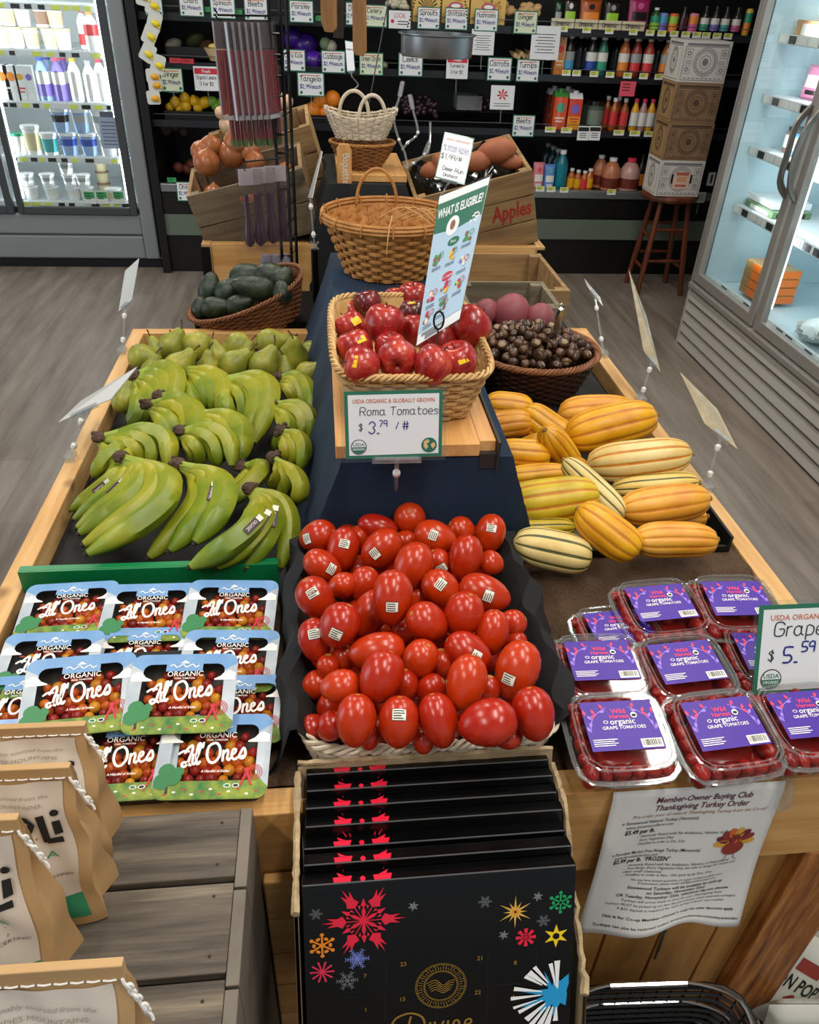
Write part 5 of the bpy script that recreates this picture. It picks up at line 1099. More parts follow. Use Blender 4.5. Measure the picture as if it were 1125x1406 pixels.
names = ['black advent calendar at the very front with the full snowflake face showing', 'black advent calendar directly behind the front one', 'third black advent calendar from the front of the box', 'middle black advent calendar in the box', 'third black advent calendar from the back of the box', 'second black advent calendar from the back of the box', 'rearmost black advent calendar against the cardboard']
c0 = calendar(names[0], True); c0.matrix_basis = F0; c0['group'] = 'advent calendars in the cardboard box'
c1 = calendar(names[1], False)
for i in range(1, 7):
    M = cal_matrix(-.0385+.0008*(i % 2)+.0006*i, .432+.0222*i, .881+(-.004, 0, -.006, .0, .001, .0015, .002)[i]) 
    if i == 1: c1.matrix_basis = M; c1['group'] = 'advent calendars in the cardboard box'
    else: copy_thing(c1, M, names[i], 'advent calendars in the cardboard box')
card = mat('cardboard', '8f7a5c', .85, var=('a58f70', 30, .5)); cardt = mat('cardboard_torn', 'c2ab85', .95, var=('8f7a5c', 90, .5), bmp=(200, .8))
o = thing('display_carton', 'torn cardboard carton holding the row of black advent calendars', 'carton', (.1, .45, .5))
LT = CHt
def cp(x, q, dn): # point: x, q = distance behind the front face horizontally, dn = down along the face
    return Vector((x, .432+q-dn*math.sin(math.radians(TILT)), .881-dn*math.cos(math.radians(TILT))))
m = MB(); R = random.Random(1)
def wall(pts_top, pts_bot, th, mi=0):
    n = len(pts_top); vs = [p for p in pts_top]+[p for p in pts_bot]; vs2 = [p+th for p in vs]
    m.add(vs+vs2, [(i, i+1, n+i+1, n+i) for i in range(n-1)]+[(2*n+i, 3*n+i, 3*n+i+1, 2*n+i+1) for i in range(n-1)]+[(i, 2*n+i, 2*n+i+1, i+1) for i in range(n-1)], mi)
n = 30
tp = [Vector((-.045+.309*i/n, .5775, .884+R.uniform(-.002, .002)-(.006 if i < 3 else 0))) for i in range(n+1)]; wall(tp, [Vector((p.x, .449, .53)) for p in tp], Vector((0, .004, 0)))
m.build('back_wall', card, o, world=True)
for sx, x, tdn in ((0, -.047, .012), (1, .262, .012)):
    m = MB(); tp = []; bt = []
    for i in range(n+1):
        q = -.012+.158*i/n
        if sx == 0: dn = .006+.012*(1-i/n)+R.uniform(0, .004)
        else: dn = .012+(.085+.05*(1-i/10) if i < 10 else .085*max(0, 1-(i-10)/8))+R.uniform(0, .006)
        tp.append(cp(x+(.004 if sx and i < 12 else 0)*R.uniform(0, 1.5), q, dn)); bt.append(cp(x, q, LT+.01))
    wall(tp, bt, Vector((.004, 0, 0))); m.build('side_wall', card, o, world=True)
    m = MB(); m.tube([p+Vector((.002, 0, 0)) for p in tp], [.0030+R.uniform(0, .0022) for _ in tp], 5); m.build('torn_edge', cardt, o, world=True)
m = MB(); m.tube([Vector((-.045+.309*i/n, .580, .885+R.uniform(-.001, .002))) for i in range(n+1)], [.003+R.uniform(0, .001) for _ in range(n+1)], 5); m.build('torn_edge', cardt, o, world=True)
m = MB(); a, b_ = cp(-.047, -.012, LT+.006), cp(.266, .15, LT+.006); m.box((a.x, .26, .520), (b_.x, .46, .526)); m.build('bottom', card, o, world=True)
# slatted pine stand under the carton
t = thing('slatted_stand', 'pale pine stand with horizontal boards behind the calendar carton', 'stand', (.09, .42, 0))
m = MB()
for k in range(8): m.box((-.094, .527, .0+.091*k), (.25, .541, .088+.091*k))
m.build('board_back', pine, t, world=True, bevel=.003)
m = MB(); m.box((-.05, .24, .50), (.25, .526, .518)); m.build('shelf', pine, t, world=True, bevel=.002)
for x in (-.05, .23): m = MB(); m.box((x, .24, 0), (x+.02, .26, .50)); m.build('leg', pineZ, t, world=True)
# ================================================================== WEATHERED GREY CRATE, LEFT FRONT
t = thing('wooden_crate', 'weathered grey wooden crate at the left front carrying paper bags', 'crate', (-.3, .35, 0))
for i, (y0, y1) in enumerate(((.461, .5415), (.364, .454), (.267, .358), (.17, .262), (.07, .165))):
    m = MB(); m.box((-.56, y0, .848), (-.1105, y1, .860)); m.build('top_slat', grayw, t, world=True, bevel=.0015)
for x in (-.110, -.56):
    for k in range(5): m = MB(); y0 = .06+.097*k; m.box((x, y0, .30), (x+.013, min(y0+.094, .5415), .861)); m.build('side_slat', mat('weathered_side', '5d564e', .75, var=('7b7368', 12, .5), bmp=(80, .4)), t, world=True, bevel=.001)
m = MB(); m.box((-.545, .530, .30), (-.111, .541, .847)); m.build('back_panel', grayw, t, world=True)
for k in range(3): m = MB(); m.box((-.56, .05, .0+.1*k), (-.098, .5415, .09+.1*k)); m.build('plinth_board', grayw, t, world=True)
R = random.Random(4); m = MB()
for x, y in ((-.13, .475), (-.13, .525), (-.128, .38), (-.13, .44), (-.13, .285), (-.13, .34)): m.disc((x, y), .0018, 7, 0, None, .8605)
m.build('nail_heads', mat('rust', '2c211a', .8), t, world=True)
# ================================================================== KRAFT PAPER BAGS
kraft = mat('kraft_paper', 'b08c5e', .75, var=('c4a274', 6, .5), bmp=(18, .35)); blab = mat('bag_label', 'd6ccc0', .6); bink = mat('bag_ink', '17181c', .6); bgr = mat('bag_green', '2f8f66', .6); bgl = mat('bag_grey_ink', '9a9488', .7); thr = mat('thread_white', 'efeeea', .8)
BW, BD, BH = .132, .060, .232
def bag_pt(x, t, side, seed):   # x -1..1, t 0..1 up, side +1 back -1 front
    w_ = BW/2*(1-.05*t); d = BD/2*(1-max(0, (t-.12)/.88)**1.2)*(1-.25*abs(x)**4)
    d = max(d, .0008); wr = (.004*math.sin(x*4+t*7+seed)*math.sin(t*9+seed*2)+.002*math.sin(x*11+t*15+seed))*min(1, 4*t*(1-t))
    bul = .009*math.sin(PI*min(1, t*1.15))*(1-x*x)
    return Vector((x*w_+.002*math.sin(t*13+seed), side*(d+bul*.9)+wr-.0*t, t*BH))
def make_bag(M, seed, label, first=None):
    o = thing('paper_bag', label, 'paper bag', M=M, group='stitched kraft paper bags on the grey crate'); b = MB(); NX, NT = 14, 22; ring = []
    xs = [-1+2*i/NX for i in range(NX+1)]
    for j in range(NT+1):
        t = j/NT; r = [bag_pt(x, t, -1, seed) for x in xs]
        # side gusset folds inward
        g = .012*min(1, 3*(1-t)+.2); ymid = 0
        rr = bag_pt(1, t, 1, seed); rl = bag_pt(-1, t, 1, seed)
        r += [Vector((r[-1].x-g*(.6+.4*math.sin(t*8+seed)), (r[-1].y+rr.y)/2, t*BH))]
        r += [bag_pt(x, t, 1, seed) for x in reversed(xs)]
        r += [Vector((r[0].x+g, (r[0].y+rl.y)/2, t*BH))]
        ring.append(r)
    n = len(ring[0]); b.add([p for r in ring for p in r], [(j*n+i, j*n+(i+1) % n, (j+1)*n+(i+1) % n, (j+1)*n+i) for j in range(NT) for i in range(n)], 0, None, True); b.add(ring[0], [tuple(range(n-1, -1, -1))], 0)
    b.build('bag_body', kraft, o, ang=25)
    m = MB(); m.box((-BW/2*.955, -.0035, BH-.016), (BW/2*.955, .0035, BH+.002)); m.build('folded_top', kraft, o, bevel=.001)
    m = MB(); x = -BW/2*.9
    while x < BW/2*.9: m.tube([(x, -.0042, BH-.012), (x+.0045, -.0048, BH-.012), (x+.009, -.0042, BH-.012)], .0008, 4); x += .0108
    R = random.Random(seed); e = Vector((BW/2*.93, -.004, BH-.012)); pts = [e]
    for k in range(12): pts.append(pts[-1]+Vector((.0011+.0015*math.sin(k*2), -.001*math.cos(k*1.7), -.0042-.0015*math.sin(k*1.3))))
    m.tube(smooth_path(pts, 3), .0012, 5)
    for k in range(2, 11, 2): m.tube([pts[k]+Vector((.0025*math.cos(q), .001, .0035*math.sin(q))) for q in [2*PI*j/9 for j in range(9)]], .0011, 4, closed=True, cap=False)
    m.build('stitch_thread', thr, o)
    # label wrapped on the front
    f = MB(); LW, L0, L1 = .112, .030, .214
    def rect(x0, y0, x1, y1, mi, z, N=24):
        vs = [(x0+(x1-x0)*i/N, y0+(y1-y0)*j/N, z) for j in range(N+1) for i in range(N+1)]; f.add(vs, [(j*(N+1)+i, j*(N+1)+i+1, (j+1)*(N+1)+i+1, (j+1)*(N+1)+i) for j in range(N) for i in range(N)], mi, None, True)
    rect(-LW/2, .058, LW/2, L1, 0, .0006); rect(-LW/2, .018, LW/2, .058, 2, .0006)
    text(f, 'sustainably sourced from the', 0, .197, .0042, 3, z=.0012, shear=.25, wmax=.085, arc=1.2); text(f, 'ANDES MOUNTAINS', 0, .187, .0044, 3, z=.0012, wmax=.072, arc=1.2)
    # big rounded word mark, built from bars
    def bars(lst, wd):
        for st in lst: f.ribbon(st, wd, 1, None, .0012, 1, False)
    y0, hh, wd = .141, .035, .0072
    bars([[(-.040, y0+.032), (-.048, y0+.034), (-.056, y0+.029), (-.056, y0+.021), (-.042, y0+.014), (-.041, y0+.006), (-.048, y0+.001), (-.057, y0+.003)], [(-.031, y0), (-.031, y0+hh)], [(-.021, y0), (-.018, y0+hh)], [(-.018, y0+hh), (-.010, y0+.008), (-.002, y0+hh)], [(-.002, y0+hh), (.001, y0)], [(.009, y0), (.009, y0+hh)],
          [(.009, y0+hh-.003), (.020, y0+hh-.004), (.025, y0+.024), (.020, y0+.014), (.009, y0+.012)], [(.034, y0+hh), (.034, y0-.002)], [(.034, y0), (.049, y0)], [(.047, y0+.008), (.047, y0+.025)]], wd)
    f.disc((.047, y0+.035), .0042, 10, 1, z=.0012)
    text(f, 'QUINOA', .006, .119, .0085, 2, z=.0012, wmax=.070); text(f, 'ORGANIC', .010, .106, .0040, 3, z=.0012, wmax=.034); text(f, 'REGENERATIVE ORGANIC CERTIFIED', .004, .093, .0036, 1, z=.0012, wmax=.096, shear=.1)
    for k in range(3): text(f, ('NON-GMO', 'GLUTEN FREE', 'NET WT 16 OZ')[k], .018, .050-.008*k, .0036, 0, z=.0012, wmax=.03)
    f.v = [bag_pt(p.x*.98/(BW/2), p.y/BH, -1, seed)+Vector((0, -(p.z if p.z < .001 else p.z+.0012)-.0004, 0)) for p in f.v]
    f.build('paper_label', [blab, bink, bgr, bgl], o); return o
BG = [((-.307, .515, .861), 4, 'kraft paper bag at the back, nearest the packed tomatoes', 0, .76), ((-.300, .450, .861), 3, 'kraft paper bag second from the back with its green band showing', 1.3, .86), ((-.320, .385, .861), 3, 'kraft paper bag third from the back at the left edge', 2.2, .95), ((-.211, .250, .861), 5, 'nearest kraft paper bag at the bottom left corner', 3.1, 1.0)]
for i, (p, lean, lab, seed, ks) in enumerate(BG): make_bag(T(p) @ RX(-lean) @ RZ(-1) @ Matrix.Diagonal((1, 1, ks, 1)), seed, lab)
# ================================================================== SHOPPING BASKETS AND SNACKS AT THE RIGHT FRONT
chromeW = mat('chrome_wire', 'c8c8c8', .18, 1)
def make_basket(label, M):
    o = thing('shopping_basket', label, 'shopping basket', M=M, group='stacked black shopping baskets'); b = MB()
    def sh(t, h): return rrect(t, .125+.022*h, .085+.02*h, 6)
    N = 44
    for j in range(13): b.tube([(*sh(2*PI*i/N, j/12), .17*j/12) for i in range(N)], .0034, 4, closed=True, cap=False)
    for i in range(N): b.tube([(*sh(2*PI*i/N, h), .17*h) for h in (0, 1)], .0018, 4)
    for k in range(11): b.tube([(-.12+.024*k, -.08, .001), (-.12+.024*k, .08, .001)], .002, 4)
    for k in range(7): b.tube([(-.12, -.075+.025*k, .001), (.12, -.075+.025*k, .001)], .002, 4)
    b.build('basket_body', black, o); b = MB(); b.tube([(*[q*1.02 for q in sh(2*PI*i/N, 1)], .172) for i in range(N)], .0055, 7, closed=True, cap=False); b.build('rim', black, o)
    b = MB(); b.tube(smooth_path([(-.135, .02, .176), (-.13, .075, .186), (-.08, .10, .19), (.0, .105, .19), (.08, .10, .19), (.135, .075, .186), (.142, .02, .176)], 5), .0033, 8); b.tube([(-.06, .103, .19), (.06, .103, .19)], .0055, 8); b.build('handle', chromeW, o); return o
for i, z in enumerate((.215, .155, .10)): make_basket(['top black shopping basket with chrome handle at the bottom edge', 'black shopping basket nested just below the top one', 'lowest black shopping basket of the nested stack'][i], T(.46, .40, z) @ RZ(-3))
m = MB(); m.box((.33, .31, 0), (.59, .49, .095)); tag(m.build('basket_stand', black, bevel=.004), 'black floor stand under the shopping baskets', 'stand')
m = MB(); m.tube([(.478, .541, .70), (.492, .541, .40)], .0028, 8); m.tube([(.4795, .538, .66), (.4795, .532, .655), (.4805, .532, .64)], .0016, 6); tag(m.build('metal_rod', chrome), 'thin metal rod hanging down the bin front under the notice', 'rod')
# wire shelf with snack pouches beyond the right leg
def pouch(name, label, c, w_, h_, th, M, mats, art, group=None, cat='snack pouch'):
    o = thing(name, label, cat, M=M, group=group); b = MB(); NX, NY = 10, 12
    for s in (1, -1):
        vs = []
        for j in range(NY+1):
            for i in range(NX+1): x, y = -1+2*i/NX, -1+2*j/NY; vs.append((x*w_/2*(1-.04*(1-y*y)), y*h_/2, s*(th/2*(max(0, (1-x**4)*(1-y**6)))**.6+.0006)))
        b.add(vs, [((j*(NX+1)+i, j*(NX+1)+i+1, (j+1)*(NX+1)+i+1, (j+1)*(NX+1)+i))[::s] for j in range(NY) for i in range(NX)], 0, None, True)
    b.build('pouch_body', mats[0], o); f = MB(); art(f)
    f.v = [Vector((p.x*w_/2*(1-.04*(1-p.y**2)), p.y*h_/2, th/2*(max(0, (1-p.x**4)*(1-p.y**6)))**.6+.0012+p.z)) for p in f.v]; f.build('printed_label', mats, o); return o
pwh = mat('pouch_white', 'c9cabf', .35, coat=.4); pmar = mat('pouch_maroon', '6e1226', .35, coat=.4); pred = mat('pouch_rust', '8a2f22', .45); pgrn = mat('pouch_green', '5f7040', .5)
def G(f, pts, mi, z=0): f.poly(pts, mi, z=z)
def grid(f, x0, y0, x1, y1, mi, z=0, N=6):
    f.add([(x0+(x1-x0)*i/N, y0+(y1-y0)*j/N, z) for j in range(N+1) for i in range(N+1)], [(j*(N+1)+i, j*(N+1)+i+1, (j+1)*(N+1)+i+1, (j+1)*(N+1)+i) for j in range(N) for i in range(N)], mi, None, True)
def art_pop(f):
    grid(f, -.4, .35, .4, .62, 2, .0003); text(f, 'ON POP', .0, -.05, .30, 5, z=.0006, wmax=1.4, bold=.02); f.ribbon([(-.9, -.30), (.2, -.75)], .22, 2, None, .0005, 2); f.ribbon([(-.7, -.85), (.1, -.2)], .18, 2, None, .0006, 2); grid(f, .3, -.9, .95, -.35, 3, .0004)
def art_mar(f):
    for k in range(5): f.ribbon([(-.6+.1*k+.25*math.cos(a), -.7+.33*k+.16*math.sin(a)) for a in [j*.8 for j in range(7)]], .09, 1, None, .0004, 2)
    grid(f, -.95, -.95, .95, -.75, 1, .0003)
def art_plain(f): grid(f, -.7, .1, .7, .6, 3, .0003); text(f, 'organic', 0, -.3, .2, 5, z=.0005)
PM = [pwh, pwh, pred, pgrn, pmar, inkK]
c = D_(1085, 1345, 1.37); pouch('snack_pouch', 'white snack pouch lettered ON POP with rust wedges beyond the bin leg', c, .115, .195, .04, frame(c, cR*.85-cU*.5, cU*.8+cR*.5-cF*.2), PM, art_pop, 'snack pouches on the low rack')
c = D_(1124, 1285, 1.44); pouch('snack_pouch', 'maroon snack pouch with white curls at the right picture edge', c, .11, .18, .04, frame(c, cR*.85-cU*.5, cU*.8+cR*.5-cF*.2), [pmar, pwh, pred, pgrn, pmar, inkK], art_mar, 'snack pouches on the low rack')
c = D_(1090, 1412, 1.33); pouch('snack_pouch', 'pale plain pouch at the bottom right corner of the rack', c, .115, .14, .04, frame(c, cR, cU*.8-cF*.4), PM, art_plain, 'snack pouches on the low rack')
m = MB()
for k in range(9): m.tube([(.80, .34+.05*k, .035), (1.10, .34+.05*k, .035)], .0025, 5)
for y in (.34, .74):
    for z in (.035, .14): m.tube([(.80, y, z), (1.10, y, z)], .004, 6)
for x in (.80, 1.10):
    for z in (.035, .14): m.tube([(x, .34, z), (x, .74, z)], .004, 6)
    for y in (.34, .74): m.tube([(x, y, 0), (x, y, .145)], .005, 6)
tag(m.build('wire_rack', blackmetal), 'low black wire rack holding snack pouches right of the bin', 'rack')
# ================================================================== FAR ISLAND: a second bin of the same make
make_bin('far pine produce bin with black corner posts under the crates', 2.88, 4.3, -.435, .84, .84, True, blackmetal)
isl = bpy.context.scene.objects
t = thing('corner_guard', 'black metal guard on the left front corner of the far bin', 'corner guard', (-.43, 2.875, .3), group='black corner guards of the far bin'); m = MB(); m.box((-.437, 2.868, .0), (-.405, 2.879, .83)); m.build('guard_plate', blackmetal, t, world=True)
t = thing('corner_guard', 'black metal guard on the right front corner of the far bin', 'corner guard', (.82, 2.875, .3), group='black corner guards of the far bin'); m = MB(); m.box((.81, 2.868, .0), (.842, 2.879, .83)); m.build('guard_plate', blackmetal, t, world=True)
m = MB(); m.box((-.39, 2.93, .642), (.795, 4.25, .80)); tag(m.build('display_riser', liner), 'black filler inside the far pine bin', 'riser')
# ------------------------------------------------------------------ crates
def slat_hole(m, x0, x1, y, th, z0, z1, hx=0, hz=0, hw=.045, hh=.014, mi=0):
    outer = [(x0, z0), (x1, z0), (x1, z1), (x0, z1)]; n = 24; hole = []
    for k in range(n):
        a = 2*PI*k/n-PI*.75; c, s = math.cos(a), math.sin(a); hole.append((hx+(hw-hh)*(1 if c > 0 else -1)+hh*c, hz+hh*s))
    def outp(k):
        a = 2*PI*k/n-PI*.75; q = k*4/n; i = int(q); f = q-i; A, B = outer[i % 4], outer[(i+1) % 4]; return (A[0]+(B[0]-A[0])*f, A[1]+(B[1]-A[1])*f)
    O = [outp(k) for k in range(n)]
    vs = [(p[0], y, p[1]) for p in O]+[(p[0], y, p[1]) for p in hole]+[(p[0], y+th, p[1]) for p in O]+[(p[0], y+th, p[1]) for p in hole]
    fs = []
    for k in range(n):
        j = (k+1) % n; fs += [(k, j, n+j, n+k), (2*n+j, 2*n+k, 3*n+k, 3*n+j), (n+k, n+j, 3*n+j, 3*n+k), (j, k, 2*n+k, 2*n+j)]
    m.add(vs, fs, mi)
def make_crate(label, M, L, W, H, front, side, nsl=3, hole=False, wm=None, wside=None, group=None, open_top=True):
    t = thing('wooden_crate', label, 'crate', M=M, group=group); wm = wm or cratew; wside = wside or wm; th = .010; g = .006; sh = (H-g*(nsl-1))/nsl
    for k in range(nsl):
        z0 = k*(sh+g)
        m = MB()
        if hole and k == nsl-1: slat_hole(m, -L/2, L/2, -W/2-th, th, z0, z0+sh, L*.02, z0+sh*.5)
        else: m.box((-L/2, -W/2-th, z0), (L/2, -W/2, z0+sh))
        m.build('front_slat', wm, t, bevel=.0012)
        m = MB(); m.box((-L/2, W/2, z0), (L/2, W/2+th, z0+sh)); m.build('back_slat', wm, t, bevel=.0012)
    for sx in (-1, 1): m = MB(); x = sx*(L/2-.007); m.box((x-.007, -W/2+.0003, 0), (x+.007, W/2-.0003, H-.001)); m.build('end_panel', wside, t, bevel=.0012)
    for sx in (-1, 1):
        for sy in (-1, 1): m = MB(); x, y = sx*(L/2-.029), sy*(W/2-.014); m.box((x-.014, y-.0135, .001), (x+.014, y+.0135, H-.002)); m.build('corner_post', wm, t)
    m = MB(); m.box((-L/2+.015, -W/2+.001, .0), (L/2-.015, W/2-.001, .008)); m.build('bottom', wm, t); return t
CA = T(-.215, 3.06, .845) @ RY(-14) @ RX(10)
make_crate('grey-brown crate with hand hole heaped with onions, tipped left', CA @ T(0, 0, 0), .42, .24, .235, 2, 1, 2, True, wood('crate_grey', '564a3a', '75654e', '8d7b60', 'X', 1.2, .7), cratew)
CB_ = T(-.16, 3.42, .86) @ RY(-16) @ RX(8)
make_crate('light wooden crate standing behind the onion crate', CB_, .42, .26, .30, 3, 1, 3, False, cratew, wood('crate_side', '8d6c44', 'b0905f', 'c9ab7a', 'Z', 1.2, .65))
m = MB(); m.box((-.38, 2.925, .80), (.0, 3.55, .835)); tag(m.build('display_riser', mat('card_brown', '6b4a2a', .8)), 'brown board under the onion crates on the far bin', 'riser')
onM = mat('onion_skin', '8e4a26', .3, var=('b87444', 14, .5), coat=0); onL = mat('onion_pale', 'c69a72', .3, var=('dcb892', 14, .5), coat=.2); onN = mat('onion_root', '6b4c2c', .9)
ON = [(290, 201, 15, 0), (278, 209, 16, 0), (284, 223, 19, 0), (318, 212, 19, 0), (325, 196, 18, 0), (342, 208, 16, 0), (350, 222, 14, 0), (316, 172, 15, 1), (304, 155, 9, 1), (333, 166, 13, 1), (345, 180, 12, 0), (392, 140, 11, 1)]
wh = ranks([(q[0], q[1]) for q in ON], 14)
for i, (u, v, r, pale) in enumerate(ON):
    p = Y(u, v, 3.0+(.0 if v > 190 else .3)-(.03 if v > 218 else 0)); rr = r*depth(p)/FPX
    o = thing('onion', '%s onion, %s' % ('pale yellow' if pale else 'copper brown', wh[i]), 'onion', M=along((.3*math.sin(i), -.3, 1), p), group='onions in the tipped crates')
    b = MB(); b.lathe([(1e-4, -.85), (.3, -.84), (.7, -.66), (.96, -.25), (1, .1), (.86, .5), (.55, .78), (.25, .95), (.1, 1.1), (1e-4, 1.2)], 16, 0, Matrix.Scale(rr, 4)); b.build('bulb', onL if pale else onM, o)
    b = MB(); b.tube([(0, 0, -rr*.82), (0, 0, -rr*.9)], rr*.12, 6); b.build('root_end', onN, o)
for i, (x, y, z) in enumerate(((-.14, -.06, .12), (-.07, .0, .13), (.0, -.06, .13), (.07, .01, .14), (.14, -.05, .13), (-.15, .05, .15), (.13, .06, .16), (-.10, .0, .055), (.0, .03, .06), (.10, .0, .055))):
    p = CA @ Vector((x, y, z)); o = thing('onion', 'copper brown onion low inside the grey-brown crate, '+('left front', 'left centre', 'middle front', 'right centre', 'right front', 'left back', 'right back', 'bottom left', 'bottom middle', 'bottom right')[i], 'onion', M=along((.2*math.cos(i), .2, 1), p), group='onions in the tipped crates')
    b = MB(); b.lathe([(1e-4, -.85), (.3, -.84), (.7, -.66), (.96, -.25), (1, .1), (.86, .5), (.55, .78), (.25, .95), (.1, 1.1), (1e-4, 1.2)], 16, 0, Matrix.Scale(.040, 4)); b.build('bulb', onM, o)
# Apples crate
AM = T(.60, 3.08, .83) @ RY(-14.5) @ RX(10)
t = make_crate('tall slatted crate lettered Apples in red, tipped left on the far bin', AM, .43, .34, .275, 3, 1, 3)
f = MB(); MT = T(0, -.1812, 0) @ RX(90); text(f, 'Apples', .125, .118, .058, 0, MT, .0, 'C', .15, .02, .150); f.build('red_lettering', mat('paint_red', 'a3261c', .7), t)
m = MB(); bm_ = []
Rn = random.Random(2); vs = []; N = 14
for j in range(N+1):
    for i in range(N+1): x, y = -.19+.38*i/N, -.02+.18*j/N; vs.append((x, y, .21+.05*(j/N)+Rn.uniform(-.012, .012)+.02*math.sin(i*1.3)))
m.add(vs, [(j*(N+1)+i, j*(N+1)+i+1, (j+1)*(N+1)+i+1, (j+1)*(N+1)+i) for j in range(N) for i in range(N)], 0, None, True); m.v = [AM @ p for p in m.v]
tag(m.build('plastic_liner', mat('bin_bag', '08080a', .18, coat=.3)), 'crumpled shiny black plastic liner in the Apples crate', 'liner')
swp = mat('sweet_potato', '8a4a2c', .6, var=('a86440', 12, .5), bmp=(60, .4))
for i, (u, v, l, r, a, lab) in enumerate(((682, 207, 28, 17, 8, 'large reddish sweet potato at the right end of the Apples crate'), (590, 234, 14, 11, 20, 'small sweet potato in the left corner of the Apples crate'), (604, 222, 13, 12, 60, 'rounded sweet potato second from the left in the Apples crate'), (700, 222, 22, 10, -5, 'sweet potato low against the right end of the Apples crate'), (655, 222, 22, 14, 10, 'sweet potato half hidden behind the McIntosh sign'))):
    p = Y(u, v, 2.98); k = depth(p)/FPX; d, view = viewframe(p, a, .2); b = MB(); l *= k; r *= k
    b.lathe([(1e-4, -1), (.25, -.95), (.6, -.7), (.9, -.3), (1, .1), (.85, .5), (.5, .8), (.2, .96), (1e-4, 1)], 14, 0, along(d, p) @ Matrix.Diagonal((r, r, l, 1))); tag(b.build('sweet_potato', swp), lab, 'sweet potato', 'sweet potatoes in the Apples crate')
# crates between the two bins
m = MB(); m.box((.30, 2.12, 0), (.78, 2.66, .735)); tag(m.build('display_stand', liner), 'black stand carrying the empty crate between the bins', 'stand')
make_crate('low empty brown crate between the two bins', T(.555, 2.41, .737), .38, .36, .160, 2, 1, 1, True)
EM = T(.505, 2.04, .843)
make_crate('grey wooden crate with pink roots behind the chestnut basket', EM, .26, .20, .105, 2, 1, 1, False, wood('crate_grey2', '5a5142', '7b705c', '94886f', 'X', 1.2, .7))
m = MB(); m.box((.30, 2.067, .5), (.70, 2.115, .842)); tag(m.build('support_block', liner), 'black support under the grey root crate behind the bin', 'support')
pinkM = mat('root_pink', '7a3038', .55, var=('9a555c', 9, .6)); 
for i, (u, v, r, lab) in enumerate(((703, 430, 27, 'large dusty pink root in the grey crate'), (742, 436, 20, 'smaller brownish pink root at the right of the grey crate'), (668, 428, 18, 'pink root half hidden behind the poster in the grey crate'))):
    p = Z(u, v, .945); rr = r*depth(p)/FPX; b = MB(); b.lathe([(1e-4, -1), (.4, -.95), (.85, -.5), (1, 0), (.85, .5), (.5, .85), (.2, .97), (1e-4, 1.0)], 18, 0, along((.2, .1, 1), p) @ Matrix.Scale(rr, 4)); tag(b.build('pink_root', pinkM), lab, 'root vegetable', 'pink roots in the grey crate')
# ------------------------------------------------------------------ centre display of the far bin
bcl = mat('black_drape', '101114', .92, bmp=(260, .3)); secs = []
for j in range(17):
    y = 2.865+.60*j/16; s = []
    zb = .56 if y < 2.88 else .8402
    for k in range(7): s.append((-.055+.075*(k/6)**.8+.006*math.sin(y*20+k), y, zb+(1.045-zb)*k/6))
    for k in range(1, 9): s.append((.02+.285*k/8, y, 1.047))
    for k in range(1, 7): s.append((.305+.06*(k/6)+.004*math.sin(y*22), y, 1.045-(1.045-zb)*k/6))
    secs.append(s)
fr = [[(.15+(p[0]-.15)*(1+.06*q/6), 2.862-.006*q/6+.006*math.sin(p[0]*55)*q/6, min(p[2], 1.047-(1.047-.56)*q/6)) for p in secs[0]] for q in range(6, 0, -1)]
secs = fr+secs[1:]
o = loft(secs).build('black_drape', bcl); tag(o, 'black cloth draped over the centre box of the far bin', 'cloth')
m = MB(); m.box((.03, 2.94, .801), (.295, 3.45, 1.04)); tag(m.build('display_box', black), 'display box hidden under the black drape', 'display box')
t = thing('display_board', 'pale wooden board under the two small baskets on black cloth', 'board', (.18, 3.1, 1.05)); m = MB(); m.box((.06, 2.93, 1.049), (.31, 3.36, 1.073)); m.build('board_plate', boardw, t, world=True, bevel=.002)
b1 = Vector((.155, 3.05, 1.0745))
def s1(t, h): r = .055+.055*h**.7; return (r*math.cos(t)*1.06, r*math.sin(t)*.85)
t = thing('wicker_basket', 'small brown wicker basket at the bottom of the two stacked baskets', 'basket', b1); b = weave(s1, .085, 12, .0032, 26, 4); floor_disc(b, s1, .003); inner_wall(b, s1, .085, 0); b.build('woven_body', wick('wicker_amber', '7a4c22', 'a06a34'), t)
b = MB(); braid(b, s1, 1.02, .087, .004, 34); b.build('rim', w_honey, t)
def s2(t, h): a, b_ = rrect(t, .085+.045*h, .050+.03*h, 3); return (a, b_)
t = thing('wicker_basket', 'whitewashed boat-shaped wicker basket with two hoops on top', 'basket', b1+Vector((-.005, .0, .098))); b = MB(); W2_ = weave(s2, .075, 9, .0036, 28, 4)
W2_.v = [Vector((p.x, p.y, p.z+.028*(p.x/.13)**2*(p.z/.075)-.0)) for p in W2_.v]; b = W2_; floor_disc(b, s2, .003); b.build('woven_body', w_white, t)
for yy, x0, x1, nm in ((-.055, -.01, .085, 0), (.055, -.075, .03, 1)):
    b = MB(); hoop(b, x0, x1, yy, .07, .075, .0065); b.build('handle', w_white, t)
t = thing('wooden_tag', 'hanging wooden tag lettered Baguette in white beside the brown basket', 'tag', (.06, 2.92, 1.0)); m = MB()
c = Y(473, 232, 2.918); MW = T(c) @ RX(90) @ RZ(0)
m.prism([(-.026, -.085), (.018, -.085), (.026, -.072), (.026, .060), (.014, .082), (-.014, .082), (-.026, .066)], .010, 0, MW @ T(0, 0, -.002)); m.build('tag_board', boardw, t, world=True, bevel=.0015)
f = MB(); MR = MW @ T(.004, .0, .0088) @ RZ(-90); hand_c(f, 'Baguette', .0, -.008, .020, 0, MR, .0006, .0028, wmax=.100); f.build('white_lettering', mat('paint_white', 'e9e4da', .6), t, world=True)
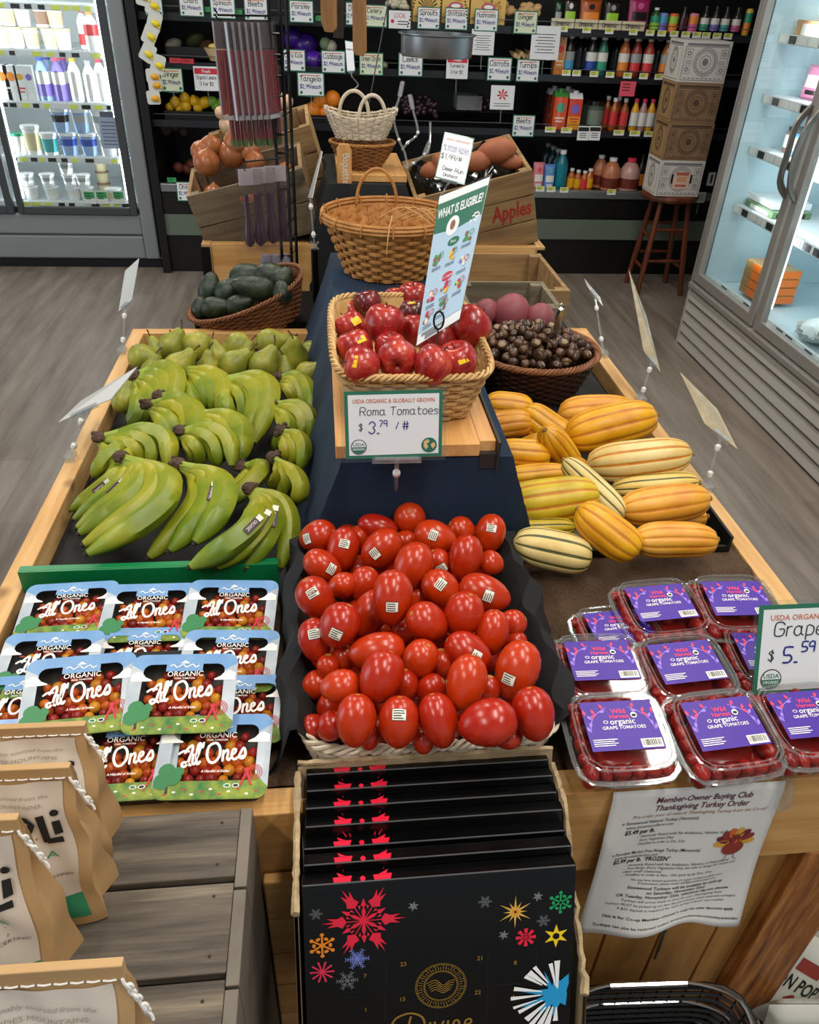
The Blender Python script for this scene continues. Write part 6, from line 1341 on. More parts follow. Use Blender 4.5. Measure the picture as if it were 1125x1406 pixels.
m = MB(); m.tube([MW @ Vector((0, .070, .009)), MW @ Vector((.0, .10, -.03)), b1+Vector((-.105, -.02, .085))], .0012, 5); m.build('string', mat('twine', '8a6a42', .8), t, world=True)
# hanging boards and pan
def hang_board(label, pts, y, th, matl):
    t = thing('hanging_board', label, 'wooden board', Y(*pts[0], y), group='wooden boards hanging over the far bin'); P = [Y(u, v, y) for u, v in pts]; top = max(p.z for p in P)
    P = [Vector((p.x, y, p.z if p.z < top-.03 else 1.86)) for p in P]; m = MB(); n = len(P); m.add([(p.x, y, p.z) for p in P]+[(p.x, y+th, p.z) for p in P], [tuple(range(n)), tuple(range(2*n-1, n-1, -1))]+[(k, n+k, n+(k+1) % n, (k+1) % n) for k in range(n)])
    m.build('board_plate', matl, t, world=True, bevel=.002); xm = sum(p.x for p in P)/n; m = MB(); m.tube([(xm, y+th/2, 1.85), (xm, y+th/2, 3.0)], .002, 5); m.build('cord', mat('twine', '8a6a42', .8), t, world=True)
handW = wood('paddle_wood', '6f4a26', '93683a', 'a87c4a', 'Z', 1.0, .5, knots=False)
hang_board('wide brown wooden board hanging at the top centre, clipped corners', [(440, -3), (464, -3), (463, 38), (457, 45), (446, 44), (441, 30)], 3.0, .016, handW)
hang_board('dark weathered narrow board hanging behind the wide brown one', [(462, -3), (473, -3), (472, 53), (458, 52), (458, 44), (463, 38)], 3.05, .012, mat('dark_board', '352a22', .7, var=('4c3e32', 30, .5)))
hang_board('long brown wooden board hanging lowest at the top centre', [(482, -3), (501, -3), (504, 70), (499, 77), (488, 76), (485, 70)], 2.98, .016, handW)
t = thing('hanging_pan', 'round grey metal pan hanging on bead chains over the far bin', 'pan', (.445, 3.3, 1.44)); c = Y(600, 62, 3.3); b = MB(); r = .137
b.lathe([(1e-4, -.036), (r*.95, -.036), (r*.97, -.03), (r*.98, .030), (r*1.06, .034), (r*1.06, .038), (r*.96, .038), (r*.94, -.028), (1e-4, -.030)], 40, 0, T(c)); b.build('pan_body', mat('aluminium', '8d8f92', .35, .9), t, world=True)
b = MB()
for a in (.4, 1.4, 3.6):
    e = c+Vector((r*math.cos(a), r*math.sin(a), .037)); q = c+Vector((.02, 0, .50)); 
    for k in range(46): p = e.lerp(q, k/46); b.ball(p, .0032, 6)
b.tube([c+Vector((.02, 0, .50)), (c.x+.02, c.y, 3.0)], .003, 5); b.build('bead_chain', blackmetal, t, world=True)
m = MB(); a = Y(527, 35, 3.2); b_ = Y(505, 152, 3.2); m.tube([b_+(a-b_)*((3.1-b_.z)/(a.z-b_.z)), b_], .0022, 6); tag(m.build('metal_rod', mat('rod_grey', '5c5c5e', .4, .6)), 'thin grey rod slanting up behind the white basket', 'rod')
# ------------------------------------------------------------------ wire rack with hanging packets
t = thing('wire_rack', 'tall narrow black wire rack left of centre hung with packets', 'rack', (-.12, 2.78, .0)); m = MB()
for dx, dy in ((-.028, 0), (.006, 0), (.022, .08)): m.tube([(-.118+dx, 2.78+dy, .0), (-.113+dx, 2.78+dy, 1.60)], .0062, 6)
for k in range(26): z = .1+.056*k; m.tube([(-.146, 2.78, z), (-.107, 2.78, z)], .0035, 4); m.tube([(-.112, 2.78, z), (-.096, 2.86, z)], .0022, 4)
m.build('rack_frame', blackmetal, t, world=True)
for z in (1.545, 1.532): m = MB(); m.tube([(-.14, 2.778, z), (-.285, 2.70, z), (-.292, 2.695, z+.015)], .003, 5); m.build('hook_arm', blackmetal, t, world=True)
for z in (1.15, 1.12): m = MB(); m.tube([(-.13, 2.778, z), (-.24, 2.70, z), (-.245, 2.695, z+.012)], .003, 5); m.build('hook_arm', blackmetal, t, world=True)
m = MB(); m.box((-.20, 2.72, 0), (-.04, 2.86, .02)); m.build('foot_plate', blackmetal, t, world=True)
bag_c = clear('clear_film_bag', (.94, .92, .92), .12, 1.35, .012, gl=.35); redS = mat('red_sticks', '6a0c16', .3, var=('8a1620', 40, .5), coat=.4); silv = mat('foil_silver', 'b7b3b6', .3, .6); grn = mat('green_end', '3f6b1c', .5); purU = mat('purple_utensil', '3b1430', .3, coat=.4)
def hang_packet(label, p, rz, kind, group):
    M = T(p) @ RZ(rz) @ RX(-3); t = thing('hanging_packet', label, 'packet', M=M, group=group)
    if kind == 'red':
        m = MB(); m.box((-.042, -.010, -.26), (.042, -.009, 0)); m.box((-.042, .009, -.26), (.042, .010, 0)); m.box((-.042, -.010, -.26), (-.041, .010, 0)); m.build('clear_sleeve', bag_c, t)
        m = MB()
        for k in range(5): m.tube([(-.033+.0165*k, 0, -.245), (-.033+.0165*k, 0, -.075)], .0078, 8)
        m.build('red_contents', redS, t)
        m = MB(); m.box((-.040, -.002, -.07), (.040, .002, -.004)); m.build('header_card', mat('header_grey', '4b4446', .5), t)
        m = MB(); m.box((-.0412, -.0108, -.26), (.0412, -.0102, -.248)); m.box((-.0425, -.004, -.26), (-.040, .004, -.003)); m.build('foil_edge', silv, t)
    elif kind == 'stick':
        m = MB()
        for k in range(3): m.tube([(-.02+.02*k, 0, -.13), (-.02+.02*k, 0, -.0)], .008, 8)
        m.build('red_contents', redS, t); m = MB()
        for k in range(3): m.tube([(-.02+.02*k, 0, -.15), (-.02+.02*k, 0, -.13)], [.006, .0085], 8)
        m.build('green_end', grn, t); m = MB(); m.box((-.034, -.011, -.155), (.034, -.0105, 0)); m.build('clear_sleeve', bag_c, t)
    else:
        m = MB()
        for k in (-1, 1): m.tube([(k*.018, 0, -.08), (k*.018, 0, -.155), (k*.018, 0, -.18), (k*.018, 0, -.21), (k*.018, 0, -.235), (k*.018, 0, -.245)], [.009, .0095, .013, .0185, .016, .005], 10)
        m.build('purple_contents', purU, t); m = MB(); m.box((-.038, -.021, -.262), (.038, -.0202, 0)); m.box((-.038, .0202, -.262), (.038, .021, 0)); m.build('clear_sleeve', bag_c, t)
        m = MB(); m.box((-.036, -.004, -.05), (.036, .004, -.002)); m.build('header_card', mat('header_pale', 'a9a2a8', .5), t)
posn = ['nearest the rack', 'second from the rack', 'third from the rack', 'fourth from the rack', 'third from the outer end', 'second from the outer end', 'outermost']
for i in range(7):
    f_ = (i+.7)/7.4; hang_packet('clear packet of dark red sticks on the upper hooks, '+posn[i], Vector((-.140-.135*f_, 2.770-.070*f_, 1.532)), 62-10*(i > 5)-30*(i == 6), 'red', 'red packets on the wire rack')
for i in range(4): hang_packet('lower packet of red sticks with green ends, '+('nearest the rack', 'second from the rack', 'second from the outer end', 'outermost')[i], Vector((-.15-.038*i, 2.80-.012*i, 1.335)), 40, 'stick', 'red and green packets below the upper hooks')
for i in range(3): hang_packet('clear packet with purple bulb shapes, '+('nearest the rack', 'middle one', 'outermost')[i]+' of the lower hooks', Vector((-.150-.040*i, 2.765-.03*i, 1.13)), 20, 'purple', 'purple packets on the lower hooks')
m = MB()
for k in range(3): m.ball((-.20+.035*k, 2.79, .80), (.024, .024, .035), 10)
tag(m.build('garlic_net', mat('net_grey', '77707c', .7, bmp=(300, .6))), 'grey mesh sleeve of garlic low in front of the far bin', 'net')
m = MB(); m.box((-.25, 2.74, 0), (-.10, 2.84, .76)); tag(m.build('display_stand', liner), 'narrow black stand under the grey mesh sleeve', 'stand')
# ------------------------------------------------------------------ tall clip stand between the bins, cards and holders
o = thing('sign_stand', 'black pole stand with an edge-on card left of the hoop basket', 'sign stand', (-.022, 2.3, 0)); m = MB(); m.tube([(-.022, 2.3, 0), (-.022, 2.3, .99)], .012, 10); m.box((-.09, 2.24, 0), (.05, 2.36, .012)); m.build('pole', blackmetal, o, world=True)
m = MB(); a = Vector((-.022, 2.3, .99)); b_ = Y(426, 273, 2.3); m.tube([a, b_], .003, 7); [m.bar(a+Vector((s*.012, 0, 0)), a+Vector((-s*.012, 0, .022)), .005, .005) for s in (-1, 1)]; m.build('stem', hold, o, world=True)
for q in (.3, .85): m = MB(); p = a.lerp(b_, q); m.tube([p-Vector((0, 0, .008)), p, p+Vector((0, 0, .008))], [.004, .007, .004], 8); m.build('joint', whitepl, o, world=True)
P = [D_(441, 207, 2.62), D_(443, 208, 2.5), D_(429, 272, 2.45), D_(423, 271, 2.57)]; f = MB(); nn = Vector((.0006, 0, 0)); f.hexa([p-nn for p in P]+[p+nn for p in P]); f.build('sign_card', mat('card_back', 'cfd2cf', .4, coat=.4), o, world=True)
def small_sign(label, quad, ds, lines, base, foot=None, edge=None, w=.05, cat='sign', grp=None):
    o = thing('price_sign', label, cat, base, group=grp); P = [D_(q[0], q[1], d) for q, d in zip(quad, ds)]; nP = (P[0]-P[3]).cross(P[2]-P[3]); dd_ = (P[1]-cO); P[1] = cO+dd_*((P[3]-cO).dot(nP)/dd_.dot(nP)); W_, H_ = (P[1]-P[0]).length, (P[0]-P[3]).length
    f = MB(); f.box((0, 0, 0), (1, 1, .0005), 1); f.add([(.03, .03, .0009), (.97, .03, .0009), (.97, .97, .0009), (.03, .97, .0009)], [(0, 1, 2, 3)], 0); MS = Matrix.Diagonal((1/W_, 1/H_, 1, 1))
    for st, x, y, hh, mi, wd, mode in lines:
        if mode == 't': text(f, st, x*W_, y*H_, hh*H_, mi, MS, .0014, 'C', 0, .02, W_*.85)
        else: hand_c(f, st, x*W_, y*H_, hh*H_, mi, MS, .0014, wd*H_, wmax=W_*.86)
    quadmap(f, P).build('sign_card', [paperM, edge or sgreen, inkK, sorange, inkB, cherryR], o, world=True)
    bm = (P[2]+P[3])/2
    if foot is not None:
        m = MB(); m.tube(smooth_path([bm]+list(foot), 4), .0026, 6); m.bar(P[3].lerp(P[2], .25), P[3].lerp(P[2], .75), .005, .008); m.build('card_clamp', hold, o, world=True)
    return o
small_sign('McIntosh Apples $1.99 price sign in front of the Apples crate', [(611, 181), (652, 190), (638, 254), (597, 244)], [2.30, 2.26, 2.22, 2.26], [('USDA ORGANIC', .5, .84, .045, 3, 0, 't'), ('McIntosh Apples', .5, .62, .14, 4, .014, 'h'), ('$1.99/#', .42, .44, .10, 2, .012, 'h'), ('Deer Run', .55, .20, .08, 2, .011, 'h'), ('Orchard', .5, .08, .06, 2, .010, 'h')], Z(600, 268, 1.0), foot=[D_(610, 262, 2.26), D_(606, 285, 2.24), Vector((.38, 2.16, .86))])
small_sign('narrow clear-sleeved card clipped to the white basket handle', [(474, 55), (485, 57), (488, 98), (477, 99)], [2.9, 2.86, 2.86, 2.9], [('organic', .5, .7, .06, 2, 0, 't')], Y(490, 130, 3.0), foot=[D_(484, 106, 2.88), D_(492, 116, 2.9), Vector((.128, 3.105, 1.322))])
for i, (pts, lab) in enumerate((([(553, 112), (549, 132), (541, 162), (548, 192), (556, 210), (560, 232)], 'bent clear acrylic holder standing left of the Apples crate'), ([(563, 130), (567, 150), (574, 182), (560, 196), (552, 206)], 'second bent clear holder arm beside the Apples crate'), ([(591, 168), (590, 200), (583, 212), (568, 224), (557, 230)], 'clear clip arm crossing the Apples crate opening'))):
    o = thing('sign_holder', lab, 'sign holder', D_(*pts[-1], 2.72), group='clear sign holders by the Apples crate'); m = MB(); m.tube(smooth_path([D_(u, v, 2.72+.0*k) for k, (u, v) in enumerate(pts)], 4), .0042, 7); m.build('arm', hold, o, world=True)
    m = MB(); a, b_ = D_(*pts[0], 2.72), D_(*pts[1], 2.72); m.bar(a, b_, .016, .003) if i < 2 else m.tube([D_(590, 190, 2.72), D_(588, 200, 2.72), D_(584, 213, 2.72)], [.002, .009, .012], 8); m.build('card_clamp', hold, o, world=True)
    for q in pts[2:4]: m = MB(); m.ball(D_(*q, 2.72), .0062, 8); m.build('joint', whitepl, o, world=True)
# ================================================================== BLACK MULTIDECK PRODUCE CASE
CX0, CX1, CY0, CY1 = -1.045, 2.80, 5.2, 6.0
caseB = mat('case_black', '07080a', .4); lip = mat('case_lip', '15161a', .35, .3); railm = mat('price_rail', '2c2f33', .3, .4); band = mat('case_band', '5e6b5f', .5); steelL = mat('case_steel', '8e9698', .3, .7)
t = thing('refrigerated_case', 'long black open produce case across the back with shelves of drinks', 'display case', ((CX0+CX1)/2, 5.6, 0))
m = MB(); m.box((CX0, CY1-.04, 0), (CX1, CY1, 2.15)); m.build('back_panel', caseB, t, world=True)
for x in (CX0, CX1-.05): m = MB(); m.box((x, CY0-.02, 0), (x+.05, CY1-.041, 2.15)); m.build('end_panel', caseB, t, world=True)
m = MB(); m.box((CX0, CY0-.02, 2.16), (CX1, CY1, 2.3)); m.build('canopy', caseB, t, world=True)
m = MB(); m.box((CX0+.051, CY0+.02, 0), (CX1-.051, CY1-.041, .235)); m.build('kick_plate', caseB, t, world=True)
m = MB(); m.box((CX0+.051, CY0, .24), (CX1-.051, CY0+.03, .37)); m.build('base_band', band, t, world=True)
m = MB(); m.box((CX0+.051, CY0, .375), (CX1-.051, CY0+.03, .50)); m.build('lower_front', caseB, t, world=True)
m = MB(); m.box((CX0+.051, CY0-.012, .505), (CX1-.051, CY0+.03, .555)); m.build('front_bumper', steelL, t, world=True, bevel=.006)
m = MB(); m.box((CX0+.051, CY0+.031, .50), (CX1-.051, CY1-.041, .53)); m.build('deck', caseB, t, world=True)
SH = {3: .900, 2: 1.205, 1: 1.445}
for k, z in SH.items():
    m = MB(); m.box((CX0+.051, CY0+.06, z-.03), (CX1-.051, CY1-.041, z)); sh_ = m.build('shelf', caseB, t, world=True)
    m = MB(); m.box((CX0+.051, CY0+.045, z-.034), (CX1-.051, CY0+.058, z+.004)); m.build('shelf_lip', railm, sh_, world=True)
    m = MB(); m.tube([(CX0+.06, CY0+.05, z+.035), (CX1-.06, CY0+.05, z+.035)], .0022, 5); m.build('wire_fence', mat('wire_grey', '70757a', .35, .7), sh_, world=True)
yt = mat('tag_yellow', 'd6e05a', .6); gt = mat('tag_green', '2f9a55', .6); rt = mat('tag_red', 'c93a4a', .6); wt = mat('tag_white', 'e6e8e2', .6)
stripm = mat('price_strip', 'b9b48a', .5)
def ptag(lab, u, v, w_, h_, y, mats, name='price_tag', grp='small shelf price tags'):
    c = Y(u, v, y); k = depth(c)/FPX; W_, H_ = w_*k, h_*k; m = MB(); M = T(c) @ RX(90)
    m.box((-W_/2, -H_/2, 0), (W_/2, H_/2, .001), 0, M)
    if len(mats) > 1: m.plane(W_*.92, H_*.5, 1, M, .0013, 0, H_*.18)
    for q in range(3): m.plane(W_*.5, H_*.06, 2, M, .0016, -W_*.1, H_*(.3-.2*q))
    return tag(m.build(name, list(mats)+[inkK]*(3-len(mats))), lab, 'price tag', grp)
# yellow-topped tags on the rails (px)
row = 0
for v0, us, nm, sh in ((45, (774, 806, 837, 870, 893, 909, 926, 942, 957, 970, 985, 1000), 'top shelf rail', 1), (105, (778, 792, 816, 838, 862, 884, 905), 'middle shelf rail', 2), (184, (756, 778, 850, 872, 892, 905), 'lower shelf rail', 3), (266, (742, 757, 775, 840), 'bottom bumper', 0)):
    for k, u in enumerate(us):
        vv = v0+(u-890)*.045; ptag('yellow price tag on the %s, %s' % (nm, 'leftmost' if k == 0 else 'rightmost' if k == len(us)-1 else ORD[k]+'from the left'), u, vv, 12 if sh != 3 else 15, 7, CY0+.040 if sh else CY0-.014, (wt, yt))
for k, (u, v, a, b_) in enumerate(((241, 83, 16, 1), (258, 84, 16, 1), (328, 17, 10, 0), (285, 13, 7, 0), (437, 25, 7, 0), (236, 247, 12, 0))):
    ptag(('red shelf tag left under the yellow-filled basket', 'red shelf tag right under the yellow-filled basket', 'green shelf tag between two cards at the top left', 'narrow green tag at the top left corner', 'bright green tag left of the hanging boards', 'green tag on the bumper at the lower left')[k], u, v, a, 6, CY0+.040 if k < 5 else CY0-.014, (rt if b_ else gt, rt if b_ else gt))
redT = mat('tag_salmon', 'e0566a', .6)
ptag('salmon red hanging promo tag under the middle shelf', 862, 122, 22, 18, CY0+.03, (redT, redT), 'promo_tag', None)
# larger hand-lettered cards
gcol = sgreen
CARDS = [(211, 9, 24, 20, 'Kale', 'g', 'card lettered Kale at the top left'), (263, 8, 33, 24, 'Chard', 'g', 'card lettered Chard at the top left'), (306, 11, 34, 24, 'Spinach', 'g', 'card lettered Spinach at the top, third from the left'), (352, 13, 33, 26, 'Beets', 'g', 'card lettered Beets behind the wire rack top'), (414, 16, 33, 25, 'Parsley', 'g', 'card lettered Parsley left of the hanging boards'),
 (485, 19, 20, 26, 'Dill', 'g', 'card lettered Dill between the hanging boards'), (515, 22, 34, 25, 'Celery', 'y', 'pale green card lettered Celery right of the hanging boards'), (549, 27, 30, 20, 'LOCAL', 'r', 'card with red LOCAL lettering left of the yellow trays'), (589, 25, 32, 25, 'Sprouts', 'g', 'card lettered Sprouts below the first yellow tray'), (627, 26, 32, 25, 'Shiitake', 'g', 'card lettered Shiitake below the middle yellow tray'), (668, 28, 33, 25, 'Mushrooms', 'g', 'card lettered Mushrooms below the right yellow tray'), (722, 31, 33, 26, 'Ginger', 'y', 'card lettered Ginger under the ginger roots'),
 (404, 83, 31, 25, 'Curly Kale', 'g', 'card lettered Curly Kale beside the purple bags'), (458, 85, 33, 26, 'Cabbage', 'g', 'card lettered Cabbage on the second shelf'), (510, 88, 33, 26, 'Green Onion', 'y', 'card lettered Green Onion under the long board'), (564, 89, 34, 27, 'Leeks', 'g', 'card lettered Leeks under the hanging pan left side'), (628, 92, 30, 27, 'Fresh', 'R', 'card with red header under the hanging pan'), (686, 95, 34, 27, 'Carrots', 'g', 'card lettered Carrots on the second shelf'), (725, 97, 32, 26, 'Turnips', 'g', 'card lettered Turnips under the parsnips'),
 (427, 116, 37, 28, 'Tangelo', 'g', 'card lettered Tangelo above the oranges'), (236, 110, 30, 28, 'Ginger', 'y', 'pale green card above the lemons'), (284, 108, 34, 28, 'Lemons', 'R', 'card with red header lettered Lemons'), (663, 58, 32, 29, '.', 'w', 'small white notice card right of the hanging pan'), (749, 59, 40, 38, '.', 'w', 'large white notice card above the juice carton'), (690, 134, 33, 28, 'leaf', 'L', 'white card with a red maple leaf'), (719, 173, 31, 26, 'Beets', 'g', 'card lettered Beets right of the maple leaf card'), (258, 263, 30, 24, 'Onions', 'g', 'card lettered Onions on the bumper left of the crate'),
 (801, 183, 16, 17, 'Fresh', 'k', 'small black-headed card left under the grey jars'), (817, 183, 16, 17, 'Fresh', 'k', 'small black-headed card right under the grey jars'), (962, 271, 14, 13, '.', 'w', 'small white card on the bumper right of the stool top')]
for k, (u, v, w_, h_, st, kind, lab) in enumerate(CARDS):
    yy = CY0+.030 if not (v > 255) else CY0-.02
    c = Y(u, v, yy-.0005*k); kk = depth(c)/FPX; W_, H_ = w_*kk, h_*kk*1.04; M = T(c) @ RX(86)
    o = thing('price_card', 'white '+lab if kind != 'y' else lab, 'price card', c, group='hand-lettered price cards on the case'); f = MB(); f.box((-W_/2, -H_/2, 0), (W_/2, H_/2, .0015), 1 if kind in 'gy' else 0, M)
    f.plane(W_*.92, H_*.90, 5 if kind == 'y' else 0, M, .0018)
    if kind in 'gy':
        hand_c(f, st, 0, H_*.14, H_*.20, 2, M, .0024, H_*.030, wmax=W_*.8); hand_c(f, '$2.99/each', 0, -H_*.16, H_*.15, 4, M, .0024, H_*.028, wmax=W_*.8); f.plane(W_*.7, H_*.04, 3, M, .0022, 0, H_*.37)
        f.disc((-W_*.36, -H_*.34), H_*.07, 10, 1, M, .0022); f.disc((W_*.36, -H_*.34), H_*.07, 10, 1, M, .0022)
    elif kind == 'r': text(f, st, 0, H_*.1, H_*.28, 6, M, .0022, wmax=W_*.55, shear=.2); f.plane(W_*.5, H_*.05, 2, M, .0022, W_*.15, -H_*.1); f.plane(W_*.5, H_*.05, 2, M, .0022, W_*.15, -H_*.25); f.disc((-W_*.33, -H_*.1), H_*.12, 8, 6, M, .0022)
    elif kind == 'R': f.plane(W_*.92, H_*.24, 6, M, .0022, 0, H_*.30); text(f, 'Fresh', 0, H_*.24, H_*.13, 0, M, .0026, bold=.02); hand_c(f, 'Organic '+st if st != 'Fresh' else 'Turmeric', 0, -H_*.02, H_*.14, 2, M, .0024, H_*.022, wmax=W_*.8); hand_c(f, '3 for $2', 0, -H_*.28, H_*.13, 2, M, .0024, H_*.022, wmax=W_*.6)
    elif kind == 'L':
        for a in range(7): an = math.radians(-60+50*a); f.poly([(0, H_*.08), (H_*.2*math.cos(an-.25), H_*.12+H_*.17*math.sin(an-.25)), (H_*.30*math.cos(an), H_*.12+H_*.26*math.sin(an)), (H_*.2*math.cos(an+.25), H_*.12+H_*.17*math.sin(an+.25))], 6, M, .0022+.0001*a)
        for q in range(2): f.plane(W_*.7, H_*.025, 2, M, .0022, 0, -H_*(.25+.1*q))
    elif kind == 'k': f.plane(W_*.92, H_*.28, 2, M, .0022, 0, H_*.28); [f.plane(W_*.6, H_*.05, 2, M, .0022, 0, H_*(.0-.14*q)) for q in range(3)]
    else: [f.plane(W_*(.7-.15*(q % 2)), H_*.022, 2, M, .0022, 0, H_*(.25-.09*q)) for q in range(7)]
    f.build('sign_card', [paperM, sgreen, inkK, sorange, inkB, mat('paper_lime', 'd3dcc0', .6), cherryR], o, world=True)
    if kind in 'wLR' or k in (19, 20): m = MB(); q = c-Vector((0, 0, H_/2)); m.tube([q+Vector((0, -.001, .004)), q+Vector((.0, .004, -.03)), q+Vector((.004, .012, -.075))], .0035, 6); m.bar(q-Vector((W_*.25, 0, -.001)), q+Vector((W_*.25, 0, .001)), .006, .008); m.build('card_clamp', hold, o, world=True)
# ------------------------------------------------------------------ produce in the case
lemM = mat('lemon_peel', 'e3b21a', .45, bmp=(120, .3)); limM = mat('lime_peel', '6f9a26', .45, bmp=(120, .3)); orM = mat('orange_peel', 'e8851c', .45, bmp=(160, .3)); purB = mat('cabbage_purple', '35157a', .35, var=('5a2ab0', 25, .4), coat=.3); ltg = mat('leaf_pale', '8fa57a', .6); gar = mat('garlic_white', 'cfc8b4', .6); gnr = mat('ginger', 'c79a62', .7, var=('e0bf8c', 20, .5)); grp = mat('grape_dark', '2e1422', .35)
def blob(name, lab, cat, grp_, u, v, r, y, matl, kx=1, kz=1, prof=None):
    p = Y(u, v, y); rr = r*depth(p)/FPX; b = MB(); b.lathe(prof or [(1e-4, -1), (.4, -.93), (.75, -.66), (.96, -.25), (.98, .2), (.8, .6), (.45, .9), (1e-4, 1)], 14, 0, T(p) @ RX(20*math.sin(u)) @ RY(25*math.cos(u*1.7)) @ Matrix.Diagonal((rr*kx, rr*kx, rr*kz, 1))); return tag(b.build(name, matl), lab, cat, grp_)
lp = [(1e-4, -1.25), (.15, -1.12), (.5, -.9), (.88, -.45), (1, 0), (.88, .45), (.5, .9), (.15, 1.12), (1e-4, 1.25)]
for k, (u, v, r) in enumerate(((241, 141, 8), (254, 135, 7.5), (255, 146, 8), (268, 139, 7.5), (272, 148, 7), (281, 141, 7.5), (233, 147, 6), (246, 149, 6))): blob('lemon', 'lemon in the black case tray, '+ranks([(241, 141), (254, 135), (255, 146), (268, 139), (272, 148), (281, 141), (233, 147), (246, 149)], 7)[k], 'lemon', 'lemons in the case', u, v, r, 5.36, lemM, 1, .95, lp)
for k, (u, v, r) in enumerate(((314, 141, 6), (311, 148, 6))): blob('lemon', ('upper', 'lower')[k]+' of the two lemons right of the limes', 'lemon', 'lemons in the case', u, v, r, 5.36, lemM, 1, .95, lp)
for k, (u, v, r) in enumerate(((292, 140, 7), (297, 146, 7), (303, 141, 6))): blob('lime', ('left', 'middle', 'right')[k]+' lime beside the lemons', 'lime', 'limes in the case', u, v, r, 5.36, limM)
for k, (u, v, r) in enumerate(((457, 136, 11), (440, 139, 10), (431, 151, 11), (446, 154, 9))): blob('orange', ('upper right and brightest', 'middle, darker', 'lower left', 'lower right')[k]+' orange above the black tray', 'orange', 'oranges in the case', u, v, r, 5.34, orM)
for k, (u, v, r) in enumerate(((402, 52, 15), (420, 62, 16), (430, 83, 13))): blob('red_cabbage', ('dim purple cabbage at the left of the second shelf', 'dim purple cabbage right of the first', 'bright purple cabbage in a bag beside its card')[k], 'cabbage', 'purple cabbages in the case', u, v, r, 5.50 if k < 2 else 5.33, purB, 1.1, .9)
for k, (u, v, r) in enumerate(((455, 64, 8), (447, 60, 8), (441, 78, 5), (528, 90, 5))): blob('bok_choy', ('pale-headed bunch behind the Cabbage card', 'dark leafy bunch behind the Cabbage card', 'tiny pale bunch left of the Cabbage card', 'white root end right of the Green Onion card')[k], 'vegetable', None, u, v, r, 5.42, ltg if k else gar)
for k, (u, v, r) in enumerate(((238, 61, 10), (268, 55, 12), (283, 62, 9))): blob('squash', ('pale rounded vegetable at the left of the upper tray', 'dull green squash in the upper tray', 'brown squash by the woven punnet')[k], 'vegetable', None, u, v, r, 5.50, (gar, mat('dull_green', '4a5230', .6), mat('dull_brown', '6b4a26', .6))[k], 1.2, .7)
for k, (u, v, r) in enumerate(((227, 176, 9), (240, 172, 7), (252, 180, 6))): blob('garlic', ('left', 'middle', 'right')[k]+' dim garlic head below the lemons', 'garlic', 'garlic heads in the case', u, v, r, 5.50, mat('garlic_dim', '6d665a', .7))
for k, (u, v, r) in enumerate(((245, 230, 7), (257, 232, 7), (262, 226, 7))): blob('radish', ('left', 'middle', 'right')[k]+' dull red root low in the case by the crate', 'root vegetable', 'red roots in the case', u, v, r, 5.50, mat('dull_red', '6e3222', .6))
# punnet, trays
c = Y(300, 70, 5.30); t = thing('punnet', 'pale woven punnet heaped with yellow fruit on the upper tray', 'punnet', c-Vector((0, 0, .05))); b = MB(); b.lathe([(.045, 0), (.075, .065), (.078, .065), (.048, 0)], 20, 0, sx=1.1, sy=.8); b.build('basket_body', mat('punnet_cream', 'cdb48a', .7, bmp=(90, .5)), t); b = MB(); b.ball((-.02, 0, .07), (.038, .03, .018), 12); b.ball((.04, .01, .085), (.03, .03, .026), 12, 1); b.build('fruit', [mat('fruit_yellow', 'e0bd5a', .5), mat('fruit_brown', '8a5a30', .6)], t)
for k, (u0, u1, v, lab) in enumerate(((228, 300, 66, 'black tray of mixed squash on the second shelf, left'), (226, 318, 154, 'black tray under the lemons and limes'), (418, 468, 160, 'black tray under the oranges'))):
    a, b_ = Y(u0, v, 5.29), Y(u1, v, 5.29); m = MB(); m.box((a.x, 5.285, a.z-.045), (b_.x, 5.60, a.z-.035)); m.box((a.x, 5.28, a.z-.045), (b_.x, 5.286, a.z+.01)); tag(m.build('produce_tray', caseB), lab, 'tray')
R = random.Random(11)
GP = [(575+R.uniform(-22, 24), 148+R.uniform(-16, 12)) for _ in range(40)]+[(664+R.uniform(-10, 12), 140+R.uniform(-8, 10)) for _ in range(14)]
for k, (u, v) in enumerate(GP): blob('grape', 'dark grape in a heap above the Apples crate' if k < 40 else 'dark grape in the small heap left of the maple leaf card', 'grape', 'dark grapes left of centre' if k < 40 else 'dark grapes by the maple leaf card', u, v, 4.2, 5.42, grp)
for k in range(22):
    u = 690+R.uniform(0, 52); v = 10+(u-690)*.04+R.uniform(-5, 6); blob('ginger_root', 'knobbly pale ginger piece heaped over its card at the top', 'ginger', 'ginger pieces at the top of the case', u, v, R.uniform(4, 6.5), 5.34, gnr, 1.2, .8)
for k in range(16): blob('mushroom', 'pale mushroom piece heaped at the very top edge', 'mushroom', 'mushroom pieces at the top edge', 532+R.uniform(-4, 26), 3+R.uniform(-4, 8), R.uniform(3, 5), 5.34, gar, 1.2, .8)
for k in range(9):
    p = Y(708+4.2*k, 76+2.5*math.sin(k*2.2)+.1*k, 5.35); b = MB(); b.tube([p+Vector((0, .16, .01)), p+Vector((0, .05, .002)), p], [.006, .016, .015], 10); b.disc((0, 0), .009, 8, 1, T(p+Vector((0, -.0012, 0))) @ RX(90)); tag(b.build('parsnip', [gnr, mat('parsnip_core', 'e8d3a0', .7)]), 'cut-ended cream parsnip lying over the Turnips card', 'parsnip', 'parsnips on the second shelf')
trayY = mat('tray_yellow', 'dcb765', .6); trayR = mat('tray_print_red', 'c05a78', .6); 
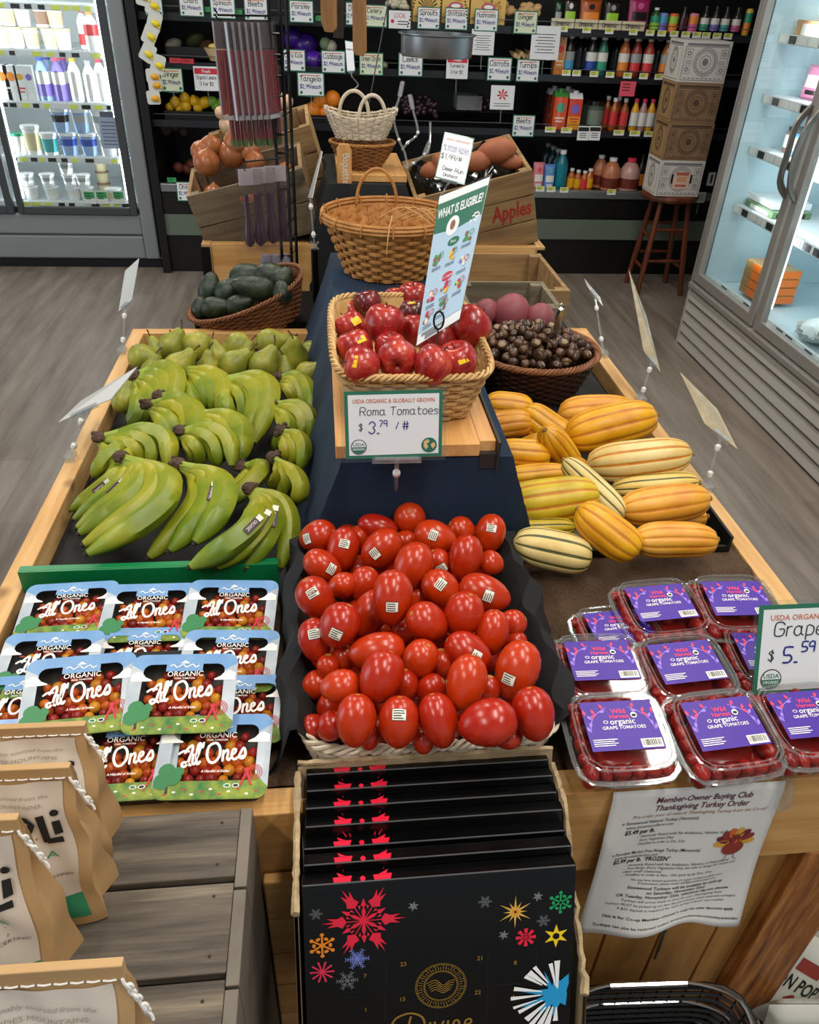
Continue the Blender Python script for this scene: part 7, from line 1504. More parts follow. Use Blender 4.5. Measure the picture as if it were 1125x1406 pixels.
for k, (u0, u1, lab) in enumerate(((567, 605, 'yellow printed produce tray with black rays at the top edge'), (606, 643, 'yellow printed tray with pink print behind the bead chain'), (645, 693, 'yellow printed tray with pink print at the top, rightmost of three'))):
    a, b_ = Y(u0, 30, 5.27), Y(u1, 30, 5.27); t = thing('printed_tray', lab, 'tray', (a.x, 5.27, a.z)); m = MB(); m.box((a.x, 5.262, SH[1]+.005), (b_.x, 5.40, SH[1]+.17)); m.build('tray_box', trayY, t, world=True, bevel=.004); f = MB(); cx = (a.x+b_.x)/2; MT = T(cx, 5.2605, SH[1]+.09) @ RX(90)
    if k == 0: [f.poly([(0, -.02), (.055*math.cos(q-.07), .055*math.sin(q-.07)), (.055*math.cos(q+.07), .055*math.sin(q+.07))], 0, MT, .001) for q in [PI*j/8+.15 for j in range(8)]]
    else:
        f.disc((0, 0), .042, 20, 1, MT, .001, ry=.022); f.disc((0, .002), .028, 16, 2, MT, .0014, ry=.010)
        for q in range(14): f.disc((R.uniform(-.07, .07), R.uniform(-.06, .06)), R.uniform(.006, .014), 8, 3+q % 2, MT, .0006)
    f.build('printed_art', [inkK, trayR, printW, mat('print_olive', '8a7a3a', .6), mat('print_tan', 'c78f4a', .6)], t, world=True)
m = MB(); a = Y(590, 98, 5.24); b_ = Y(640, 150, 5.5)
for k, (u0, u1, v) in enumerate(((628, 662, 141),)):
    a, b_ = Y(u0, v, 5.40), Y(u1, v, 5.40); m.box((a.x, 5.40, a.z-.04), (b_.x, 5.56, a.z+.04))
tag(m.build('clear_box', clear('clear_box', (.75, .8, .8), .1, 1.6, .15)), 'dark clear lidded box of greens behind the Apples crate', 'box')
# ------------------------------------------------------------------ bottles, cartons, cans
def vessel(name, label, cat, base, kind, h, r, body, cap=None, lab=None, lab2=None, group=None, textst=None):
    t = thing(name, label, cat, base, group=group); n = 14
    P = {'bottle': [(r*.92, 0), (r, .02*h), (r, .60*h), (r*.85, .70*h), (r*.48, .83*h), (r*.40, .90*h), (r*.40, .93*h)], 'tall': [(r*.9, 0), (r, .03*h), (r, .68*h), (r*.7, .80*h), (r*.4, .88*h), (r*.38, .94*h)], 'can': [(r*.8, 0), (r, .05*h), (r, .92*h), (r*.82, .98*h), (r*.80, h), (r*.1, .985*h)],
         'jug': [(r*.85, 0), (r, .04*h), (r, .52*h), (r*.93, .66*h), (r*.6, .83*h), (r*.3, .90*h), (r*.3, .93*h)], 'jar': [(r*.9, 0), (r, .04*h), (r, .78*h), (r*.8, .84*h), (r*.8, .88*h)], 'tub': [(r*.80, 0), (r*.82, .02*h), (r*.97, .86*h), (r, .87*h)], 'wine': [(r, 0), (r, .55*h), (r*.8, .66*h), (r*.36, .76*h), (r*.34, .95*h)]}[kind]
    b = MB(); b.lathe(P, n, 0); b.build('body', body, t)
    if cap is not None:
        b = MB()
        cr, z0, z1 = {'bottle': (r*.55, .885*h, h), 'tall': (r*.5, .90*h, h), 'jug': (r*.42, .90*h, h), 'jar': (r*.88, .86*h, h), 'tub': (r*1.06, .88*h, h), 'wine': (r*.4, .90*h, h), 'can': (r*.7, .99*h, h*1.0)}[kind]
        b.lathe([(cr, z0), (cr, z1), (cr*.9, z1+.0005), (1e-4, z1+.0005)], n, 0); b.build('cap', cap, t)
    if lab is not None:
        a0, a1 = {'bottle': (.14, .58), 'tall': (.12, .66), 'can': (.12, .85), 'jug': (.12, .42), 'jar': (.2, .7), 'tub': (.15, .75), 'wine': (.12, .45)}[kind]
        k = 1.012 if kind != 'tub' else 1.0; b = MB(); mid = a0+(a1-a0)*.5
        f_ = (lambda z: r*k) if kind != 'tub' else (lambda z: r*(.82+.15*z/.86)*1.015)
        b.lathe([(f_(a0)-.0005, a0*h), (f_(a0), a0*h), (f_(mid), mid*h)], n, 0); b.lathe([(f_(mid), mid*h), (f_(a1), a1*h), (f_(a1)-.0005, a1*h)], n, 1 if lab2 is not None else 0)
        b.build('paper_label', [lab, lab2 or lab], t)
    return t
def carton(name, label, base, w_, h_, d, mats, gable=True, cat='carton', group=None, cap=True):
    t = thing(name, label, cat, base, group=group); b = MB(); hb = h_*.8 if gable else h_
    b.box((-w_/2, -d/2, 0), (w_/2, d/2, hb)); 
    if gable: b.hexa([(-w_/2, -d/2, hb), (w_/2, -d/2, hb), (w_/2, d/2, hb), (-w_/2, d/2, hb), (-w_/2, -d*.12, h_*.94), (w_/2, -d*.12, h_*.94), (w_/2, d*.12, h_*.94), (-w_/2, d*.12, h_*.94)], 1)
    b.build('carton_body', [mats[0], mats[1]], t, bevel=.0015)
    f = MB(); M = T(0, -d/2-.0006, 0) @ RX(90); f.plane(w_*.96, hb*.42, 0, M, 0, 0, hb*.23); f.disc((0, hb*.68), w_*.32, 16, 1, M, .0004); f.plane(w_*.7, hb*.05, 2, M, .0006, 0, hb*.36); f.plane(w_*.5, hb*.04, 2, M, .0006, 0, hb*.26); f.build('printed_label', mats[2:5], t)
    if cap: b = MB(); b.lathe([(w_*.2, h_*.88), (w_*.2, h_), (1e-4, h_)], 12, 0, T(0, -d*.1, 0)); b.build('cap', mats[1], t)
    return t
def C_(name, c, **k): return mat(name, c, k.get('r', .35), coat=k.get('coat', .3))
cW = C_('cap_white', 'dfe2e2'); cOr = C_('liquid_orange', 'd97a1c'); cAm = C_('liquid_amber', 'a8541a'); cDk = C_('liquid_dark', '1a1414'); cTe = C_('liquid_teal', '0d6a7c'); cYe = C_('liquid_yellow', 'e0a41c'); cPk = C_('cap_pink', 'd63a6a'); cCi = C_('liquid_cider', 'b5714f'); cRd = C_('cap_red', 'd8344a'); lW = C_('label_white', 'dcdcd6'); lBl = C_('label_blue', '2a4aa8'); lSk = C_('label_sky', '4aa0cc'); lGr = C_('label_green', '2f9a76'); lRd = C_('label_red', 'd33a3c'); lOr = C_('label_orange', 'e88a2c'); lPu = C_('label_violet', '7a6ac0'); lPk = C_('label_rose', 'cc5a90'); lTe = C_('label_teal', '3fa0a0'); gry = C_('label_grey', '9aa0a0'); lLm = C_('label_lime', '9acc3a'); cBk = C_('cap_black', '131313')
def onshelf(u, k, y=5.33):
    z = {1: SH[1], 2: SH[2], 3: SH[3], 0: .531}[k]; v = {1: 48, 2: 110, 3: 188, 0: 266}[k]+(u-890)*.045; return Vector((Y(u, v, y).x, y, z))
SX = 1/228.
row1 = [(896, 'tall', .125, .030, C_('can_green', '2f5a2a'), lLm, lGr, 'green tall bottle beside the magenta pouch'), (907, 'can', .10, .027, C_('can_blue', '7a8ed0'), lPu, lSk, 'blue can right of the green bottle'), (921, 'can', .10, .029, C_('can_orange', 'e06a3a'), lOr, lLm, 'orange and lime can third from the pouches'), (948, 'can', .105, .029, C_('can_pink', 'e08a9a'), lPk, lOr, 'pink can left of the dark kombucha bottles'),
        (963, 'bottle', .145, .027, cDk, lGr, lW, 'dark bottle with white and green label, top shelf'), (977, 'bottle', .145, .027, cDk, lPu, lW, 'dark bottle with white and purple label, top shelf'), (991, 'bottle', .145, .027, cDk, lTe, lW, 'dark bottle with white and teal label, top shelf'), (1006, 'bottle', .145, .027, cDk, lPk, lW, 'dark bottle with white and pink label, top shelf'), (1021, 'can', .14, .022, C_('can_gold', 'e0b03a'), lOr, lGr, 'tall gold can at the right end of the top shelf'), (934, 'bottle', .135, .024, cDk, C_('label_plum', '4a1a2c'), None, 'dark plum bottle between orange and pink cans')]
for u, kd, h, r, body, l1, l2, lab in row1: vessel('bottle' if kd != 'can' else 'drink_can', lab, 'bottle' if kd != 'can' else 'can', onshelf(u, 1), kd, h, r, body, (cBk if kd == 'bottle' else cW if kd == 'tall' else None), l1, l2, 'drinks on the top shelf')
row2 = [(778, cDk, lSk, gry, 'bottle with sky blue label, left end of the middle shelf'), (808, cDk, lBl, lW, 'bottle with white and royal blue label'), (823, C_('liquid_green', '2a6a5c'), lGr, lW, 'bottle with white and green label'), (852, C_('liquid_peach', 'b8652a'), lOr, lW, 'bottle with white and orange label, middle shelf'), (868, C_('liquid_rust', '8e3026'), lRd, gry, 'bottle with grey and red label, middle shelf'), (885, C_('liquid_red', 'a83a30'), lRd, lW, 'bottle with white and red label, middle shelf'), (909, C_('liquid_gold', 'a8642a'), lOr, gry, 'bottle with orange label beside the boxes')]
for u, body, l1, l2, lab in row2: vessel('bottle', lab, 'bottle', onshelf(u, 2), 'bottle', .215, .0335, body, cW, l1, l2, 'bottled drinks on the middle shelf')
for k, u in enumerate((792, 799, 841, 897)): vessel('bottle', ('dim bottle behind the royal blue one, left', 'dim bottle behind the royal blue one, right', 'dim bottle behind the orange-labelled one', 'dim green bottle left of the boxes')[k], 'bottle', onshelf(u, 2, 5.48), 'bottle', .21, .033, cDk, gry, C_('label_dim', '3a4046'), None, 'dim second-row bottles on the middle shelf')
carton('juice_carton', 'peach juice carton under the large white notice card', onshelf(764, 2), .062, .20, .06, [C_('carton_peach', 'd08a5a'), cW, lOr, lRd, lW], False, group=None, cap=False)
carton('juice_carton', 'orange juice carton with green top at the left of the lower shelf', onshelf(763, 3), .085, .23, .08, [C_('carton_orange', 'd8481c'), C_('carton_green', '3f8a3a'), C_('carton_orange2', 'e05a24'), lGr, lW], True)
carton('juice_carton', 'yellow and red juice carton with white top on the lower shelf', onshelf(783, 3), .085, .22, .08, [C_('carton_red', 'd8442c'), cW, C_('carton_yellow', 'eaa01c'), lPu, lRd], True)
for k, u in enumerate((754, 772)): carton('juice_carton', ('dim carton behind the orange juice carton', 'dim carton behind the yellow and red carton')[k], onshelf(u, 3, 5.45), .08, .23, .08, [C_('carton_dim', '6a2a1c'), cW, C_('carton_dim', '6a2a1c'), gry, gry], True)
vessel('jar', 'grey-green jar with sketchy label on the lower shelf', 'jar', onshelf(813, 3), 'jar', .165, .052, C_('jar_green', '4c5a50'), cBk, C_('jar_label', '707c70'), None); vessel('jar', 'dim jar behind the grey-green jar', 'jar', onshelf(803, 3, 5.46), 'jar', .16, .05, C_('jar_green', '4c5a50'), cBk, None)
row3 = [(838, cAm, cW, lRd, None, 'amber tea bottle, left of the white-capped pair'), (852, cAm, cW, lRd, None, 'amber tea bottle, right of the white-capped pair'), (866, cYe, cPk, lW, None, 'yellow juice bottle with pink cap, left one'), (877, C_('liquid_rose', 'b08a80'), cPk, lW, None, 'pinkish juice bottle with pink cap, middle'), (888, cYe, cPk, lW, None, 'yellow juice bottle with pink cap, right one'), (899, C_('liquid_dimrose', '7a5a4a'), cPk, gry, None, 'dim juice bottle touching the stacked boxes')]
for u, body, cap_, l1, l2, lab in row3: vessel('juice_bottle', lab, 'bottle', onshelf(u, 3), 'bottle', .185, .0265, body, cap_, l1, l2, 'small juice bottles on the lower shelf')
for k, u in enumerate((828, 843)): vessel('juice_bottle', ('dim tea bottle behind the amber pair, left', 'dim tea bottle behind the amber pair, right')[k], 'bottle', onshelf(u, 3, 5.42), 'bottle', .185, .0265, cAm, cW, lRd, None, 'dim second-row tea bottles')
DK = [(767, 'tall', .245, .042, cTe, cW, C_('teal_label', '0f7c8c'), 'teal sports drink bottle with white cap on the deck'), (782, 'bottle', .135, .027, cAm, cW, cYe, 'small amber bottle at the left of the small group'), (791, 'bottle', .125, .027, cAm, cW, cYe, 'small amber bottle second in the small group'), (800, 'bottle', .12, .027, cAm, cW, cRd, 'small amber bottle third in the small group'), (807, 'bottle', .135, .027, cAm, cW, cYe, 'small amber bottle at the right of the small group'),
      (835, 'jug', .205, .062, cCi, cW, C_('label_brown', '6a2a1a'), 'cider jug with white cap, middle of three on the deck'), (860, 'jug', .205, .070, C_('jug_pale', 'b98f88'), cRd, C_('label_brown', '6a2a1a'), 'largest cider jug with red cap on the deck'), (874, 'wine', .22, .033, cDk, cBk, lOr, 'dark bottle with golden label left of the stool boxes'), (883, 'wine', .23, .033, cDk, C_('cap_cream', 'd8c9a0'), lOr, 'dark bottle with cream cap behind the boxes edge')]
for u, kd, h, r, body, cap_, l1, lab in DK: vessel('jug' if kd == 'jug' else 'bottle', lab, 'jug' if kd == 'jug' else 'bottle', onshelf(u, 0, 5.33 if kd != 'wine' else 5.40), kd, h, r, body, cap_, l1, None, 'drinks on the case deck')
vessel('jug', 'slim cider jug with white cap behind the middle jug', 'jug', onshelf(819, 0, 5.42), 'jug', .205, .05, cCi, cW, C_('label_brown', '6a2a1a'), None, 'drinks on the case deck')
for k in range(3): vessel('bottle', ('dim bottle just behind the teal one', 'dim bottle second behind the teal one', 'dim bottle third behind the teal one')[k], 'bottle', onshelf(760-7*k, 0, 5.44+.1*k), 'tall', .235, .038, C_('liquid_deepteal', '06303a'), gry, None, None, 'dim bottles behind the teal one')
def stand_pouch(lab, u, k, w_, h_, c1, c2, c3, y=5.31):
    p = onshelf(u, k, y); M = T(p+Vector((0, 0, h_/2))) @ RX(84)
    def art(f): grid(f, -.75, -.35, .75, .15, 1, .0003); f.disc((0, .5), .3, 12, 2, None, .0003, ry=.2); grid(f, -.55, -.75, .55, -.5, 3, .0003)
    pouch('snack_pouch', lab, p, w_, h_, .05, M, [c1, c2, c3, c2], art, 'pouches in the case')
stand_pouch('pink drink pouch at the left of the case deck', 737, 0, .075, .17, C_('pouch_pink', 'd07a84'), lW, lRd); stand_pouch('blue drink pouch left of the teal bottle', 752, 0, .075, .16, C_('pouch_blue', '5a86cc'), lW, lTe)
stand_pouch('lime and black snack pouch on the top shelf', 779, 1, .085, .15, cDk, lLm, lW); stand_pouch('orange snack pouch on the top shelf', 807, 1, .13, .15, C_('pouch_orange', 'a8501a'), lOr, cDk); stand_pouch('black pouch with green pears on the top shelf', 836, 1, .10, .15, cDk, lLm, gry); stand_pouch('magenta snack pouch on the top shelf', 872, 1, .13, .17, C_('pouch_magenta', '9a1f5a'), cDk, lPk); stand_pouch('dark green pouch at the left of the pouches', 763, 1, .05, .14, C_('pouch_dkgreen', '16301a'), gry, lGr)
for k in range(4):
    u0, u1 = 757+32.5*k, 788+32.5*k; a, b_ = Y(u0, 36, 5.262), Y(u1, 37, 5.262); m = MB(); m.box((a.x, 5.262, SH[1]+.005), (b_.x, 5.275, SH[1]+.052)); f = m; MT = T((a.x+b_.x)/2, 5.2605, SH[1]+.03) @ RX(90); hand_c(f, 'Organic', 0, -.012, .020, 1, MT, .0006, .003, wmax=.09)
    tag(m.build('shelf_carton', [C_('carton_cream', 'd8cfae', r=.7), inkK]), 'cream shelf carton front with black script, '+('leftmost', 'second from the left', 'third from the left', 'rightmost')[k]+' under the pouches', 'carton', 'cream shelf cartons')
# ================================================================== STOOL AND STACKED BOXES
stw = wood('stool_wood', '4a2416', '6a3520', '7f452b', 'Z', 1.0, .35, knots=False)
SC = Vector((2.185, 4.90, 0)); t = thing('bar_stool', 'reddish brown wooden bar stool carrying the stacked printed boxes', 'stool', SC)
b = MB(); b.lathe([(1e-4, .578), (.15, .578), (.17, .585), (.178, .60), (.175, .615), (.165, .622), (1e-4, .622)], 32, 0); b.build('seat', stw, t)
cor = [(-.135, -.135), (.165, -.13), (.165, .135), (-.115, .13)]
for cx, cy in cor: b = MB(); b.tube([(cx, cy, 0), (cx*.82, cy*.82, .25), (cx*.6, cy*.6, .58)], [.015, .019, .014], 10); b.build('leg', stw, t)
for i in range(4):
    for z in ((.17, .36) if i % 2 else (.22, .41)): (ax, ay), (bx, by) = cor[i], cor[(i+1) % 4]; s_ = 1-.4*z/.58; b = MB(); b.tube([(ax*s_, ay*s_, z), ((ax+bx)/2*s_, (ay+by)/2*s_, z), (bx*s_, by*s_, z)], [.008, .011, .008], 8); b.build('rung', stw, t)
bxw = mat('box_white', 'c9c6c2', .6); bxg = mat('box_print_grey', '77747a', .6); bxb = mat('box_kraft', '7d6248', .75, var=('8c7052', 20, .4)); bxd = mat('box_kraft_ink', '4c3a2c', .75); bxs = mat('box_side_white', 'ddd8cc', .6); bxk = mat('box_side_kraft', 'a88558', .75)
def make_box(label, z0, x, y, rz, kind, h=.203):
    body, ink = (bxw, bxg) if kind == 'w' else (bxb, bxd); M = T(x, y, z0) @ RZ(rz); t = thing('printed_box', label, 'box', M=M, group='printed boxes stacked on the stool'); w_, d = .275, .225
    m = MB(); m.box((-w_/2, -d/2, 0), (w_/2, d/2, h)); m.build('box_body', body, t, bevel=.002)
    f = MB(); MF = T(0, -d/2-.0004, h/2) @ RX(90)
    def fr(x0, y0, x1, y1, tk, MM): f.plane(x1-x0, tk, 0, MM, .0004, (x0+x1)/2, y0); f.plane(x1-x0, tk, 0, MM, .0004, (x0+x1)/2, y1); f.plane(tk, y1-y0, 0, MM, .0004, x0, (y0+y1)/2); f.plane(tk, y1-y0, 0, MM, .0004, x1, (y0+y1)/2)
    def motif(MM, W_, H_, sx):
        fr(-W_, -H_, W_, H_*.82, .003, MM); f.plane(W_*1.9, H_*.12, 0, MM, .0004, 0, H_*.93)
        for rr in (.95, .80, .45, .25): f.disc((0, -.0), H_*.82*rr, 30, 0, MM, .0006, ry=H_*.82*rr, r0=H_*.82*rr-.003) if sx > .9 else f.disc((0, 0), H_*.82*rr*sx, 30, 0, MM, .0006, ry=H_*.82*rr, r0=H_*.82*rr*sx-.002)
        for k in range(36): a = 2*PI*k/36; f.ribbon([(H_*.5*sx*math.cos(a), H_*.5*math.sin(a)), (H_*.72*sx*math.cos(a), H_*.72*math.sin(a))], .0022, 0, MM, .0007, 1, False)
        f.disc((0, 0), H_*.16*sx, 12, 0, MM, .0006)
        if sx > .9:
            for sg in (-1, 1):
                for yy in (.45, -.42): fr(sg*W_*.80-W_*.15, H_*(yy-.22), sg*W_*.80+W_*.15, H_*(yy+.22), .002, MM); f.disc((sg*W_*.8, H_*yy), H_*.13, 10, 0, MM, .0005, r0=H_*.07)
                for q in range(3): f.plane(W_*.30, .0022, 0, MM, .0004, sg*W_*.76, H_*(-.1+.08*q))
            for q in range(9): f.plane(W_*.12, .004, 0, MM, .0004, -W_*.8+W_*.2*q, -H_*.90)
    motif(MF, w_*.46, h*.44, 1); MS_ = T(-w_/2-.0004, 0, h/2) @ RZ(-90) @ RX(90); motif(MS_, d*.44, h*.44, .7)
    f.build('printed_art', ink, t)
    s = MB(); s.box((-w_/2-.0003, -d/2, .001), (-w_/2-.0001, d/2, h-.001)); s.build('side_face', bxs if kind == 'w' else bxk, t)
    if label.startswith('bottom'):
        f = MB(); f.plane(.10, .095, 0, MF, .0010, .01, -.01); f.plane(.08, .018, 1, MF, .0012, .01, .028); f.plane(.06, .03, 2, MF, .0012, .01, -.002); f.plane(.07, .012, 1, MF, .0012, .01, -.038); f.plane(.012, .05, 3, MF, .0012, .068, .0); f.plane(.012, .05, 3, MF, .0012, -.05, .0); f.build('shipping_label', [mat('label_blush', 'd8b8a8', .6), mat('label_brick', 'b0604a', .6), mat('label_sand', 'cf9a70', .6), inkK], t)
for i, (lab, kd, dx, rz) in enumerate((('bottom white printed box with a shipping label, on the stool', 'w', .0, 0), ('lower kraft printed box resting on the bottom white one', 'k', .0, .6), ('upper kraft printed box under the top white one', 'k', -.004, -.5), ('top white printed box with ray medallion on the stack', 'w', -.006, 0))): make_box(lab, .6235+.2035*i, 2.165+dx, 4.865, rz-1, kd)
ptag('small white card tag hanging right of the boxes', 977, 108, 12, 12, CY0+.03, (wt, wt), grp=None)
m = MB(); a = Y(977, 246, 5.14); m.box((a.x-.022, 5.14, a.z-.04), (a.x+.022, 5.147, a.z+.04)); m.box((a.x-.006, 5.136, a.z-.025), (a.x+.006, 5.139, a.z+.028), 1); tag(m.build('thermometer', [wt, cBk]), 'white plate with black slot right of the stool', 'gauge')
m = MB(); m.box((a.x-.03, 5.148, a.z-.06), (a.x+.03, 5.185, a.z+.05)); tag(m.build('wall_bracket', caseB), 'black bracket behind the white slotted plate', 'bracket')
# ================================================================== GLASS-DOOR FRIDGE, LEFT
frg = mat('fridge_grey', '8a9092', .4, .25); frd = mat('fridge_dark', '4a4e50', .4, .4); frw = mat('fridge_white', 'd7dddd', .5); glow = mat('lamp_tube', 'f2fbff', .5, emit=6.0); glass = clear('door_glass', (.96, .98, .98), .02, 1.5)
LX1 = -1.075; LX0 = -3.0; FY = 5.3
t = thing('glass_door_fridge', 'bright glass-door dairy fridge at the left with grey louvred base', 'fridge', (-2, 5.6, 0))
m = MB(); m.box((LX0, FY+.03, .05), (LX1, FY+.85, .30)); m.box((LX0, FY+.80, .301), (LX1, FY+.85, 2.1)); m.box((LX0, FY+.03, 2.1), (LX1, FY+.85, 2.2)); m.build('cabinet', frw, t, world=True)
m = MB(); m.box((LX1-.09, FY-.02, .06), (LX1, FY+.799, 2.1)); m.build('side_frame', frg, t, world=True, bevel=.01)
m = MB(); m.box((LX0, FY-.01, .215), (LX1-.091, FY+.029, .335)); m.build('base_panel', frg, t, world=True, bevel=.008)
m = MB(); m.box((LX0, FY-.02, .065), (LX1-.091, FY+.029, .205)); m.build('base_panel', frg, t, world=True, bevel=.008)
m = MB(); m.box((LX0, FY+.0, 0), (LX1, FY+.5, .05)); m.build('kick_plate', caseB, t, world=True)
DX = [(-1.905, -1.175), (-2.66, -1.93)]
for x0, x1 in DX:
    m = MB(); y0, y1 = FY-.03, FY+.005
    for a, b_ in (((x0, y0, .34), (x0+.035, y1, 2.05)), ((x1-.045, y0, .34), (x1, y1, 2.05)), ((x0+.036, y0, .34), (x1-.046, y1, .385)), ((x0+.036, y0, 2.0), (x1-.046, y1, 2.05))): m.box(a, b_)
    dr_ = m.build('door_frame', frd, t, world=True, bevel=.004); m = MB(); m.box((x0+.036, FY-.012, .386), (x1-.046, FY-.008, 1.999)); m.build('door_glass', glass, dr_, world=True)
    m = MB(); m.tube([(x1-.06, FY+.05, .42), (x1-.06, FY+.05, 1.98)], .012, 8); m.build('lamp_tube', glow, t, world=True)
m = MB(); m.tube([(-1.885, FY+.05, .42), (-1.885, FY+.05, 1.98)], .012, 8); m.build('lamp_tube', glow, t, world=True)
FZ = [.40, .665, .965, 1.235, 1.465]
whs = mat('shelf_white', 'cfd6d8', .4)
for k, z in enumerate(FZ):
    if k: 
        m = MB(); 
        for q in range(60): x = LX0+.04+(LX1-.12-LX0-.04)*q/59; m.box((x, FY+.075, z-.006), (x+.012, FY+.78, z))
        m.box((LX0+.03, FY+.07, z-.012), (LX1-.1, FY+.075, z+.004)); m.build('wire_shelf', whs, t, world=True)
    else: m = MB(); m.box((LX0+.03, FY+.07, .37), (LX1-.1, FY+.78, z)); m.build('floor_shelf', whs, t, world=True)
    m = MB(); m.box((LX0+.03, FY+.055, z-.035), (LX1-.1, FY+.069, z-.002)); R = random.Random(k)
    x = -1.9
    while x < -1.2: w_ = R.uniform(.03, .055); m.box((x, FY+.053, z-.030), (x+w_, FY+.0545, z-.008), R.choice((1, 1, 2, 2, 0))); x += w_+R.uniform(.008, .04)
    m.build('price_rail', [mat('rail_white', 'd5dbdb', .5), cBk, yt], t, world=True)
area('fridge_lamp_light', (-1.55, 5.40, 1.95), .7, .12, 9, (.93, .98, 1), (math.radians(-25), 0, 0)); area('fridge_lamp_light', (-1.55, 5.385, 1.15), .7, 1.3, 6, (.93, .98, 1), (math.radians(90), 0, 0))
wv = C_('dairy_white', 'dfe3e4'); cr = C_('dairy_cream', 'cfc29a'); bl = C_('dairy_blue', '8aa6cc'); cho = C_('dairy_cocoa', '8a6a56')
def FP(u, k, y=5.42): v = {0: 276, 1: 212, 2: 135, 3: 58, 4: 5}[k]; return Vector((Y(u, v, y).x, y, FZ[k]+.001))
cnt = {}
def fl_item(u, k, kind, h, r, body, cap_, l1, l2, lab, y=5.42, dz=0, nm='dairy_tub'): p = FP(u, k, y); p.z += dz; vessel(nm, lab, 'bottle' if kind in ('bottle', 'tall') else 'tub', p, kind, h, r, body, cap_, l1, l2, 'dairy products behind the left glass door')
for i, (u, b_, c_) in enumerate(((8, cr, wv), (25, wv, cr), (45, cr, wv), (70, cr, cho), (88, wv, cr))):
    fl_item(u, 3, 'tub', .105, .045, wv, cr, b_, None, 'tub in the lower tier, top fridge shelf, %s from the left' % ('first', 'second', 'third', 'fourth', 'fifth')[i], y=5.44)
    fl_item(u-6, 3, 'tub', .105, .045, wv, cho if i in (3,) else wv, c_, None, 'tub in the upper tier, top fridge shelf, %s from the left' % ('first', 'second', 'third', 'fourth', 'fifth')[i], y=5.44, dz=.108)
fl_item(128, 3, 'tall', .20, .040, wv, lOr, lW, lRd, 'white bottle with orange cap at the top right of the door', nm='milk_bottle'); fl_item(118, 3, 'tall', .205, .034, wv, lRd, lRd, lW, 'white bottle with red cap behind the orange-capped one', y=5.5, nm='milk_bottle')
for i, (u, c_, l_) in enumerate(((12, lOr, lW), (24, lOr, lW), (36, lYe if False else cYe, lRd), (48, lPu, lW))): carton('milk_carton', ('white carton with orange stripe, leftmost on the bottle shelf', 'white carton with orange stripe, second on the bottle shelf', 'white carton with yellow stripe and red berries', 'slim white carton with violet stripe')[i], FP(u, 2), .055 if i > 1 else .075, .185, .07, [wv, c_, wv, c_, l_], False, cap=False)
for i, (u, b_, c_, lab) in enumerate(((65, bl, lBl, 'blue-capped kefir bottle, front left'), (75, bl, lBl, 'second blue-capped bottle set further back'), (86, lPu, cPk, 'lilac bottle with pink cap and red fruit'), (96, lPu, cPk, 'second pink-capped bottle set further back'), (108, wv, cYe, 'white bottle with yellow cap'), (128, wv, gry, 'white bottle with pale cap right of the door post'), (143, wv, cRd, 'white bottle with red cap at the right door edge'))): fl_item(u, 2, 'tall', .235 if i not in (5,) else .22, .037, b_, c_, lPu if i in (0, 1, 2, 3) else lW, lW, lab, y=5.42 if i in (0, 2, 4, 5, 6) else 5.50, nm='kefir_bottle')
for i, (u, h, r, c_, l_, lab) in enumerate(((30, .12, .045, lGr, lW, 'green-lidded white tub at the left of the yoghurt shelf'), (49, .165, .052, wv, cr, 'tall cream tub, second on the yoghurt shelf'), (72, .125, .05, wv, lTe, 'white tub with a teal mark'))): fl_item(u, 1, 'tub', h, r, wv, c_, l_, None, lab)
for i, u in enumerate((98, 125, 151)):
    fl_item(u, 1, 'tub', .128, .052, bl if i < 2 else wv, wv, bl if i < 2 else wv, lBl if i < 2 else gry, 'blue yoghurt tub in the lower tier, '+('left', 'middle', 'right')[i]); fl_item(u-5, 1, 'tub', .128, .052, bl if i < 2 else wv, wv, bl if i < 2 else wv, cDk if i == 0 else gry, 'blue yoghurt tub in the upper tier, '+('left', 'middle', 'right')[i], dz=.132)
for i, (u, n_) in enumerate(((46, 2), (74, 2), (104, 3), (122, 2))):
    for q in range(n_): fl_item(u-2*q, 0, 'tub', .075, .045, wv, wv, wv, gry if q else lW, 'white tub on the bottom shelf, stack %s, %s' % (('far left', 'second from left', 'third from left', 'fourth from left')[i], ('bottom', 'second up', 'third up')[q]), dz=.078*q)
for q in range(3): fl_item(147, 0, 'tub', .07, .042, cr, cho, cr, None, 'brownish tub in the back stack at the bottom right, '+('bottom', 'middle', 'top')[q], y=5.58, dz=.072*q)
fl_item(158, 0, 'tub', .07, .052, wv, wv, cr, None, 'wide low white tub at the bottom right of the door')
m = MB(); c = Y(150, 180, FY-.0135); k_ = depth(c)/FPX; M = T(c) @ RX(90); m.box((-12*k_, -22*k_, 0), (12*k_, 17*k_, .001), 0, M); m.box((-9*k_, 17*k_, 0), (9*k_, 24*k_, .001), 1, M)
for q in range(7): m.plane(18*k_, 1.2*k_, 1, M, .0014, 0, (11-4.6*q)*k_)
tag(m.build('door_sticker', [mat('sticker_greyblue', '8d9cb4', .5), mat('sticker_slate', '4e5668', .5)]), 'jar-shaped blue-grey sticker on the left fridge door', 'sticker')
for i, u in enumerate((123, 140, 163)): ptag('white shelf card at the bottom of the left fridge door, '+('left', 'middle', 'right')[i], u, 271, 15, 17, FY+.045, (wt, gt), grp=None)
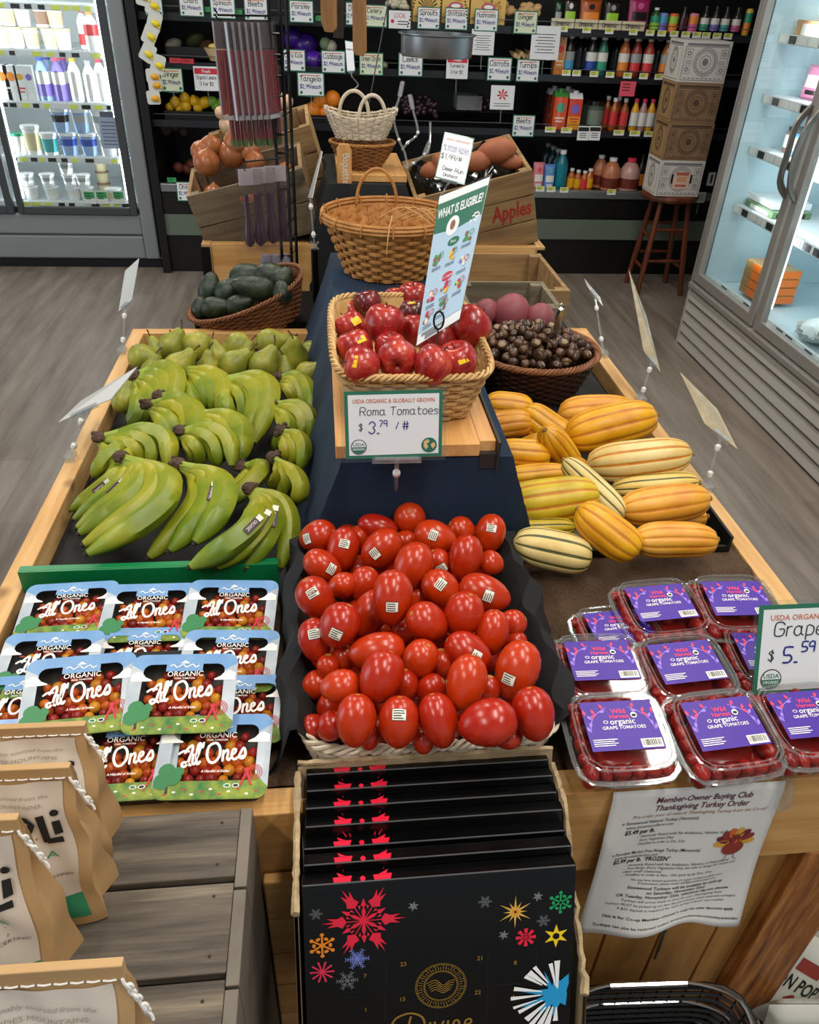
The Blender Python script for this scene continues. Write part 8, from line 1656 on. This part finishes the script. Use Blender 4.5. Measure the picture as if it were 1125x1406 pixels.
# clip strip with lemon packets
t = thing('clip_strip', 'hanging strip between the fridge and the case', 'strip', (-.95, 5.1, 1.0)); m = MB(); a, b_ = Y(203, -12, 5.1), Y(217, 140, 5.1); m.bar(a, b_, .012, .002, 0, (0, 1, 0)); m.tube([a, (a.x, 5.14, 2.2)], .002, 4); m.build('strip', whitepl, t, world=True)
lemY = mat('lemon_toy', 'e8d21a', .4); pc = mat('packet_white', 'cfd2cc', .5, coat=.3)
for k, (u, v, rz, nm) in enumerate(((197, -6, 12, 'topmost'), (210, 6, 8, 'second'), (212, 30, 4, 'third'), (206, 48, -4, 'fourth'), (203, 72, -8, 'fifth'), (217, 88, 6, 'sixth'), (210, 104, 0, 'seventh'), (213, 116, 0, 'eighth'), (211, 134, 2, 'ninth'))):
    c = Y(u, v, 5.09-.003*k); M = T(c) @ RX(90) @ RZ(-25+rz if k < 6 else rz); t = thing('lemon_packet', 'small white packet with a yellow lemon on the clip strip, '+nm+' from the top', 'packet', M=M, group='lemon packets on the clip strip'); m = MB(); m.prism(pack_outline(.075, .095 if k < 6 else .07, .012, 3), .002, 0); m.build('packet_card', pc, t); m = MB(); m.ball((.01, -.004, .008), (.024, .016, .010), 12); m.ball((.032, -.016, .007), (.008, .006, .006), 8); m.build('yellow_lemon', lemY if k < 6 else cYe, t)
# ================================================================== UPRIGHT FREEZER, RIGHT
RXF = 2.02; fgr = mat('freezer_grey', '9b9893', .4, .3); fgl = mat('freezer_light', 'b3b1ab', .45, .1); fin = mat('freezer_inside', 'c4dbe2', .5)
t = thing('glass_door_freezer', 'upright grey freezer along the right wall with lit glass doors', 'freezer', (2.4, 2.8, 0))
YF1 = 3.995; YF0 = .6
m = MB(); m.box((RXF+.78, YF0, .05), (RXF+.85, YF1, 2.1)); m.box((RXF+.06, YF0, .33), (RXF+.779, YF1, .36)); m.box((RXF+.06, YF0, 2.05), (RXF+.779, YF1, 2.1)); m.box((RXF+.04, YF1-.05, .361), (RXF+.779, YF1-.0, 2.049)); m.build('cabinet', fin, t, world=True)
m = MB(); m.box((RXF+.0, YF1, .31), (RXF+.85, YF1+.02, 2.1)); m.build('side_panel', fgr, t, world=True)
m = MB(); m.box((RXF+.07, YF0, .0), (RXF+.77, YF1-.005, .329)); m.build('base_box', mat('vent_dark', '55544f', .7), t, world=True)
for k in range(5):
    z = .012+.062*k; m = MB(); m.hexa([(RXF-.012, YF0, z), (RXF+.06, YF0, z+.018), (RXF+.06, YF1-.02, z+.018), (RXF-.012, YF1-.02, z), (RXF-.002, YF0, z+.044), (RXF+.066, YF0, z+.052), (RXF+.066, YF1-.02, z+.052), (RXF-.002, YF1-.02, z+.044)]); m.build('louver', fgl, t, world=True, bevel=.003)
m = MB(); m.box((RXF-.01, YF1-.021, 0), (RXF+.06, YF1, .33)); m.build('base_end', fgl, t, world=True)
m = MB(); m.box((RXF-.02, YF0, .322), (RXF+.05, YF1, .350)); m.build('base_rail', fgr, t, world=True, bevel=.004)
for i, (ya, yb_) in enumerate(((3.305, 3.985), (2.60, 3.285), (1.895, 2.58))):
    m = MB(); x0, x1 = RXF-.005, RXF+.03; fw = .05
    for a, b_ in (((x0, ya, .36), (x1, ya+fw, 2.03)), ((x0, yb_-fw, .36), (x1, yb_, 2.03)), ((x0, ya+fw, .36), (x1, yb_-fw, .36+fw)), ((x0, ya+fw, 1.98), (x1, yb_-fw, 2.03))): m.box(a, b_)
    dr_ = m.build('door_frame', fgr, t, world=True, bevel=.004); m = MB(); m.box((RXF+.010, ya+fw, .41), (RXF+.014, yb_-fw, 1.979)); m.build('door_glass', glass, dr_, world=True)
    hy = ya+.02 if i == 0 else yb_-.02; sg = 1 if i == 0 else -1
    m = MB(); m.tube(smooth_path([(x0, hy+sg*.01, 1.29), (x0-.045, hy+sg*.012, 1.22), (x0-.055, hy, 1.12), (x0-.045, hy+sg*.012, 1.0), (x0, hy+sg*.01, .94)], 4), .0095, 8, flat=1.6); m.build('handle', mat('handle_steel', '7d7a74', .3, .7), dr_, world=True)
    m = MB(); m.tube([(RXF+.06, ya-.005, .45), (RXF+.06, ya-.005, 1.95)], .014, 8); m.build('lamp_tube', glow, t, world=True)
RZS = [.378, .768, 1.038, 1.265, 1.51]
for k, z in enumerate(RZS[1:]): m = MB(); m.box((RXF+.11, YF0+.02, z-.012), (RXF+.74, YF1-.06, z)); m.build('wire_shelf', whs, t, world=True)
for k, z in enumerate(RZS):
    m = MB(); m.box((RXF+.095, YF0+.02, z-.035), (RXF+.108, YF1-.06, z+.004)); y = 2.0
    while y < 3.9: m.box((RXF+.093, y, z-.030), (RXF+.0945, y+.06, z), 1 if int(y*10) % 2 else 2); y += .085
    m.build('price_rail', [mat('rail_white', 'd5dbdb', .5), cBk, wt], t, world=True)
area('freezer_lamp_light', (RXF+.12, 3.05, 1.2), 1.3, 1.5, 22, (.86, .96, 1), (0, math.radians(-90), 0))
orx = C_('box_orange', 'e8741c'); krf = C_('box_tan', 'a8824e')
for k in range(4):
    M = T(RXF+.24, 3.66, RZS[0]+.001+.042*k) @ RZ(3); t2 = thing('frozen_box', 'tan box with orange end in the freezer stack, '+('bottom', 'second', 'third', 'top')[k]+' one', 'box', M=M, group='orange-ended boxes in the freezer'); m = MB(); m.box((-.085, -.11, 0), (.085, .11, .040)); m.build('box_body', krf, t2, bevel=.002); m = MB(); m.box((-.087, -.111, .002), (-.0855, .04, .038)); m.box((-.087, -.1125, .002), (.086, -.1108, .038)); m.build('orange_label', orx, t2)
R = random.Random(21)
fz = [(.24, 3.62, 1, 'flat green food box', .10, .14, .03, C_('frozen_green', '5a7a4a')), (.26, 3.66, 1, 'flat pale food box lying on the green one', .10, .13, .03, wv), (.24, 3.64, 2, 'bundle of brown jars', .05, .05, .10, cho), (.22, 3.56, 2, 'blue-banded jar', .045, .045, .10, C_('jar_blue', '5a9ac0')), (.24, 3.47, 2, 'brown lidded jar near the door edge', .045, .045, .10, cho),
      (.24, 3.60, 3, 'pink frozen berry bag', .07, .08, .14, C_('bag_pink', 'c87a9a')), (.30, 3.50, 3, 'white and red frozen bag', .06, .07, .15, lRd), (.24, 3.44, 3, 'brown frozen bag by the door post', .05, .06, .12, cho), (.26, 3.60, 4, 'frozen pizza box', .12, .14, .06, C_('pizza_tan', 'b98a5a')), (.34, 3.74, 4, 'dark boxed meal behind the pizza', .08, .08, .16, C_('meal_dark', '4a4a44'))]
for x, y, k, nm, a, b_, h, mm in fz:
    y += .16
    if 'jar' in nm: vessel('frozen_jar', nm+' inside the right freezer door', 'jar', (RXF+x, y, RZS[k]+.001), 'jar', h+.01, a, mm, cBk, lW, None)
    elif 'bag' in nm:
        def art(f): grid(f, -.6, -.3, .6, .4, 1, .0004); grid(f, -.4, -.7, .4, -.45, 2, .0004)
        pouch('frozen_bag', nm+' inside the right freezer door', None, b_*2, h, .05, T(RXF+x, y, RZS[k]+h/2) @ RZ(-80) @ RX(84), [mm, lW, cDk], art, cat='bag')
    else: m = MB(); m.box((RXF+x-a, y-b_, RZS[k]+.001+(.031 if 'pale' in nm else 0)), (RXF+x+a, y+b_, RZS[k]+h+(.031 if 'pale' in nm else 0))); m.box((RXF+x-a-.001, y-b_*.7, RZS[k]+.004), (RXF+x-a-.0002, y+b_*.6, RZS[k]+h*.8), 1); m.box((RXF+x-a*.8, y-b_-.001, RZS[k]+.004), (RXF+x+a*.7, y-b_-.0002, RZS[k]+h*.8), 2); tag(m.build('frozen_box', [mm, lW, cDk], bevel=.002), nm+' inside the right freezer door', 'box')
for k, (x, y, z, mm, lab) in enumerate(((.22, 2.98, .42, wv, 'clear bag of frozen chicken at the right picture edge'), (.26, 2.84, .42, cr, 'pale yellow frozen bird bag at the right picture edge'), (.20, 3.10, .40, wv, 'crumpled clear bag in the bottom of the second door'), (.24, 2.90, .52, cr, 'pale bag lying on top of the frozen bird bags'))):
    b = MB(); Rn = random.Random(k); b.lathe([(1e-4, 0)]+[(.09*math.sin(PI*(j+.5)/9)**.6, .115*(j+.5)/9) for j in range(9)]+[(1e-4, .118)], 20, 0, T(RXF+x, y, z-.04), rfun=lambda t_, z_, i_: 1+.10*math.sin(5*t_+i_*1.7)+.06*math.sin(9*t_-i_)); tag(b.build('frozen_bag', mat('bag_frost' if mm is wv else 'bag_pale', 'c9d6d6' if mm is wv else 'cdbf92', .2, bmp=(25, .8), coat=.5)), lab, 'bag', 'bags in the second freezer door')
bpy.context.view_layer.update()
